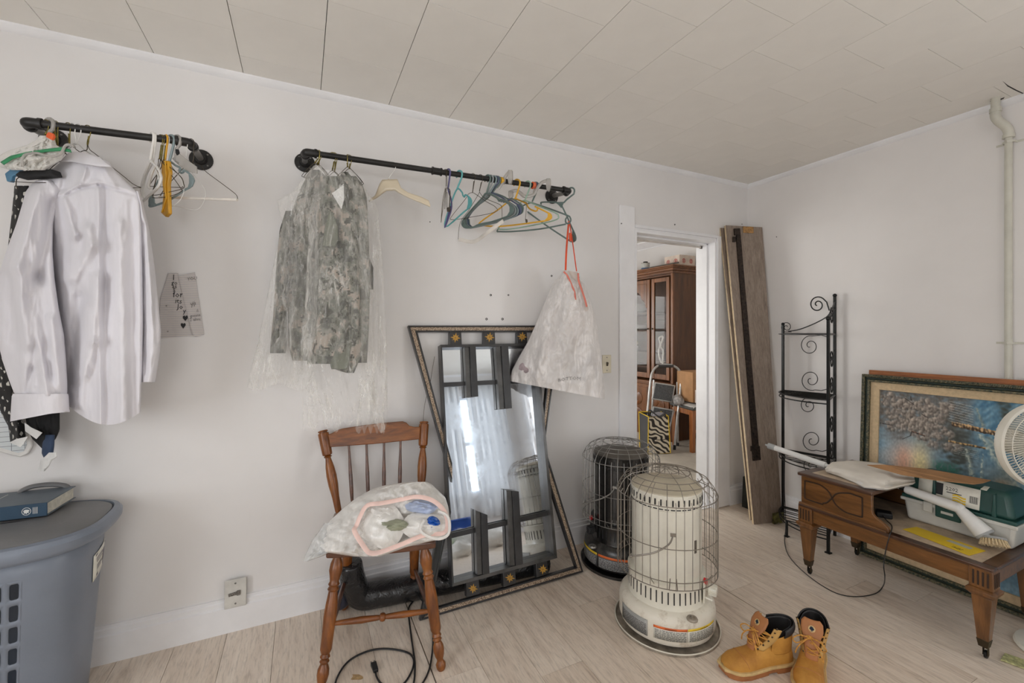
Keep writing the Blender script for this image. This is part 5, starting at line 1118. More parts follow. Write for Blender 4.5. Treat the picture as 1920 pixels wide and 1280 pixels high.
# ================= leaning planks =================
M_lam = wood('grey_brown_laminate', (128, 112, 100), (152, 136, 122), (164, 148, 134), 'z', 1.6, .5, .05, 14); M_core = plain('pale_board_edge', (206, 184, 150), .6, var=.06, scale=30)
def quad_board(name, label, q, thk_off, mt, edge=None):
    TL, TR, BR, BL = [Vector(p) for p in q]; n = (TR-TL).cross(BL-TL).normalized(); n = n if n.dot(-TL) > 0 else -n
    t = thing(name, label, 'board', (BL+BR)/2)
    MB().prism([TL, TR, BR, BL], n*-.003).build('face', mt, t, smooth=False)
    MB().prism([p-n*.003 for p in (TL, TR, BR, BL)], n*-thk_off).build('core', edge or M_core, t, smooth=False); return t, n
def at_t(x, y, t): return EYEV+ray(x, y)*t
BLp, BRp = onZ(1414, 983), onZ(1467, 978)
TRp = at_t(1429, 426, 3.27); _n = (BRp-BLp).cross(TRp-BLp); _d = ray(1361, 422); TLp = EYEV+_d*((BLp-EYEV).dot(_n)/_d.dot(_n))
b1, n1 = quad_board('wood_plank', 'front grey-brown laminate plank leaning in the corner', (TLp, TRp, BRp, BLp), .016, M_lam)
def onb(x, y, off=0):
    d = ray(x, y); return EYEV+d*((BLp+n1*off-EYEV).dot(n1)/d.dot(n1))
B2 = onZ(1408, 977); d2 = (BRp-BLp)
b2_, n2 = quad_board('wood_plank', 'laminate plank leaning behind, its pale left edge showing', (onb(1351, 427, -.034), onb(1351, 427, -.034)+(TRp-TLp)*.8, onb(1408, 975, -.034)+d2*.8, onb(1408, 975, -.034)), .012, M_lam)
rl = thing('metal_rail', 'black steel rail with end brackets fixed along the front plank', 'rail', onZ(1416, 900, .3))
M_rust = plain('rusty_black_steel', (54, 44, 38), .5, .5, var=.3, scale=60, bump=.4)
MB().prism([onb(*p, .010) for p in [(1380, 430), (1388, 429), (1425, 861), (1414, 863)]], n1*-.009).build('channel', M_rust, rl, smooth=False)
for q in ([(1377, 428), (1388, 427.5), (1389, 440), (1378, 441)], [(1411, 838), (1425, 836), (1427, 862), (1413, 864)], [(1375, 443), (1380, 443), (1380, 453), (1375, 453)], [(1409, 836), (1414, 836), (1414, 846), (1409, 846)]):
    MB().prism([onb(*p, .013) for p in q], n1*-.012).build('bracket', M_rust, rl, bevel=.002)
for k in range(9):
    t = k/8; MB().ball(onb(lerp(1385, 1419, t), lerp(440, 850, t), .007), .0022, 8, 5).build('rivet', M_cage, rl)
tag(MB().prism([onb(*p, .004) for p in [(1393, 424), (1413, 425), (1413, 437), (1394, 436)]], n1*-.0035).build('hinge_plate', plain('brassy_plate', (176, 134, 84), .5, .3, var=.15, scale=60), bevel=.001), 'worn brass plate at the top of the front plank', 'plate')
hp = thing('hinge_bracket', 'olive painted metal bracket at the foot of the front plank', 'bracket', onZ(1456, 982)); M_olive = plain('olive_enamel', (98, 96, 48), .45, .2, var=.3, scale=40)
a_, b_ = onZ(1448, 981), onZ(1466, 978); MB().prism([a_, b_, b_+Vector((0, 0, .072)), a_+Vector((0, 0, .070))], n1*.018).build('block', M_olive, hp, bevel=.002)
for p in (a_.lerp(b_, .4)+n1*.022+Vector((0, 0, .004)), a_.lerp(b_, .85)+n1*.022+Vector((0, 0, .01))): MB().ball(p, .005, 10, 6).build('bolt', M_cage, hp)
tag(MB().prism([onY(x, y, 2.19) for x, y in [(1393, 893), (1401, 890), (1406, 946), (1391, 950)]], (0, -.05, 0)).build('dark_offcut', M_olive if 0 else plain('dark_green_black_metal', (36, 40, 34), .5, var=.2)), 'dark offcut standing behind the planks in the corner', 'offcut')

# ================= wrought iron corner shelf =================
M_iron = plain('black_wrought_iron', (30, 32, 32), .35, .4, var=.15, scale=30)
Lp, Cp, Rp, Mp = Vector((2.99, 1.90, 0)), Vector((3.075, 1.62, 0)), Vector((2.80, 1.51, 0)), Vector((2.785, 1.745, 0))
sf_ = thing('corner_shelf_rack', 'black wrought iron corner rack with spiral scrolls, beside the leaning planks', 'shelf rack', (2.93, 1.70, 0))
U = lambda p, z: Vector((p.x, p.y, z))
MB().bb((Cp.x-.007, Cp.y-.007, 0), (Cp.x+.007, Cp.y+.007, 1.53)).build('post', M_iron, sf_, bevel=.001)
MB().bb((Lp.x-.007, Lp.y-.007, 0), (Lp.x+.007, Lp.y+.007, 1.352)).build('post', M_iron, sf_, bevel=.001)
MB().bb((Rp.x-.007, Rp.y-.007, 0), (Rp.x+.007, Rp.y+.007, 1.375)).build('post', M_iron, sf_, bevel=.001)
MB().tube([U(Mp, 0), U(Mp, .10)], .007, 8).build('leg', M_iron, sf_)
MB().bb((Mp.x-.012, Mp.y-.012, 0), (Mp.x+.012, Mp.y+.012, .006)).bb((Rp.x-.014, Rp.y-.014, 0), (Rp.x+.014, Rp.y+.014, .006)).build('foot_pads', M_iron, sf_)
MB().ball(U(Lp, 1.358), .011, 10, 8).ball(U(Rp, 1.385), .014, 10, 8).ball(U(Cp, 1.538), .012, 10, 8).build('finials', M_iron, sf_)
def arc3(z, k=1.0):
    aL, aR = atan2(Lp.y-Cp.y, Lp.x-Cp.x), atan2(Rp.y-Cp.y, Rp.x-Cp.x)
    if aR < 0: aR += 2*pi
    return [Vector((Cp.x+cos(lerp(aL, aR, i/20))*(.295+.015*sin(pi*i/20)), Cp.y+sin(lerp(aL, aR, i/20))*(.295+.015*sin(pi*i/20)), z)) for i in range(21)]
for i, z in enumerate((1.29, .90, .495, .10)):
    s_ = MB(); s_.tube(arc3(z), .006, 6, flat=.5); s_.tube([U(Lp, z), U(Cp, z), U(Rp, z)], .006, 6)
    if i: s_.tube(arc3(z-.022), .004, 6); 
    if i:
        for k in range(1, 8):
            a = U(Cp.lerp(Rp, k/8), z); A3 = arc3(z); b = A3[int((1-k/8)*0+len(A3)-1-(len(A3)-1)*(1-k/8)*.98)] if 0 else None
            l = U(Lp, z)-U(Cp, z); st_ = a; best = min(A3, key=lambda p: abs((p-a).cross(l.normalized()).length) if (p-a).dot(l) > 0.02 else 9)
            s_.tube([a, best], .0028, 5)
    s_.build('shelf', M_iron, sf_)
def spiral(c, r0, a0, turns, pl, tail=None, n=40):
    pts = []
    for i in range(n+1):
        t = i/n; r = r0*(1-t)**.8+r0*.12; a = a0+turns*2*pi*t; pts.append(pl(c[0]+r*cos(a), c[1]+r*sin(a)))
    if tail: pts = [pl(*q) for q in tail]+pts
    return pts
PSc = Pl(Cp, atan2(Cp.y-Lp.y, Cp.x-Lp.x)+0)
def scroll(c, r, a0, turns, tail, pl=PSc, w_=.0042):
    MB().tube(spiral(c, r, a0, turns, pl, tail), w_, 6, flat=.6).build('scroll', M_iron, sf_)
scroll((1533, 571), 14, -.6, -1.55, [(1555, 582), (1550, 566)])
scroll((1475, 613), 9, 2.6, 1.5, [(1462, 626)] and [(1484, 622), (1470, 622)])
MB().tube(smoothpts([PSc(x, y) for x, y in [(1478, 621), (1500, 617), (1530, 605), (1552, 592), (1559, 578)]], 5), .0035, 6).build('brace', M_iron, sf_)
for (cx, cy), r, a0, tr, tail in (((1519, 648), 17, -1.3, -1.5, [(1556, 633), (1540, 628)]), ((1521, 712), 18, 1.2, 1.5, [(1556, 728), (1540, 732)]), ((1516, 760), 14, -1.4, -1.5, [(1552, 740), (1530, 744)]), ((1523, 825), 18, 1.2, 1.5, [(1556, 842), (1542, 846)]), ((1521, 873), 14, -1.4, -1.5, [(1552, 860), (1536, 862)])):
    scroll((cx, cy), r, a0, tr, tail)
PSr = Pl(Cp, atan2(Rp.y-Cp.y, Rp.x-Cp.x))
for z0, z1 in ((1.20, 1.06), (1.02, .92), (.80, .66), (.62, .52), (.40, .28), (1.46, 1.34)):
    c = Cp.lerp(Rp, .5); zc = (z0+z1)/2; r = .055; e = (Rp-Cp).normalized(); pts = []
    for i in range(36):
        t = i/35; rr_ = r*(1-t)**.8+.008; a = 3*pi*t; pts.append(U(c, zc)+e*rr_*cos(a)+Vector((0, 0, rr_*sin(a))))
    MB().tube([U(Cp, zc+.06), U(Cp, zc+.05)+e*.03]+pts, .0035, 6, flat=.6).build('scroll', M_iron, sf_)
MB().tube([U(Rp, 1.38), U(Cp, 1.50)], .004, 6).build('brace', M_iron, sf_)

# ================= paintings leaning on the right wall =================
def LF(y, s, zb=0): return None
PXb, PXt, Zt = 2.985, 3.035, 1.054        # frame leans: bottom and top distance, top height
pn_ = Vector((-Zt, 0, (PXt-PXb)*-1)).normalized(); pn_ = Vector((-Zt, 0, (PXt-PXb))).normalized()
def pf(y, h, off=0):
    """point on the leaning front plane: y along the wall, h = fraction of height"""
    return Vector((lerp(PXb, PXt, h), y, Zt*h))+pn_*off
YL, YR = 1.438, .28
pt = thing('landscape_painting', 'framed forest and waterfall painting standing on its side against the right wall', 'painting', (3.0, .8, 0))
M_gfr = NT('carved_green_bronze_frame'); v_ = M_gfr.coord('World', (1, 1, 1)); M_gfr.col(M_gfr.mix(M_gfr.ramp(M_gfr.noise(v_, 120, 3, .6), [(.4, (0, 0, 0)), (.62, (255, 255, 255))]), (48, 58, 48), (122, 112, 84))); M_gfr.set(Roughness=.45); M_gfr.bump(M_gfr.noise(v_, 130, 3), .7, .003); M_gfr = M_gfr.m
M_dgr = plain('dark_green_frame_band', (34, 48, 40), .4, var=.15, scale=30); M_liner = plain('cream_linen_liner', (208, 184, 148), .8, var=.04, scale=60, bump=.3, bscale=300)
def framering(y0, y1, h0, h1, wid, off0, off1, name, mt, par, bev=.003):
    """four mitred rails between an outer rectangle and one set in by wid"""
    wh = wid/Zt; O = [(y0, h0), (y1, h0), (y1, h1), (y0, h1)]; s = -1 if y1 < y0 else 1
    I = [(y0+s*wid, h0+wh), (y1-s*wid, h0+wh), (y1-s*wid, h1-wh), (y0+s*wid, h1-wh)]
    m = MB()
    for i in range(4):
        j = (i+1) % 4; m.prism([pf(*O[i], off1), pf(*O[j], off1), pf(*I[j], off1), pf(*I[i], off1)], pn_*(off0-off1))
    return m.build(name, mt, par, bevel=bev)
framering(YL, YR, 0, 1, .016, 0, .030, 'carved_outer_rail', M_gfr, pt); framering(YL-.016, YR+.016, .016/Zt, 1-.016/Zt, .014, 0, .022, 'green_band', M_dgr, pt)
framering(YL-.030, YR+.030, .030/Zt, 1-.030/Zt, .012, 0, .030, 'carved_inner_rail', M_gfr, pt); framering(YL-.042, YR+.042, .042/Zt, 1-.042/Zt, .042, 0, .016, 'linen_liner', M_liner, pt, .001)
rb = MB()                                                    # rope beading along the visible rails
for k in range(150):
    y = lerp(YL-.006, YR, k/150); rb.box(pf(y, 1-.008/Zt, .031), (.004, .003, .014), Matrix.Rotation(.5, 4, 'X'))
for k in range(110):
    rb.box(pf(YL-.008, k/110+.005, .031), (.004, .012, .003), Matrix.Rotation(.5, 4, 'X'))
rb.build('rope_beading', M_gfr, pt)['kind'] = 'stuff'
# the picture itself, painted as vertex colour on a fine flat grid
def picture():
    y0, y1, h0, h1 = YL-.084, YR+.084, .084/Zt, 1-.084/Zt; NX, NY = 520, 400
    rr = random.Random(11); N_ = lambda x, y, z=0: noise.noise(Vector((x, y, z)))
    def mixc(a, b, t): t = max(0, min(1, t)); return tuple(p+(q-p)*t for p, q in zip(a, b))
    blobs = []
    for cx, cy, r, n in ((.10, .13, .09, 50), (.22, .2, .10, 60), (.12, .33, .08, 30), (.34, .14, .07, 30), (.42, .25, .10, 60), (.24, .35, .07, 30), (.37, .38, .08, 40), (.10, .47, .05, 16), (.33, .5, .08, 30), (.48, .46, .08, 30), (.2, .45, .06, 20), (.5, .14, .05, 20), (.42, .57, .07, 26), (.3, .43, .08, 30), (.55, .6, .06, 20)):
        for _ in range(int(n*1.3)):
            a = rr.uniform(0, 2*pi); d = r*sqrt(rr.random()); blobs.append((cx+d*cos(a), cy+d*sin(a)*1.1, rr.uniform(.012, .026), rr.uniform(0, 1), cy))
    cells = {}
    for b in blobs:
        for i in range(int((b[0]-.03)*20), int((b[0]+.03)*20)+1):
            for j in range(int((b[1]-.03)*20), int((b[1]+.03)*20)+1): cells.setdefault((i, j), []).append(b)
    # u: across the visible picture from its left edge (1 = .86 m), v: down from the top
    def colr(u, v):
        n = N_(u*6, v*6); n2 = N_(u*25, v*25, 3); n3 = N_(u*70, v*30, 5)
        c = (122, 158, 180)
        c = mixc(c, (146, 168, 180), .5+n)
        # glow low on the left
        g = exp(-((u-.24)/.16)**2-((v-.93)/.28)**2); c = mixc(c, (236, 206, 186), g*1.15)
        g = exp(-((u-.33)/.07)**2-((v-.90)/.26)**2); c = mixc(c, (240, 226, 168), g*.9)
        g = exp(-((u-.2)/.05)**2-((v-.9)/.2)**2); c = mixc(c, (228, 160, 130), g*.5)
        # hazy brown-grey mass
        m_ = 1/(1+exp(-14*(.60-v+.25*n-.5*max(0, .18-u))))*(1/(1+exp(-30*(.68-u)))); c = mixc(c, (104, 98, 92), m_*.95*(.8+.6*n2))
        m_ = exp(-((u-.60)/.13)**2-((v-.62)/.33)**2); c = mixc(c, (70, 74, 68), m_*1.2*(.8+n2))
        m_ = exp(-((u-.51)/.09)**4-((v-.93)/.12)**4); c = mixc(c, (66, 116, 104), m_*(1.0+1.2*n3))
        # leaf clusters
        ww = u+.012*n3+.01*n2; hh = v+.012*N_(v*60, u*60, 9)
        for b in sorted(cells.get((int(ww*20), int(hh*20)), ()), key=lambda q: q[3]):
            dx, dy = (ww-b[0]), (hh-b[1])*.55; d = sqrt(dx*dx+dy*dy)/b[2]
            if d < 1:
                lit = .62-.6*(dx+dy)/b[2]; base = mixc((84, 77, 72), (206, 192, 178), max(0, min(1, lit*(.45+.5*b[3])+.35*n3+.2*n2)))
                c = mixc(c, base, min(1, (1-d)*2.0)*(.62 if b[3] > .4 else .4))
        # blue side of the valley, right
        m_ = 1/(1+exp(-40*(u-.70+.06*(v-.3)-.04*n))); sky = mixc((74, 122, 152), (128, 168, 190), .5+1.3*N_(u*30+v*14, v*9, 2))
        c = mixc(c, sky, m_*1/(1+exp(-14*(.5-v+(u-.7)*1.0)))+m_*.45)
        m_ = exp(-((u-.88-.1*(v-.2))/.035)**2)*(1/(1+exp(-20*(.32-v)))); c = mixc(c, (66, 72, 62), m_*(.8+n2))
        # waterfalls (white diagonals)
        for (x0, v0, x1, v1, w_, br) in ((.70, .10, .745, .32, .012, 160), (.72, .40, .965, 1.0, .03, 196), (.64, .60, .69, .97, .014, 190), (.745, .62, .735, .97, .006, 196), (.93, .85, .955, 1.05, .012, 190), (.77, .42, .85, .58, .03, 180)):
            if v0 <= v <= v1:
                t = (v-v0)/(v1-v0); xx = lerp(x0, x1, t); k = exp(-((u-xx+.01*n3)/(w_*(.6+.7*t)))**2); c = mixc(c, (br, br+8, br-6) if n2 > -.15 else (120, 136, 134), k*(.8+.5*n3))
        m_ = exp(-((u-.86)/.1)**2-((v-.86)/.16)**2)*(1 if u > .745 else .3); c = mixc(c, (104, 110, 104), m_*.7)
        m_ = exp(-((u-.86)/.05)**2-((v-.92)/.05)**2); c = mixc(c, (214, 168, 122), m_*.5)
        # tree trunks lying across (the canvas is on its side)
        def trunk(u0, u1, va, vb, h, ca, cb, c):
            if u0 < u < u1:
                vv = lerp(va, vb, (u-u0)/(u1-u0)); k = (v-vv)/h
                if abs(k+.3*n3) < 1: return mixc(ca, cb, .5-.5*k+1.4*n3)
            return c
        c = trunk(.54, 1.3, .325, .44, .028, (68, 52, 38), (214, 178, 130), c); c = trunk(.52, .76, .545, .555, .012, (70, 58, 42), (200, 164, 110), c)
        c = trunk(0, .10, .455, .46, .006, (60, 54, 50), (90, 80, 74), c); c = trunk(.26, .36, .50, .53, .008, (56, 46, 42), (140, 104, 84), c)
        for i in range(9):
            vv = .05+i*.03+(u-.5)*.25; 
            if .52 < u < .68 and abs(v-vv) < .0025 and v < .32: c = mixc(c, (206, 204, 196), .7)
        for i in range(5):
            vv = .58+i*.022+(u-.5)*.12
            if .56 < u < .72 and abs(v-vv) < .002: c = mixc(c, (196, 198, 190), .6)
        for (x0, v0, x1, v1) in ((.2, .08, .27, .15), (.245, .05, .25, .10), (.33, .26, .38, .30), (.19, .62, .25, .56), (.25, .56, .26, .50)):
            L2 = (x1-x0)**2+(v1-v0)**2; t = max(0, min(1, ((u-x0)*(x1-x0)+(v-v0)*(v1-v0))/L2)); 
            if hypot(u-x0-t*(x1-x0), v-v0-t*(v1-v0)) < .0035: c = mixc(c, (44, 38, 36), .8)
        return tuple(max(0, min(255, q*(1+.12*n3))) for q in c)
    W_ = .575; vs, cols = [], []
    Lw = abs(y1-y0); 
    for j in range(NY+1):
        for i in range(NX+1):
            y = lerp(y0, y1, i/NX); h = lerp(h1, h0, j/NY); vs.append(pf(y, h, .006))
            cols.append(lin(colr(i/NX*Lw/W_*1.0, j/NY*2.1)))
    fs = [(j*(NX+1)+i, j*(NX+1)+i+1, (j+1)*(NX+1)+i+1, (j+1)*(NX+1)+i) for j in range(NY) for i in range(NX)]
    k = NT('painted_canvas'); at = k.new('ShaderNodeVertexColor'); at.layer_name = 'paint'; k.l(at.outputs[0], k.b.inputs['Base Color']); k.set(Roughness=.45); k.bump(k.noise(k.coord('World'), 160, 3), .3, .002)
    m = MB(); m.v = vs; m.f = fs; o = m.build('canvas', k.m, pt, smooth=False, recalc=False)
    ca = o.data.color_attributes.new('paint', 'FLOAT_COLOR', 'POINT'); ca.data.foreach_set('color', [q for c in cols for q in c])
picture()
bp = thing('oak_picture', 'orange oak picture frame standing behind the forest painting', 'frame', (3.06, .8, 0))
m = MB(); off = -.030
P_ = lambda y, h, o: pf(y, h, o)
for (a, b) in (((YL-.02, 1.024), (YR+.02, 1.024)),):
    m.prism([P_(a[0], 1.024, -.004), P_(b[0], 1.024, -.004), P_(b[0], .96, -.004), P_(a[0], .96, -.004)], pn_*-.022)
m.prism([P_(YL+.008, 0, -.004), P_(YL+.008, .06, -.004), P_(YL-.05, .06, -.004), P_(YL-.05, 0, -.004)], pn_*-.022); m.prism([P_(YL-.02, 0, -.004), P_(YL-.02, 1.0, -.004), P_(YL-.07, 1.0, -.004), P_(YL-.07, 0, -.004)], pn_*-.022)
m.prism([P_(YR+.07, 0, -.004), P_(YR+.07, 1.0, -.004), P_(YR+.02, 1.0, -.004), P_(YR+.02, 0, -.004)], pn_*-.022)
m.build('rail', wood('orange_oak_frame', (122, 70, 36), (170, 104, 58), None, 'y', 1.5, .45, .2, 10), bp, bevel=.002)

# ================= two-step end table =================
M_tab = wood('walnut_brown_veneer', (84, 54, 26), (124, 82, 42), (142, 98, 56), 'y', 1.1, .36, .25, 9); M_tabz = wood('walnut_brown_leg', (84, 54, 26), (122, 80, 41), (140, 96, 54), 'z', 1.1, .36, .25, 9)
M_tabd = wood('dark_walnut_rim', (54, 34, 22), (82, 52, 34), (100, 66, 44), 'y', 1.1, .35, .3, 9); M_inl = plain('beige_worn_leather_top', (190, 170, 146), .6, var=.1, scale=14, bump=.2)
TX0, TX1, TY0, TY1 = 2.43, 2.955, .719, 1.462
tb = thing('end_table', 'brown two-tier end table on castors in front of the paintings', 'table', (2.69, 1.09, 0))
K = dict(parent=tb)
BX = lambda a, b, nm, mt, bev=.003, **k: MB().bb(a, b).build(nm, mt, tb, bevel=bev, **k)
BX((TX0+.012, TY0+.012, .292), (TX0+.03, TY1-.012, .362), 'apron', M_tab); BX((TX1-.03, TY0+.012, .292), (TX1-.012, TY1-.012, .362), 'apron', M_tab)
BX((TX0+.012, TY0+.012, .292), (TX1-.012, TY0+.03, .362), 'apron', M_tab); BX((TX0+.012, TY1-.03, .292), (TX1-.012, TY1-.012, .362), 'apron', M_tab)
# lower top: rim and inset
rimw = .045
m = MB(); m.bb((TX0, TY0, .360), (TX0+rimw, TY1, .376)); m.bb((TX1-rimw, TY0, .360), (TX1, TY1, .376)); m.bb((TX0+rimw, TY0, .360), (TX1-rimw, TY0+rimw, .376)); m.build('lower_top_rim', M_tabd, tb, bevel=.004)
BX((TX0+rimw, TY0+rimw, .362), (TX1-rimw, TY1-.02, .3755), 'lower_top_inlay', M_inl, .0005)
# upper tier: two shaped side panels, back, top
UY = 1.127
def sidepanel(x, thk):
    q = [(TY1-.01, .376), (TY1-.01, .53), (UY, .53), (UY, .455), (UY-.004, .44), (UY-.018, .425), (UY-.045, .412), (UY-.062, .398), (UY-.068, .385), (UY-.066, .376)]
    return MB().prism([(x, a, b) for a, b in q], (thk, 0, 0)).build('side_panel', M_tab, tb, bevel=.002)
p1 = sidepanel(TX0+.012, .018); sidepanel(TX1-.030, .018)
BX((TX0+.03, TY1-.024, .376), (TX1-.03, TY1-.01, .53), 'back_panel', M_tab)
m = MB(); m.bb((TX0-.002, UY-.008, .528), (TX1+.002, TY1+.004, .545)); m.build('upper_top', M_tabd, tb, bevel=.005)
BX((TX0+.05, UY+.045, .5445), (TX1-.05, TY1-.045, .5465), 'upper_top_inlay', M_inl, .0005)
# carved line ornament on the panel
def xs(y, z): return Vector((TX0+.0105, y, z))
gcol = plain('dark_carved_line', (52, 34, 20), .6)
ya, yb, za, zb = 1.432, 1.165, .506, .408
oc = MB()
oc.tube(smoothpts([xs(ya-.09, zb), xs(ya-.03, zb), xs(ya-.004, zb+.002), xs(ya, zb+.012), xs(ya, za-.012), xs(ya-.004, za-.002), xs(ya-.03, za), xs(ya-.075, za), xs(ya-.115, za-.02), xs(lerp(ya, yb, .5), (za+zb)/2), xs(yb+.115, zb+.02), xs(yb+.075, zb), xs(yb+.03, zb), xs(yb+.004, zb+.002), xs(yb, zb+.012), xs(yb, za-.012), xs(yb+.004, za-.002), xs(yb+.03, za), xs(yb+.06, za), xs(yb+.11, za-.018), xs(lerp(ya, yb, .5), (za+zb)/2), xs(ya-.11, zb+.018), xs(ya-.09, zb+.006)], 4), .0036, 6)
oc.build('carved_line', gcol, p1)
BX((TX0+.004, TY0+.004, .374), (TX0+.03, TY1, .386), 'moulding', M_tab) if 0 else None
MB().bb((TX0+.004, UY-.06, .372), (TX0+.02, TY1, .384)).build('moulding', M_tab, tb, bevel=.003)
for i, (cx, cy) in enumerate(((TX0+.035, TY1-.035), (TX0+.035, TY0+.035), (TX1-.035, TY1-.035), (TX1-.035, TY0+.035))):
    lg = MB().bb((cx-.035, cy-.035, .285), (cx+.035, cy+.035, .366)).build('leg_block', M_tabz, tb, bevel=.003)
    fl_ = MB()
    for k in range(4):
        o_ = -.021+.014*k
        fl_.box((cx-.0352, cy+o_, .326), (.003, .006, .056)); fl_.box((cx+o_, cy-.0352, .326), (.006, .003, .056))
    fl_.build('fluting', gcol, lg, bevel=.0008)
    l2 = MB(); l2.taper((cx, cy, .285), (cx, cy, .277), (.066, .066), (.088, .088)); l2.taper((cx, cy, .277), (cx, cy, .264), (.088, .088), (.084, .084)); l2.taper((cx, cy, .264), (cx, cy, .252), (.084, .084), (.062, .062)); l2.taper((cx, cy, .252), (cx, cy, .075), (.060, .060), (.034, .034))
    l2.build('leg', M_tabz, tb, bevel=.002)
    fr = MB().taper((cx, cy, .078), (cx, cy, .046), (.038, .038), (.028, .028)).build('ferrule', plain('aged_brass_ferrule', (70, 60, 44), .45, .6) if i == 0 else bpy.data.materials['aged_brass_ferrule'], tb, bevel=.002)
    RMx = Matrix.Translation((cx+.006, cy-.004, .0155)) @ Matrix.Rotation(radians(90), 4, 'X')
    cs = MB().lathe([(0, -.006), (.009, -.006), (.0155, -.004), (.0155, .004), (.009, .006), (0, .006)], 18, RMx, cap=False).build('castor_wheel', M_iron, fr)
    MB().bb((cx-.006, cy-.012, .014), (cx+.008, cy-.010, .048)).bb((cx-.006, cy+.002, .014), (cx+.008, cy+.004, .048)).build('castor_fork', bpy.data.materials['aged_brass_ferrule'], fr)
# ================= things on the table =================
# tackle box
M_tgr = plain('dark_green_plastic', (38, 78, 72), .4, var=.06, scale=6, bump=.1, bscale=90); M_twh = plain('off_white_plastic', (206, 204, 196), .42, var=.04, scale=6)
tk = thing('tool_box', 'green lidded white plastic tackle box on the lower table tier', 'tool box', (2.82, .93, .3765))
bx0, bx1, by0, by1 = 2.71, 2.93, .735, 1.118
def tapbox(x0, x1, y0, y1, z0, z1, ins0, ins1, nm, mt, par=tk, bev=.014):
    q = lambda i, z: [(x0+i, y0+i, z), (x1-i, y0+i, z), (x1-i, y1-i, z), (x0+i, y1-i, z)]
    return MB().add(q(ins0, z0)+q(ins1, z1), [(3, 2, 1, 0), (4, 5, 6, 7)]+[(i, (i+1) % 4, 4+(i+1) % 4, 4+i) for i in range(4)]).build(nm, mt, par, bevel=bev, seg=4)
tapbox(bx0, bx1, by0, by1, .3765, .484, .012, 0, 'base', M_twh); tapbox(bx0-.008, bx1+.008, by0-.008, by1+.008, .470, .486, 0, 0, 'base_lip', M_twh, bev=.004)
tapbox(bx0-.004, bx1+.004, by0-.004, by1+.004, .486, .502, 0, 0, 'lid_rim', M_tgr, bev=.004); lid = tapbox(bx0+.002, bx1-.002, by0+.002, by1-.002, .50, .612, 0, .022, 'lid', M_tgr, bev=.02)
for yy in (.80, 1.0): tapbox(bx0-.003, bx0+.05, yy-.008, yy+.008, .50, .60, 0, .004, 'lid_rib', M_tgr, bev=.004)
lt = MB().bb((bx0-.018, .90, .435), (bx0-.006, .99, .510)).build('latch', M_tgr, tk, bevel=.006); MB().bb((bx0-.0195, .925, .458), (bx0-.017, .968, .470)).build('latch_slot', M_twh, lt, bevel=.001)
MB().bb((bx0-.016, 1.0, .445), (bx0-.004, 1.035, .492)).build('latch_tab', M_twh, tk, bevel=.003)
def lidp(u, v, o=0):  # sloping front of the lid, u along -y, v up
    return Vector((lerp(bx0+.004, bx0+.021, v)-.0035-o, lerp(1.06, .845, u), lerp(.512, .60, v)))
MB().grid(lambda u, v: lidp(u, v), 6, 4).build('label', M_lab, lid, solid=.001)
g = MB(); Q = lambda u0, u1, v0, v1, o=.0012: g.add([lidp(u0, v0, o), lidp(u1, v0, o), lidp(u1, v1, o), lidp(u0, v1, o)], [(0, 1, 2, 3)])
lettering(g, '2202', .022, lambda x, y: lidp(.46+x/.215, .62+y/.088, .0012)); Q(.27, .42, .3, .9)
Q(.48, .72, .5, .54)
for k in range(14): Q(.84+k*.0095, .843+k*.0095+.002*(k % 3), .25, .6)
g.build('print', M_ink, lid, smooth=False, recalc=False)
g = MB()
for k in range(3):
    for j in range(6): 
        a, b = .58+j*.035, .58+(j+1)*.035; hh = lambda u_: .12+k*.13+.05*sin((u_-.58)*26)
        g.add([lidp(a, hh(a), .0014), lidp(b, hh(b), .0014), lidp(b, hh(b)+.08, .0014), lidp(a, hh(a)+.08, .0014)], [(0, 1, 2, 3)])
Q(.02, .2, .0, .12)
g.build('yellow_waves', M_yll, lid, smooth=False, recalc=False)
# cardboard strip lying over the box and the upper tier
M_card = plain('brown_cardboard', (166, 124, 84), .8, var=.05, scale=10, bump=.2, bscale=80)
Zc = .630
cq = [onZ(1626, 872, .62), onZ(1660, 872, .64), onZ(1740, 880, .645), onZ(1858, 901, .645), onZ(1842, 906, .642), onZ(1825, 908, .64), onZ(1750, 900, .635), onZ(1690, 890, .62)]
tag(MB().prism(cq, (0, 0, .003)).build('cardboard_strip', M_card, smooth=False), 'torn brown cardboard strip lying on top of the green tackle box', 'cardboard')
tag(MB().prism([onZ(x, y, .628) for x, y in [(1838, 917), (1846, 911), (1856, 913), (1850, 920)]], (0, 0, .001)).build('paper_scrap', M_lab, smooth=False), 'small paper scrap on the tackle box lid', 'paper')
# yellow envelope
ye = thing('yellow_envelope', 'bright yellow window envelope on the lower table tier', 'envelope', onZ(1770, 1015, .377)); M_ylw = plain('yellow_paper', (226, 192, 40), .6, var=.03)
q = [onZ(x, y, .3768) for x, y in [(1693, 992), (1719, 988), (1848, 1033), (1817, 1041.6)]]; MB().prism(q, (0, 0, .002)).build('sheet', M_ylw, ye, smooth=False)
qp = lambda u, v: q[0].lerp(q[3], u).lerp(q[1].lerp(q[2], u), v)+Vector((0, 0, .0024))
MB().add([qp(.55, .55), qp(.88, .55), qp(.88, .82), qp(.55, .82)], [(0, 1, 2, 3)]).build('window', plain('grey_window_film', (178, 178, 160), .3), ye, smooth=False)
g = MB(); lettering(g, 'URGENT', .02, lambda x, y: qp(.72+x/.55, .12+y/.075)); g.build('print', M_ink, ye, smooth=False, recalc=False)
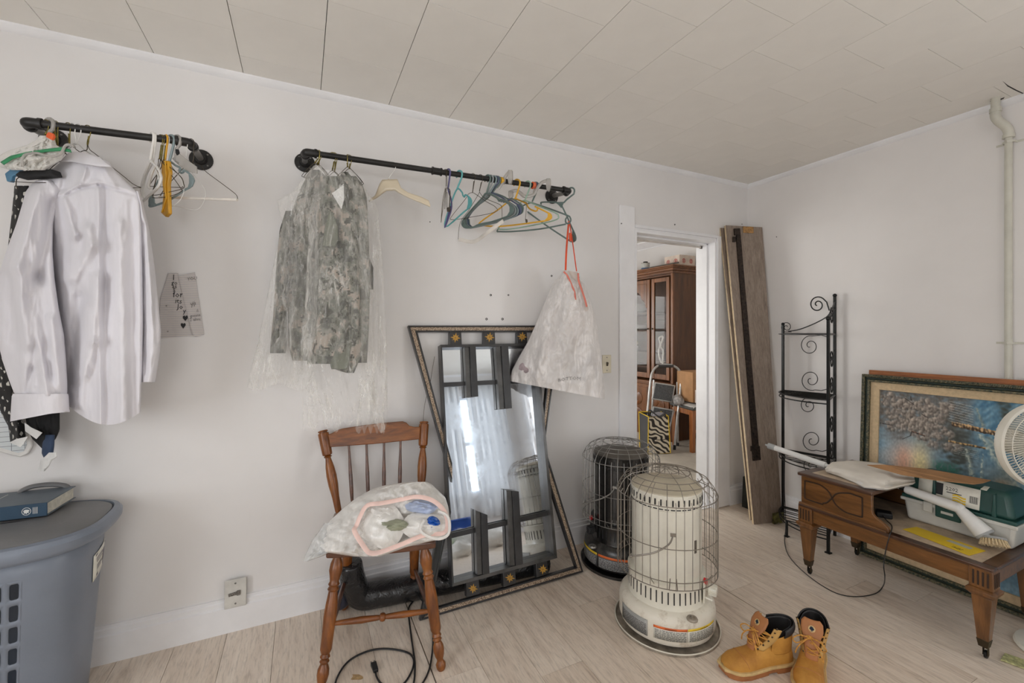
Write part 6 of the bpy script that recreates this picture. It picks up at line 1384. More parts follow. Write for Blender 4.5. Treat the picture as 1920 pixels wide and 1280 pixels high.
# black adapter and its lead
ad = thing('power_adapter', 'black power adapter on the lower tier with its thin lead trailing to the floor', 'adapter', onZ(1657, 965, .377))
c = onZ(1657, 963, .39); MB().box(c, (.055, .065, .028), Matrix.Rotation(.5, 4, 'Z')).build('body', M_cord, ad, bevel=.006)
cp = [c+Vector((-.03, -.01, 0)), onZ(1662, 975, .384), onZ(1672, 985, .384), onX(1671, 996, TX0+.01), onX(1668, 1004, TX0-.008), onX(1661, 1030, TX0-.012), onX(1657, 1060, TX0-.012), onX(1659, 1080, TX0-.03), onZ(1656, 1098, .02), onZ(1640, 1113, .004), onZ(1600, 1118, .004), onZ(1560, 1108, .004), onZ(1513, 1077, .004), onZ(1480, 1043, .004), onZ(1471, 1015, .004), onZ(1473, 992, .004), Vector((2.985, 1.88, .06)), Vector((2.978, 1.882, .25)), Vector((2.982, 1.882, .48))]
MB().tube(smoothpts(cp, 7), .0022, 7).build('lead', M_cord, ad)
# spin scrubber on a long white pole
M_scr = plain('white_appliance_plastic', (228, 228, 226), .35, var=.02); M_grp = plain('light_grey_rubber', (168, 170, 170), .5)
sc = thing('spin_scrubber', 'white electric scrubber with a long pole and bristle brush, lying across the table', 'scrubber', (2.64, 1.2, .56))
def P3(x, y, X): return onX(x, y, X)
pA, pB, pC, pD, pE = Vector((2.60, 1.73, .60)), P3(1548, 872, 2.615), P3(1697, 916, 2.655), P3(1797, 952, 2.668), P3(1845, 1000, 2.665)
MB().tube([pA, pB], .0165, 14).tube([pB, pC], .010, 12).build('pole', M_scr, sc)
MB().tube([pA-(pB-pA).normalized()*.012, pA+(pB-pA).normalized()*.03], .018, 14).tube([pA-(pB-pA).normalized()*.03, pA-(pB-pA).normalized()*.01], .006, 10).build('pole_cap', M_grp, sc)
u_ = (pD-pC).normalized(); MB().tube([pC-u_*.02, pC+u_*.02], .012, 12).build('pole_joint', M_iron, sc)
MB().tube([pC, pC+u_*.015, pC.lerp(pD, .5), pD-u_*.03, pD+u_*.012], [.017, .020, .021, .023, .021], 18, flat=1.0).build('handle_body', M_scr, sc, bevel=.002)
MB().ball(pD, (.022, .024, .024), 18, 12).build('elbow_joint', M_scr, sc)
v2 = (pE-pD).normalized(); MB().tube([pD, pD.lerp(pE, .3), pD.lerp(pE, .8), pE], [.020, .026, .034, .037], 20).build('motor_head', M_scr, sc)
MB().tube([pE-v2*.002, pE+v2*.008], [.038, .037], 20).build('head_ring', M_grp, sc)
bC = pE+v2*.020; MB().tube([pE+v2*.006, bC], [.012, .014], 12).build('brush_stem', M_scr, sc)
nb_ = Vector((-.35, -.25, -.9)).normalized(); e1 = nb_.orthogonal().normalized(); e2 = nb_.cross(e1)
bC = bC+Vector((-.002, -.014, .006)); MB().lathe([(0, -.006), (.040, -.005), (.043, 0), (.040, .004), (0, .004)], 28, Matrix.Translation(bC) @ nb_.to_track_quat('Z', 'Y').to_matrix().to_4x4(), cap=False).build('brush_plate', M_grp, sc)
br = MB(); rr = random.Random(2)
for r_, n_ in ((.008, 5), (.018, 11), (.028, 17), (.037, 24)):
    for k in range(n_):
        a = 2*pi*k/n_; q = bC+e1*r_*cos(a)+e2*r_*sin(a); dr_ = nb_*.030+(e1*cos(a)+e2*sin(a))*.008*(r_/.037)
        br.tube([q+nb_*.003, q+dr_], [.0022, .0028], 5)
br.build('bristles', plain('natural_bristle', (222, 200, 160), .7, var=.1, scale=200), sc)['kind'] = 'stuff'
# folded white sheet over the pole
M_sheet = plain('white_fabric_bag', (222, 216, 206), .8, var=.03, scale=6, bump=.2, bscale=40)
Zs = .575
def shp(x, y, z): return onZ(x, y, z)
ou_t = [(1547, 878, .566), (1560, 866, .59), (1600, 863, .598), (1650, 868, .602), (1690, 880, .604), (1714, 893, .60)]
ou_b = [(1549, 884, .552), (1575, 893, .552), (1600, 903, .553), (1622, 914, .552), (1665, 917, .556), (1716, 905, .585)]
def sheetf(layer):
    def f(u, v):
        a = interp([(i/5,)+p for i, p in enumerate(ou_t)], u); b = interp([(i/5,)+p for i, p in enumerate(ou_b)], u)
        x, y, z = [lerp(a[k], b[k], v) for k in range(3)]
        z += .016*sin(pi*v)*sin(pi*u)**.5 - layer*.006 + .004*noise.noise(Vector((u*6, v*5, layer))) + (.006*sin(v*14+layer) if u > .75 else 0)
        return shp(x-layer*2*u, y+layer*1.5*u, z)
    return f
sh2 = thing('folded_cloth_bag', 'folded cream-white cloth laid over the scrubber pole on the upper tier', 'cloth', onZ(1620, 895, .56))
for k in range(3): MB().grid(sheetf(k), 40, 20).build('fold', M_sheet if k == 0 else M_whitep, sh2, solid=.002, ang=70)

# ================= pedestal fan =================
M_fan = plain('aged_white_fan_plastic', (222, 218, 206), .4, var=.02)
fc = EYEV+ray(1961, 837)*1.80; fb = Vector((2.77, .60, 0))
fn = thing('pedestal_fan', 'white pedestal fan at the right edge, its round cage before the painting', 'fan', fb)
fd = (Vector((-.52, -.85, .05))).normalized(); MF = Matrix.Translation(fc) @ fd.to_track_quat('Z', 'Y').to_matrix().to_4x4(); RF = .179
MB().lathe([(0, 0), (.15, 0), (.155, .008), (.15, .02), (.10, .034), (.03, .05), (.016, .07), (.016, .10), (0, .10)], 40, Matrix.Translation(fb), cap=False).build('base', M_fan, fn)
MB().tube([fb+Vector((0, 0, .06)), fb+Vector((0, 0, fc.z-.10))], .012, 14).tube([fb+Vector((0, 0, fc.z-.10)), fc-fd*.11-Vector((0, 0, .04))], .016, 12).build('pole', M_fan, fn)
MB().lathe([(0, -.17), (.04, -.165), (.06, -.13), (.062, -.06), (0, -.055)], 28, MF, cap=False).build('motor_housing', M_fan, fn)
MB().lathe([(RF-.012, -.016), (RF, -.016), (RF+.004, 0), (RF, .014), (RF-.010, .016), (RF-.012, .0)], 64, MF, cap=False).build('rim', M_fan, fn)
gg = MB()
def fp(r, a, z): return MF @ Vector((r*cos(a), r*sin(a), z))
for s_, zz in ((1, .045), (-1, -.055)):
    n = 96 if s_ == 1 else 60
    for k in range(n):
        a = 2*pi*k/n; gg.tube([fp(.045, a, zz), fp(.10, a+.10*s_, zz*.98), fp(.155, a+.20*s_, zz*.8), fp(RF-.006, a+.26*s_, zz*.15)], .0013, 4)
for r_, z_ in ((.12, .044), (.158, .036)): gg.tube([fp(r_, 2*pi*k/48, z_) for k in range(48)], .0018, 5, True)
gg.build('guard_wires', M_fan, fn)
MB().lathe([(0, .040), (.046, .040), (.048, .048), (.040, .054), (0, .056)], 28, MF, cap=False).build('hub_badge', M_fan, fn)
for k in range(3):
    a0 = 2*pi*k/3
    MB().grid(lambda u, v: fp(lerp(.03, .15, u), a0+lerp(-.5, .55, v)*(.5+.5*u), .022-.04*v), 8, 8).build('blade', film('clear_blue_blade', (190, 200, 200), .6, .2, 1, 0, .1, 0) if k == 0 else bpy.data.materials['clear_blue_blade'], fn, solid=.002)
tag(MB().prism([onZ(x, y, .002) for x, y in [(1876, 1238), (1884, 1226), (1925, 1240), (1925, 1256)]], (0, 0, .006)).build('foil_packet', plain('pale_green_foil', (196, 196, 142), .35, .2, var=.15, scale=90), bevel=.001), 'pale green foil wrapper on the floor at the right edge', 'wrapper')

# ================= painted pipe on the right wall =================
M_pp = plain('painted_pipe', (206, 204, 192), .4, var=.03)
pq = onX(1890, 400, X0-.028); px_, py_ = X0-.03, onX(1891, 450, X0-.03).y
wp = thing('wall_pipe', 'white painted pipe with an elbow running up the right wall', 'pipe', (px_, py_, .0))
off_y = onX(1877, 200, X0-.09)
MB().tube([(px_, py_, 0.0), (px_, py_, 2.26)], .0140, 18).build('riser', M_pp, wp)
tp = Vector((px_-.055, py_+.028, 0))
MB().tube(smoothpts([(px_, py_, 2.25), (px_, py_, 2.275), (px_-.012, py_+.006, 2.30), (px_-.04, py_+.02, 2.325), (tp.x, tp.y, 2.35), (tp.x, tp.y, 2.38)], 5), .0185, 18).tube([(px_, py_, 2.245), (px_, py_, 2.262)], .0215, 18).tube([(tp.x, tp.y, 2.37), (tp.x, tp.y, 2.39)], .0215, 18).build('elbow', M_pp, wp)
MB().tube([(tp.x, tp.y, 2.36), (tp.x, tp.y, H)], .0165, 18).build('stub', M_pp, wp)
for zz in (onX(1891, 266, px_).z, onX(1891, 643, px_).z):
    m = MB(); m.tube([(px_+.03, py_-.05, zz), (px_+.028, py_-.022, zz), (px_-.0, py_-.019, zz), (px_-.019, py_, zz), (px_-.0, py_+.019, zz), (px_+.028, py_+.022, zz), (px_+.03, py_+.05, zz)], .006, 6, flat=.4, upv=(1, 0, 0)); m.build('strap', M_pp, wp)
ck = [onZ(x, y, H-.0008) for x, y in [(1856, 190), (1866, 187), (1876, 185), (1884, 182), (1882, 185), (1870, 190), (1860, 193)]]
tag(MB().prism(ck, (0, 0, .0006)).build('ceiling_gap', M_hole, smooth=False), 'dark ragged gap in the ceiling tile where the pipe passes', 'hole')
ck = [onZ(x, y, H-.0008) for x, y in [(1880, 152), (1890, 160), (1905, 168), (1922, 176), (1922, 178), (1904, 170), (1889, 162)]]
tag(MB().prism(ck, (0, 0, .0006)).build('ceiling_gap', M_hole, smooth=False), 'thin dark curl of a lifted ceiling tile edge right of the pipe', 'hole')
# tension rod across the doorway
tr = thing('tension_rod', 'thin white tension rod with a dark end cap across the doorway head', 'rod', (2.37, Y0+.08, 1.95))
ra, rb_ = onY(1180, 438, Y0+.10), onY(1316, 454, Y0+.10); ra.x = DL+.018; rb_.x = DR-.018; ra.z = rb_.z = 1.945
MB().tube([ra, rb_], .0075, 12).build('tube', plain('ivory_rod', (206, 198, 190), .35), tr); MB().tube([rb_-Vector((.02, 0, 0)), rb_], .012, 12).build('end_cap', M_topb, tr)
# ================= work boots =================
kk = NT('wheat_nubuck'); v_ = kk.coord('Object'); kk.col(kk.mix(kk.ramp(kk.noise(v_, 9, 5, .7), [(.4, (0, 0, 0)), (.75, (255, 255, 255))]), (196, 142, 62), (158, 104, 40))); kk.set(Roughness=.75); kk.bump(kk.noise(v_, 70, 4), .2, .002); M_nub = kk.m
M_nub2 = plain('pale_wheat_nubuck', (200, 158, 92), .75, var=.06, scale=12, bump=.15); M_tan = plain('tan_leather_tongue', (178, 118, 72), .6, var=.05, scale=10, bump=.15)
M_sole = plain('caramel_rubber', (168, 108, 62), .6, var=.06, scale=20); M_welt = plain('pale_welt', (206, 176, 122), .6, var=.05, scale=40); M_pad = plain('black_padded_collar', (30, 30, 32), .55, var=.15, scale=20, bump=.2); M_lace = plain('gold_brown_lace', (206, 148, 66), .6, var=.12, scale=120); M_eye = plain('dark_eyelet', (60, 46, 32), .4, .5)
def boot(label, heel, ang, flip=1, open_=0.0):
    t = thing('work_boot', label, 'boot', heel, ang, 'pair of wheat work boots')
    Lc = dict(parent=t, local=True); f = flip
    # footprint: x from heel (0) to toe (.29)
    FP = [(0, .0, .018), (.02, .0, .036), (.06, .0, .040), (.11, .002, .038), (.16, .004, .044), (.21, .006, .050), (.25, .006, .048), (.275, .004, .038), (.292, .002, .018)]
    def foot(z0, z1, grow, name, mt, xs=(0, .292), bev=.002, par=None):
        up, dn = [], []
        N = 26
        for i in range(N+1):
            x = lerp(xs[0], xs[1], i/N); cy, hw = interp(FP, x); e = grow
            up.append((x+(e if i == N else -e if i == 0 else 0), f*(cy+hw+e))); dn.append((x+(e if i == N else -e if i == 0 else 0), f*(cy-hw-e)))
        poly = up+dn[::-1]; return MB().prism([(x, y, z0) for x, y in poly], (0, 0, z1-z0)).build(name, mt, par or t, local=True, bevel=bev)
    foot(0, .024, .004, 'heel', M_sole, (0.0, .085)); foot(.006, .022, .003, 'outsole', M_sole, (.075, .292)); foot(.0, .010, .002, 'tread', M_sole, (.13, .285))
    foot(.021, .031, .007, 'welt', M_welt)
    # upper: rings across the foot
    ST_ = [(0.000, .016, .060, 0), (.012, .031, .085, 0), (.035, .037, .105, 0), (.08, .038, .112, 0), (.12, .038, .108, 0), (.15, .041, .094, 0), (.18, .045, .080, 0), (.215, .048, .074, 0), (.25, .045, .068, 0), (.275, .034, .056, 0), (.288, .020, .042, 0), (.292, .006, .036, 0)]
    def up_(u, v):
        x = .292*v; hw, top, _ = interp(ST_, x); cy = interp(FP, x)[0]; a = pi*u
        yy = -cos(a); zz = sin(a); p = 2.6
        y = (abs(yy)**(2/p))*(1 if yy > 0 else -1)*hw; z = .029+(top-.029)*(abs(zz)**(2/p)); return (x, f*(cy+y), z)
    MB().grid(up_, 28, 50).build('vamp', M_nub, **Lc, sub=1)
    # toe cap seam, quarter seam
    sm = [Vector(up_(i/20, .73+.05*sin(pi*i/20)))*1.0+Vector((0, 0, .0008)) for i in range(1, 20)]; MB().tube(sm, .0009, 5).build('toe_seam', M_tan, **Lc)
    # shaft
    def shaft(z, grow=0):
        k = (z-.07)/.10; cx = lerp(.070, .062, k); rx = lerp(.068, .064, k)+grow; ry = lerp(.038, .043, k)+grow; return cx, rx, ry
    gap = .95   # half-angle of the front opening
    def sh(u, v, g=0):
        a = lerp(gap, 2*pi-gap, u); z = lerp(.070, .165+.012*cos(a-pi), v); cx, rx, ry = shaft(z, g); fl = .012*v*exp(-((u)/.12)**2)+.012*v*exp(-((1-u)/.12)**2)
        return (cx+(rx+fl)*cos(a), f*(ry+fl+open_*v*.02)*sin(a), z)
    MB().grid(lambda u, v: sh(u, v*.74), 50, 18).build('quarter', M_nub, **Lc, solid=.003)
    MB().grid(lambda u, v: sh(lerp(.14, .86, u), .70+v*.30, .003+.004*sin(pi*v)), 44, 10).build('padded_collar', M_pad, **Lc, solid=.005)
    MB().grid(lambda u, v: sh(u, v*.98, -.005), 40, 14).build('lining', M_pad, **Lc, solid=.001)
    # eyelet facings on both sides and tongue
    for s_ in (1, -1):
        Ep = [(.168, .020, .086), (.150, .026, .103), (.132, .031, .120), (.120, .036, .137), (.113, .041, .155), (.108, .046, .172)]
        fc_ = [Vector((x, f*s_*y, z)) for x, y, z in Ep]
        def face(u, v, s_=s_):
            p = Vector(interp([(i/5,)+q for i, q in enumerate(Ep)], v)); q = Vector((p.x-.026, p.y+.012-.004*v, p.z-.004)); r = p.lerp(q, u); return (r.x, f*s_*r.y, r.z+.003)
        MB().grid(face, 5, 20).build('eyelet_facing', M_nub2, **Lc, solid=.004)
        for i, p in enumerate(fc_):
            q = p+Vector((-.008, f*s_*.004, .004)); MB().tube([q, q+Vector((.0, f*s_*.003, .003))], .0032, 8).build('eyelet', M_eye, **Lc)
    def tng(u, v):
        z = lerp(.078, .200, v); x = lerp(.178, .118, v)-.012*max(0, v-.75)*4*0+.012*sin(pi*v*.9); w_ = interp([(0, .018), (.5, .024), (.75, .036), (.93, .034), (1, .024)], v)[0]
        return (x-.006*(2*u-1)**2, f*(2*u-1)*w_, z)
    tg = MB().grid(tng, 12, 26).build('tongue', M_tan, **Lc, solid=.005)
    # round woven patch with a tree emblem
    c_ = Vector(tng(.5, .80))+Vector((.0035, 0, .0008)); n_ = Vector((.9, 0, .42)).normalized(); MT = Matrix.Translation(c_) @ n_.to_track_quat('Z', 'Y').to_matrix().to_4x4()
    pa_ = MB().lathe([(0, 0), (.0115, 0), (.0115, .001), (0, .001)], 22, MT, cap=False).build('round_patch', M_welt, tg, local=True)
    em = MB()
    for cx, cy, r in ((0, .003, .0045), (-.004, 0, .0036), (.004, .0, .0036), (0, -.002, .004), (-.002, .005, .003)):
        em.add([MT @ Vector((cx+r*cos(2*pi*i/9)*(1+.2*(i % 2)), cy+r*sin(2*pi*i/9)*(1+.2*(i % 2)), .0013)) for i in range(9)], [tuple(range(9))])
    em.add([MT @ Vector(p) for p in ((-.001, -.009, .0013), (.001, -.009, .0013), (.0008, -.003, .0013), (-.0008, -.003, .0013))], [(0, 1, 2, 3)])
    em.add([MT @ Vector(p) for p in ((-.006, -.0085, .0013), (.006, -.0085, .0013), (.005, -.0075, .0013), (-.005, -.0075, .0013))], [(0, 1, 2, 3)])
    em.build('tree_emblem', plain('navy_thread', (34, 52, 72), .7) if 'navy_thread' not in bpy.data.materials else bpy.data.materials['navy_thread'], pa_, local=True, smooth=False, recalc=False)
    # laces
    rr = random.Random(int(ang*100) % 97); m = MB()
    E_ = [(.160, .024, .092), (.143, .030, .108), (.126, .035, .125), (.114, .040, .142), (.108, .045, .160)]
    S_ = lambda i, s_: Vector((E_[i][0], f*s_*E_[i][1], E_[i][2]+.004))
    for i in range(4):
        for s_ in (1, -1):
            a, b = S_(i, s_), S_(min(i+1, 3) if i < 3 else 3, -s_); mid = (a+b)/2+Vector((.026+.004*s_, rr.uniform(-.006, .006), .012+.003*s_)); m.tube(smoothpts([a, mid, b], 6), .0023, 6)
    a, b = S_(0, 1), S_(0, -1); m.tube(smoothpts([a, (a+b)/2+Vector((.020, 0, .006)), b], 6), .0023, 6)
    for i in (1, 2, 3):
        a, b = S_(i, 1), S_(i-1, -1); m.tube(smoothpts([a, (a+b)/2+Vector((.030, 0, .014)), b+Vector((.004, 0, 0))], 6), .0023, 6)
    kn = Vector((.160, f*.006, .150)); 
    for s_ in (1, -1):
        m.tube(smoothpts([S_(3, s_), kn+Vector((0, s_*.008, .004)), kn, kn+Vector((.014, -s_*.030, .006)), kn+Vector((.02, -s_*.052, -.012)), kn+Vector((.016, -s_*.040, -.026)), kn+Vector((.010, -s_*.012, -.006)), kn], 6), .0023, 6)
        m.tube(smoothpts([kn, kn+Vector((.018, s_*.016, -.008)), kn+Vector((.024, s_*.036, -.036)), kn+Vector((.022, s_*.044, -.062))], 6), .0023, 6)
    m.ball(kn, .007, 10, 8); m.build('lace', M_lace, **Lc)
    return t
boot('left wheat-coloured work boot, pointing at the white heater, laces tied', (1.735, 1.075, 0), radians(163), 1)
boot('right wheat-coloured work boot, pointing towards the viewer with its tongue badge up', (1.875, 1.065, 0), radians(207), -1)

# ================= next room, seen through the doorway =================
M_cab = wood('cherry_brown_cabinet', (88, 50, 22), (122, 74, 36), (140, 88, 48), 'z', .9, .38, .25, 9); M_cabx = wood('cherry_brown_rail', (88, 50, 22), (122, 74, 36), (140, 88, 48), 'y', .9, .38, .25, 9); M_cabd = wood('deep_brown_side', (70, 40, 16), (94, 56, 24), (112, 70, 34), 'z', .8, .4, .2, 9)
M_cglass = NT('cabinet_glass'); M_cglass.set(Roughness=.02, Alpha=.3); M_cglass.col((60, 50, 44)); M_cglass.b.inputs['Specular IOR Level'].default_value = .5; M_cglass = M_cglass.m
CX0, CX1, CY0, CY1 = 3.95, 4.43, 3.82, 5.36
cb = thing('china_cabinet', 'tall cherry-wood china cabinet with glass doors in the next room', 'cabinet', (4.19, 4.59, 0))
B = lambda a, b, nm, mt, par=cb, bev=.003: MB().bb(a, b).build(nm, mt, par, bevel=bev)
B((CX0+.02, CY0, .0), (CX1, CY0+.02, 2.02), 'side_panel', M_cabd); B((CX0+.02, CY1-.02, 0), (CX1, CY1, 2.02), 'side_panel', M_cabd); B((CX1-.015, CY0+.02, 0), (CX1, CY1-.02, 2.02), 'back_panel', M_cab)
B((CX0, CY0-.0, .0), (CX0+.03, CY0+.035, 2.02), 'stile', M_cab); B((CX0+.02, CY0+.02, 1.98), (CX1, CY1-.02, 2.0), 'top_board', M_cabx)
m = MB()
for z0, z1, o_ in ((2.0, 2.03, .012), (2.03, 2.06, .03), (2.06, 2.075, .045), (2.075, 2.095, .055)): m.bb((CX0-o_, CY0-o_, z0), (CX1, CY1+o_, z1))
m.build('cornice', M_cabx, cb, bevel=.004)
B((CX0-.03, CY0-.02, .66), (CX1, CY1+.02, .69), 'waist_moulding', M_cabx); B((CX0-.015, CY0-.01, .64), (CX1, CY1+.01, .66), 'waist_moulding', M_cabx)
B((CX0-.02, CY0, 0), (CX0+.02, CY1, .64), 'lower_front', M_cab); 
for y0, y1 in ((CY0+.03, 4.17), (4.20, 4.75), (4.78, 5.33)):
    dr = B((CX0-.034, y0, .10), (CX0-.02, y1, .60), 'lower_door', M_cab)
    cy_, cz_ = (y0+y1)/2, .35; w_, h_ = (y1-y0)/2-.06, .19
    for s1 in (1, -1):
        for s2 in (1, -1): MB().ball((CX0-.036, cy_+s1*w_*.45, cz_+s2*h_*.5), (.012, w_*.42, h_*.42), 14, 8, Matrix.Rotation(s1*s2*.6, 4, 'X')).build('carved_panel', M_cab, dr)
def gdoor(y0, y1, z0=.72, z1=1.96, w_=.05, knob=None):
    m = MB(); x0, x1 = CX0-.012, CX0+.012
    m.bb((x0, y0, z0), (x1, y0+w_, z1)); m.bb((x0, y1-w_, z0), (x1, y1, z1)); m.bb((x0, y0+w_, z0), (x1, y1-w_, z0+w_*1.3)); m.bb((x0, y0+w_, z1-w_), (x1, y1-w_, z1))
    d = m.build('glass_door', M_cab, cb, bevel=.004); MB().bb((CX0-.002, y0+w_, z0+w_*1.3), (CX0+.002, y1-w_, z1-w_)).build('pane', M_cglass, d, smooth=False)
    if knob: MB().ball((CX0-.022, knob, 1.34), .011, 10, 8).build('knob', M_topb, d)
    return d
gdoor(CY0+.045, 4.16, knob=4.14); d2 = gdoor(4.19, 4.74, knob=4.215); gdoor(4.77, 5.32)
fq = [(4.24, 1.91), (4.24, 1.60), (4.262, 1.61), (4.272, 1.66), (4.30, 1.70), (4.33, 1.715), (4.35, 1.76), (4.385, 1.80), (4.43, 1.815), (4.5, 1.82), (4.5, 1.91)]
MB().prism([(CX0-.014, a, b) for a, b in fq], (.01, 0, 0)).build('fretwork', M_cab, cb, bevel=.002)
for i, z in enumerate((1.53, 1.30, 1.02, .84)): B((CX0+.05, 4.19, z), (CX1-.02, 5.3, z+.02), 'shelf', M_cabx, bev=.001)
for z in (1.45, 1.18, .93): B((CX0+.05, CY0+.03, z), (CX1-.02, 4.16, z+.015), 'shelf', M_cabx, bev=.001)
M_chi = plain('white_china', (228, 226, 222), .2, var=.02)
bowl = lambda r, h: [(0, 0), (r*.4, 0), (r*.42, h*.12), (r*.75, h*.5), (r, h), (r*.95, h), (r*.7, h*.55), (r*.35, h*.2), (0, h*.16)]
tag(MB().lathe(bowl(.11, .095), 28, Matrix.Translation((4.15, 4.58, 1.575)), cap=False).build('china_bowl', M_chi), 'white bowl on the top shelf of the china cabinet', 'bowl')
tag(MB().lathe([(0, 0), (.09, 0), (.1, .008), (0, .02)], 28, Matrix.Translation((4.15, 4.57, 1.552)), cap=False).build('china_plate', plain('grey_green_plate', (150, 158, 156), .3)), 'grey plate under the top bowl in the china cabinet', 'plate')
tag(MB().lathe(bowl(.12, .075), 28, Matrix.Translation((4.15, 4.55, 1.322)), cap=False).build('china_bowl', M_chi), 'wide white bowl on the second shelf of the china cabinet', 'bowl')
fg = thing('figurine', 'small white and yellow figurine on the third cabinet shelf', 'figurine', (4.1, 4.62, 1.042)); MB().lathe([(0, 0), (.035, 0), (.04, .05), (.02, .08), (0, .085)], 16, Matrix.Translation((4.1, 4.62, 1.042)), cap=False).build('body', M_chi, fg); MB().ball((4.1, 4.62, 1.15), (.03, .03, .026), 12, 8).build('head', M_yll, fg)
# things on the cabinet
cn = thing('paint_can', 'blue and white tin with a black cap on top of the china cabinet', 'can', (4.13, 4.47, 2.096))
for r, z0, z1, mt, nm in ((.055, 0, .055, plain('blue_label', (62, 104, 148), .4), 'lower_label'), (.0552, .055, .115, plain('grey_white_label', (204, 206, 202), .4, var=.1, scale=90), 'upper_label'), (.03, .115, .14, M_cord, 'cap')):
    MB().lathe([(0, z0), (r, z0), (r, z1), (0, z1)], 28, Matrix.Translation((4.13, 4.47, 2.096)), cap=False).build(nm, mt, cn)
MB().lathe([(0, 2.21), (.057, 2.21), (.057, 2.216), (0, 2.216)], 28, Matrix.Translation((4.13, 4.47, 0)), cap=False).build('rim', M_cage, cn)
cbx = thing('printed_carton', 'white carton with red round prints on top of the china cabinet', 'box', (4.25, 3.93, 2.096))
MB().bb((4.10, 3.86, 2.096), (4.36, 4.10, 2.235)).build('carton', plain('pinkish_white_card', (222, 206, 192), .7), cbx, bevel=.002)
M_rp = plain('red_print', (186, 66, 60), .6)
for face, cs in (('y', ((4.17, 2.165), (4.29, 2.165))), ('x', ((3.92, 2.165), (4.04, 2.165)))):
    for a, z in cs:
        g = MB(); R_ = lambda r, k, da=0: (a+r*cos(k), 3.8585, z+r*sin(k)) if face == 'y' else (4.0985, a+r*cos(k), z+r*sin(k))
        g.add([R_(.028, 2*pi*i/20) for i in range(20)]+[R_(.021, 2*pi*i/20) for i in range(20)], [(i, (i+1) % 20, 20+(i+1) % 20, 20+i) for i in range(20)])
        for q in (.9, -.9): g.add([R_(.019, q), R_(.019, pi-q), R_(.006, pi-q*.1), R_(.006, q*.1)], [(0, 1, 2, 3)])
        g.build('round_print', M_rp, cbx, smooth=False, recalc=False)
tag(MB().bar((3.93, 4.17, 2.104), (4.02, 3.80, 2.125), .02, .016).build('dark_tool', M_topb, bevel=.003), 'dark stick-like tool lying on the front edge of the cabinet top', 'tool')
tag(MB().bb((3.93, 4.24, 2.096), (4.05, 4.40, 2.103)).build('flat_envelope', plain('tan_envelope', (196, 142, 92), .7), bevel=.001), 'flat tan envelope beside the tin on the cabinet top', 'envelope')
# step ladder
M_alu = plain('brushed_aluminium', (196, 196, 194), .32, .7, var=.05, scale=20); M_grip = plain('dark_grey_grip', (70, 70, 70), .6); M_tread = plain('charcoal_ribbed_tread', (92, 94, 96), .7, var=.15, scale=90)
LP = onZ(1263, 843); PLd = Pl(LP, D(-20), radians(10))
ld = thing('step_ladder', 'small folding silver step ladder leaning on the china cabinet', 'step ladder', LP)
MB().tube(smoothpts([PLd(*q) for q in [(1208, 838), (1214, 770), (1220, 712), (1224, 696), (1233, 686), (1246, 683)]], 5)+smoothpts([PLd(*q) for q in [(1258, 684), (1270, 690), (1277, 703), (1276, 730), (1270, 785), (1265, 838)]], 5), .013, 12).build('front_frame', M_alu, ld)
MB().tube([PLd(1234, 686, 0), PLd(1262, 686, 0)], .018, 12).build('hand_grip', M_grip, ld)
MB().tube([PLd(1226, 712, -.05), PLd(1218, 838, -.12)], .011, 10).tube([PLd(1270, 716, -.05), PLd(1271, 833, -.14)], .011, 10).build('rear_frame', M_alu, ld)
for q in ([(1228, 716), (1267, 722), (1261, 755), (1222, 748)], [(1225, 761), (1264, 768), (1258, 800), (1218, 792)]):
    s_ = MB().prism([PLd(*p, .03) for p in q], PLd.n*-.02).build('step', M_alu, ld, bevel=.005); cx = sum(p[0] for p in q)/4; cy = sum(p[1] for p in q)/4
    MB().prism([PLd(lerp(cx, x, .88), lerp(cy, y, .86), .034) for x, y in q], PLd.n*-.01).build('tread', M_tread, s_, bevel=.002)
MB().tube([PLd(1265, 834), PLd(1264.5, 844)], .016, 10).tube([PLd(1271, 829, -.14), PLd(1271, 836, -.14)], .014, 10).build('rubber_feet', M_cord, ld)
MB().tube([PLd(1264, 770, .02), PLd(1254, 798, .03)], .007, 8).tube([PLd(1266, 745, -.03), PLd(1252, 830, -.1)], .004, 6).build('brace', M_alu, ld)
# zebra shopping tote
ZF = onZ(1235, 851); PZ = Pl(ZF, D(-22)); zt = thing('shopping_tote', 'zebra print shopping tote with yellow piping standing before the step ladder', 'bag', ZF)
kk = NT('zebra_print'); vv = kk.coord('Object', (1, 1, 1)); wv = kk.new('ShaderNodeTexWave'); wv.bands_direction = 'DIAGONAL'; wv.inputs['Scale'].default_value = 11; wv.inputs['Distortion'].default_value = 12; wv.inputs['Detail'].default_value = 1; wv.inputs['Detail Scale'].default_value = .7; kk.l(vv, wv.inputs['Vector'])
kk.col(kk.ramp(wv.outputs['Fac'], [(0, (44, 38, 34)), (.48, (214, 204, 184))], True)); kk.set(Roughness=.5); M_zeb = kk.m
M_char = plain('charcoal_tote_fabric', (64, 64, 66), .6)
q = [(1216, 781), (1253, 780), (1257, 849), (1215, 851)]; fr_ = [PZ(*p) for p in q]; bk_ = Vector((-.09, .17, 0))
MB().prism(fr_, PZ.n*-.004).build('front', M_zeb, zt, smooth=False)
bl = [fr_[0], fr_[3], PZ(1200, 840, -.20), PZ(1198, 772, -.20)]; MB().prism(bl, (.004, .004, 0)).build('side', M_char, zt, smooth=False)
b2q = [PZ(1198, 772, -.20), PZ(1238, 771, -.20), PZ(1240, 838, -.20), PZ(1200, 840, -.20)]; MB().prism(b2q, (.003, .003, 0)).build('back', M_char, zt, smooth=False); MB().prism([fr_[1], fr_[2], b2q[2], b2q[1]], (-.004, 0, 0)).build('side', M_char, zt, smooth=False)
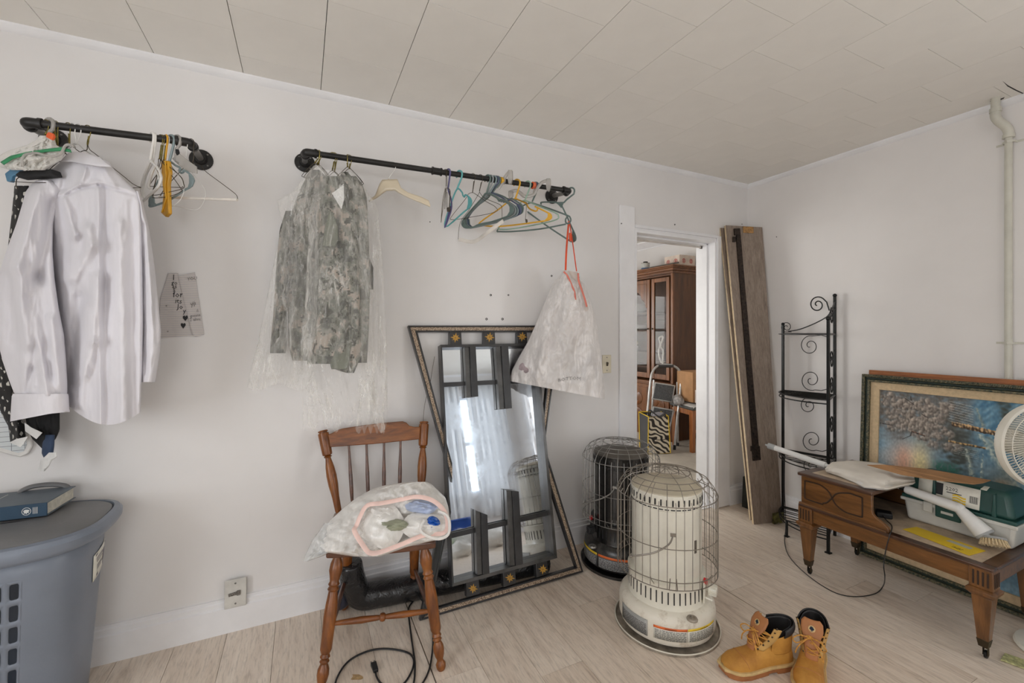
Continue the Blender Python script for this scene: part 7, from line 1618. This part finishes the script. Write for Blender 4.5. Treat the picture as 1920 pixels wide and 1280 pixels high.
MB().tube(fr_, .006, 6, True).tube([bl[0], bl[3], bl[2]], .006, 6).tube([b2q[0], b2q[1], fr_[1]], .006, 6).build('piping', M_yll, zt)
for o_ in (0, -.19): MB().tube(smoothpts([PZ(1222 if o_ == 0 else 1208, 782, o_), PZ(1216, 770, o_-.02), PZ(1222, 771, o_), PZ(1236, 781, o_+.01), PZ(1246, 776, o_), PZ(1249, 783, o_)], 5), .012, 8, flat=.35).build('handle', M_char, zt)
MB().ball(PZ(1236, 779, -.10), (.09, .06, .04), 14, 8).build('contents', plain('grey_paper_contents', (150, 148, 154), .6), zt)
MB().tube(smoothpts([PZ(*p, .004) for p in [(1216, 820), (1230, 824), (1244, 824), (1255, 821)]], 4), .003, 6).build('print_line', M_ink, zt)
g = MB()
sdp = lambda u, v: bl[0].lerp(bl[3], u).lerp(bl[1].lerp(bl[2], u), v)+Vector((-.002, -.003, 0))
g.add([sdp(.55+.12*cos(a), .38+.05*sin(a)) for a in [2*pi*i/14 for i in range(14)]], [tuple(range(14))]); g.add([sdp(.3, .62), sdp(.8, .62), sdp(.8, .70), sdp(.3, .70)], [(0, 1, 2, 3)])
g.build('side_print', M_inkw, zt, smooth=False, recalc=False)
# wooden chair with dark cushion, boxes on it
M_oak2 = wood('honey_oak_chair', (138, 78, 38), (174, 108, 58), (190, 124, 70), 'z', 1, .4, .3, 9)
kx, ky = 3.80, 3.40; kc = thing('wooden_chair', 'honey-brown wooden chair with a dark cushion beside the step ladder', 'chair', (kx+.2, ky+.2, 0))
for x, y, zt_ in ((kx, ky, .44), (kx+.40, ky-.06, .44), (kx+.06, ky+.30, .44), (kx+.46, ky+.24, .44)): MB().taper((x, y, 0), (x, y, zt_), (.042, .042), (.05, .05)).build('leg', M_oak2, kc, bevel=.003)
MB().prism([(kx-.02, ky-.02, .40), (kx+.43, ky-.085, .40), (kx+.43, ky-.065, .40), (kx-.02, ky, .40)], (0, 0, .055)).prism([(kx+.01, ky+.02, .20), (kx+.4, ky-.04, .20), (kx+.4, ky-.02, .20), (kx+.01, ky+.04, .20)], (0, 0, .03)).prism([(kx-.02, ky-.02, .40), (kx, ky-.02, .40), (kx+.06, ky+.3, .40), (kx+.04, ky+.3, .40)], (0, 0, .055)).build('seat_rail', M_oak2, kc, bevel=.002)
MB().prism([(kx-.03, ky-.03, .455), (kx+.45, ky-.10, .455), (kx+.50, ky+.30, .455), (kx+.04, ky+.37, .455)], (0, 0, .035)).build('cushion', plain('dark_grey_cushion', (84, 84, 82), .6), kc, bevel=.016, seg=3)
tag(MB().grid(lambda u, v: Vector((kx-.02+.44*u+.04*v, ky-.03-.06*u+.30*v, .494+.012*sin(u*7)*(1-v)+.012*sin(pi*v)-.03*max(0, .1-u)*4)), 24, 12).build('draped_cloth', plain('pale_grey_cloth', (204, 202, 198), .8), solid=.004), 'pale cloth draped over the dark chair cushion under the cartons', 'cloth')
tag(MB().ball((kx-.03, ky+.16, .535), (.07, .05, .05), 18, 10).ball((kx+.02, ky+.22, .55), (.06, .05, .05), 16, 9).build('crumpled_cloth', plain('grey_print_cloth', (176, 174, 174), .8, var=.2, scale=30, bump=.6, bscale=20), sub=1), 'crumpled grey cloth between the step ladder and the cartons', 'cloth')
c1_ = thing('cardboard_carton', 'tall brown carton with a white label on the chair in the next room', 'box', (kx+.25, ky+.2, .5)); bq_ = [(kx+.04, ky+.03), (kx+.34, ky-.02), (kx+.38, ky+.24), (kx+.08, ky+.29)]
zb0 = .512
def carton(q, z0, z1, mt, nm, par, **k): return MB().prism([(x, y, z0) for x, y in q], (0, 0, z1-z0)).build(nm, mt, par, **k)
carton(bq_, .53, .86, plain('kraft_carton', (178, 134, 92), .75, var=.05, scale=8), 'carton', c1_, bevel=.002)
fx = lambda u, z, o=.002: Vector((lerp(bq_[0][0], bq_[1][0], u)-.16*o, lerp(bq_[0][1], bq_[1][1], u)-o, z))
MB().add([fx(.15, .70), fx(.8, .70), fx(.8, .755), fx(.15, .755)], [(0, 1, 2, 3)]).build('label', M_lab, c1_, smooth=False)
g = MB(); lettering(g, 'GLASS CANDLE', .018, lambda x, y: fx(.2+x/.32, .732+y, .0035)); lettering(g, 'HOLDERS', .018, lambda x, y: fx(.3+x/.32, .71+y, .0035)); g.build('print', M_ink, c1_, smooth=False, recalc=False)
c2_ = thing('shipping_box', 'white shipping box in front of the tall brown carton on the chair', 'box', (kx+.2, ky, .51)); q2 = [(kx+.05, ky-.03), (kx+.27, ky-.065), (kx+.275, ky-.02), (kx+.06, ky+.02)]
carton(q2, .53, .67, plain('pinkish_white_box', (216, 200, 190), .7), 'carton', c2_, bevel=.002)
f2 = lambda u, z: Vector((lerp(q2[0][0], q2[1][0], u)-.0003, lerp(q2[0][1], q2[1][1], u)-.0016, z)); g = MB(); lettering(g, 'NET', .045, lambda x, y: f2(.15+x/.25, .615+y))
for k in range(5): g.add([f2(.15, .55+k*.011), f2(.8, .55+k*.011), f2(.8, .554+k*.011), f2(.15, .554+k*.011)], [(0, 1, 2, 3)])
g.build('print', M_ink, c2_, smooth=False, recalc=False)
# long-handled tool with a looped plastic top leaning on the glass door
tag(MB().tube(smoothpts([at_t(*p, 4.95) for p in [(1240, 680), (1236, 668), (1235, 655), (1239, 648), (1237, 640), (1236, 634), (1240, 630), (1243, 632), (1241, 640), (1238, 648), (1243, 656), (1243, 668), (1242, 682)]], 5), .008, 8).build('looped_handle', M_whitew), 'white looped plastic handle leaning on the cabinet glass door', 'handle')
ct = thing('side_cabinet', 'small brown carved stand at the left edge of the doorway', 'stand', onZ(1190, 850)); p = onZ(1189, 840)
MB().bb((p.x-.28, p.y-.02, .50), (p.x+.06, p.y+.3, .53)).build('top', M_oak2, ct, bevel=.003); MB().taper((p.x-.01, p.y+.05, 0), (p.x-.01, p.y+.05, .5), (.035, .035), (.035, .035)).build('leg', M_cab, ct)
tag(MB().bb((p.x-.2, p.y+.02, .531), (p.x+.015, p.y+.2, .61)).build('small_carton', plain('tan_carton', (196, 150, 116), .7), bevel=.002), 'small tan carton on the stand at the left edge of the doorway', 'box')
# things behind the viewer that the leaning mirror shows
def tote(x, y, w_, d_, h_, mt, nm, lab, cat='box'):
    t = thing(nm, lab, cat, (x, y, 0)); m = MB(); q = lambda i, z: [(x-w_/2-i, y-d_/2-i, z), (x+w_/2+i, y-d_/2-i, z), (x+w_/2+i, y+d_/2+i, z), (x-w_/2-i, y+d_/2+i, z)]
    m.add(q(-.03, 0)+q(0, h_), [(3, 2, 1, 0)]+[(i, (i+1) % 4, 4+(i+1) % 4, 4+i) for i in range(4)]); m.build('tub', mt, t, solid=.004, bevel=.003)
    MB().tube([Vector(p) for p in q(.004, h_)], .009, 8, True).build('rim', mt, t); return t
tote(1.55, -1.1, .62, .42, .34, plain('royal_blue_tub', (40, 86, 176), .4), 'storage_tub', 'blue plastic storage tub seen only in the mirror', 'tub')
tote(1.22, -.72, .26, .22, .22, plain('lime_green_bin', (128, 190, 66), .45), 'small_bin', 'lime green bin seen only in the mirror', 'bin')
for i, (x, y, r) in enumerate(((1.62, -.78, .19), (1.92, -.68, .15), (1.45, -.45, .12))):
    tag(MB().grid(lambda u, v: Vector((x+r*cos(2*pi*u)*sin(pi*min(v*.9+.06, 1))*(1+.15*noise.noise(Vector((cos(2*pi*u)*2, sin(2*pi*u)*2, v*3+i)))), y+r*sin(2*pi*u)*sin(pi*min(v*.9+.06, 1)), r*(1-cos(pi*v))*.62+.03*noise.noise(Vector((u*8, v*8, i))))), 30, 18, cu=True).build('shopping_bag', M_bagw, ang=180),
        ['largest white plastic bag before the blue tub in the mirror', 'white plastic bag right of the largest one in the mirror', 'smallest white plastic bag nearest the mirror in its reflection'][i], 'bag')
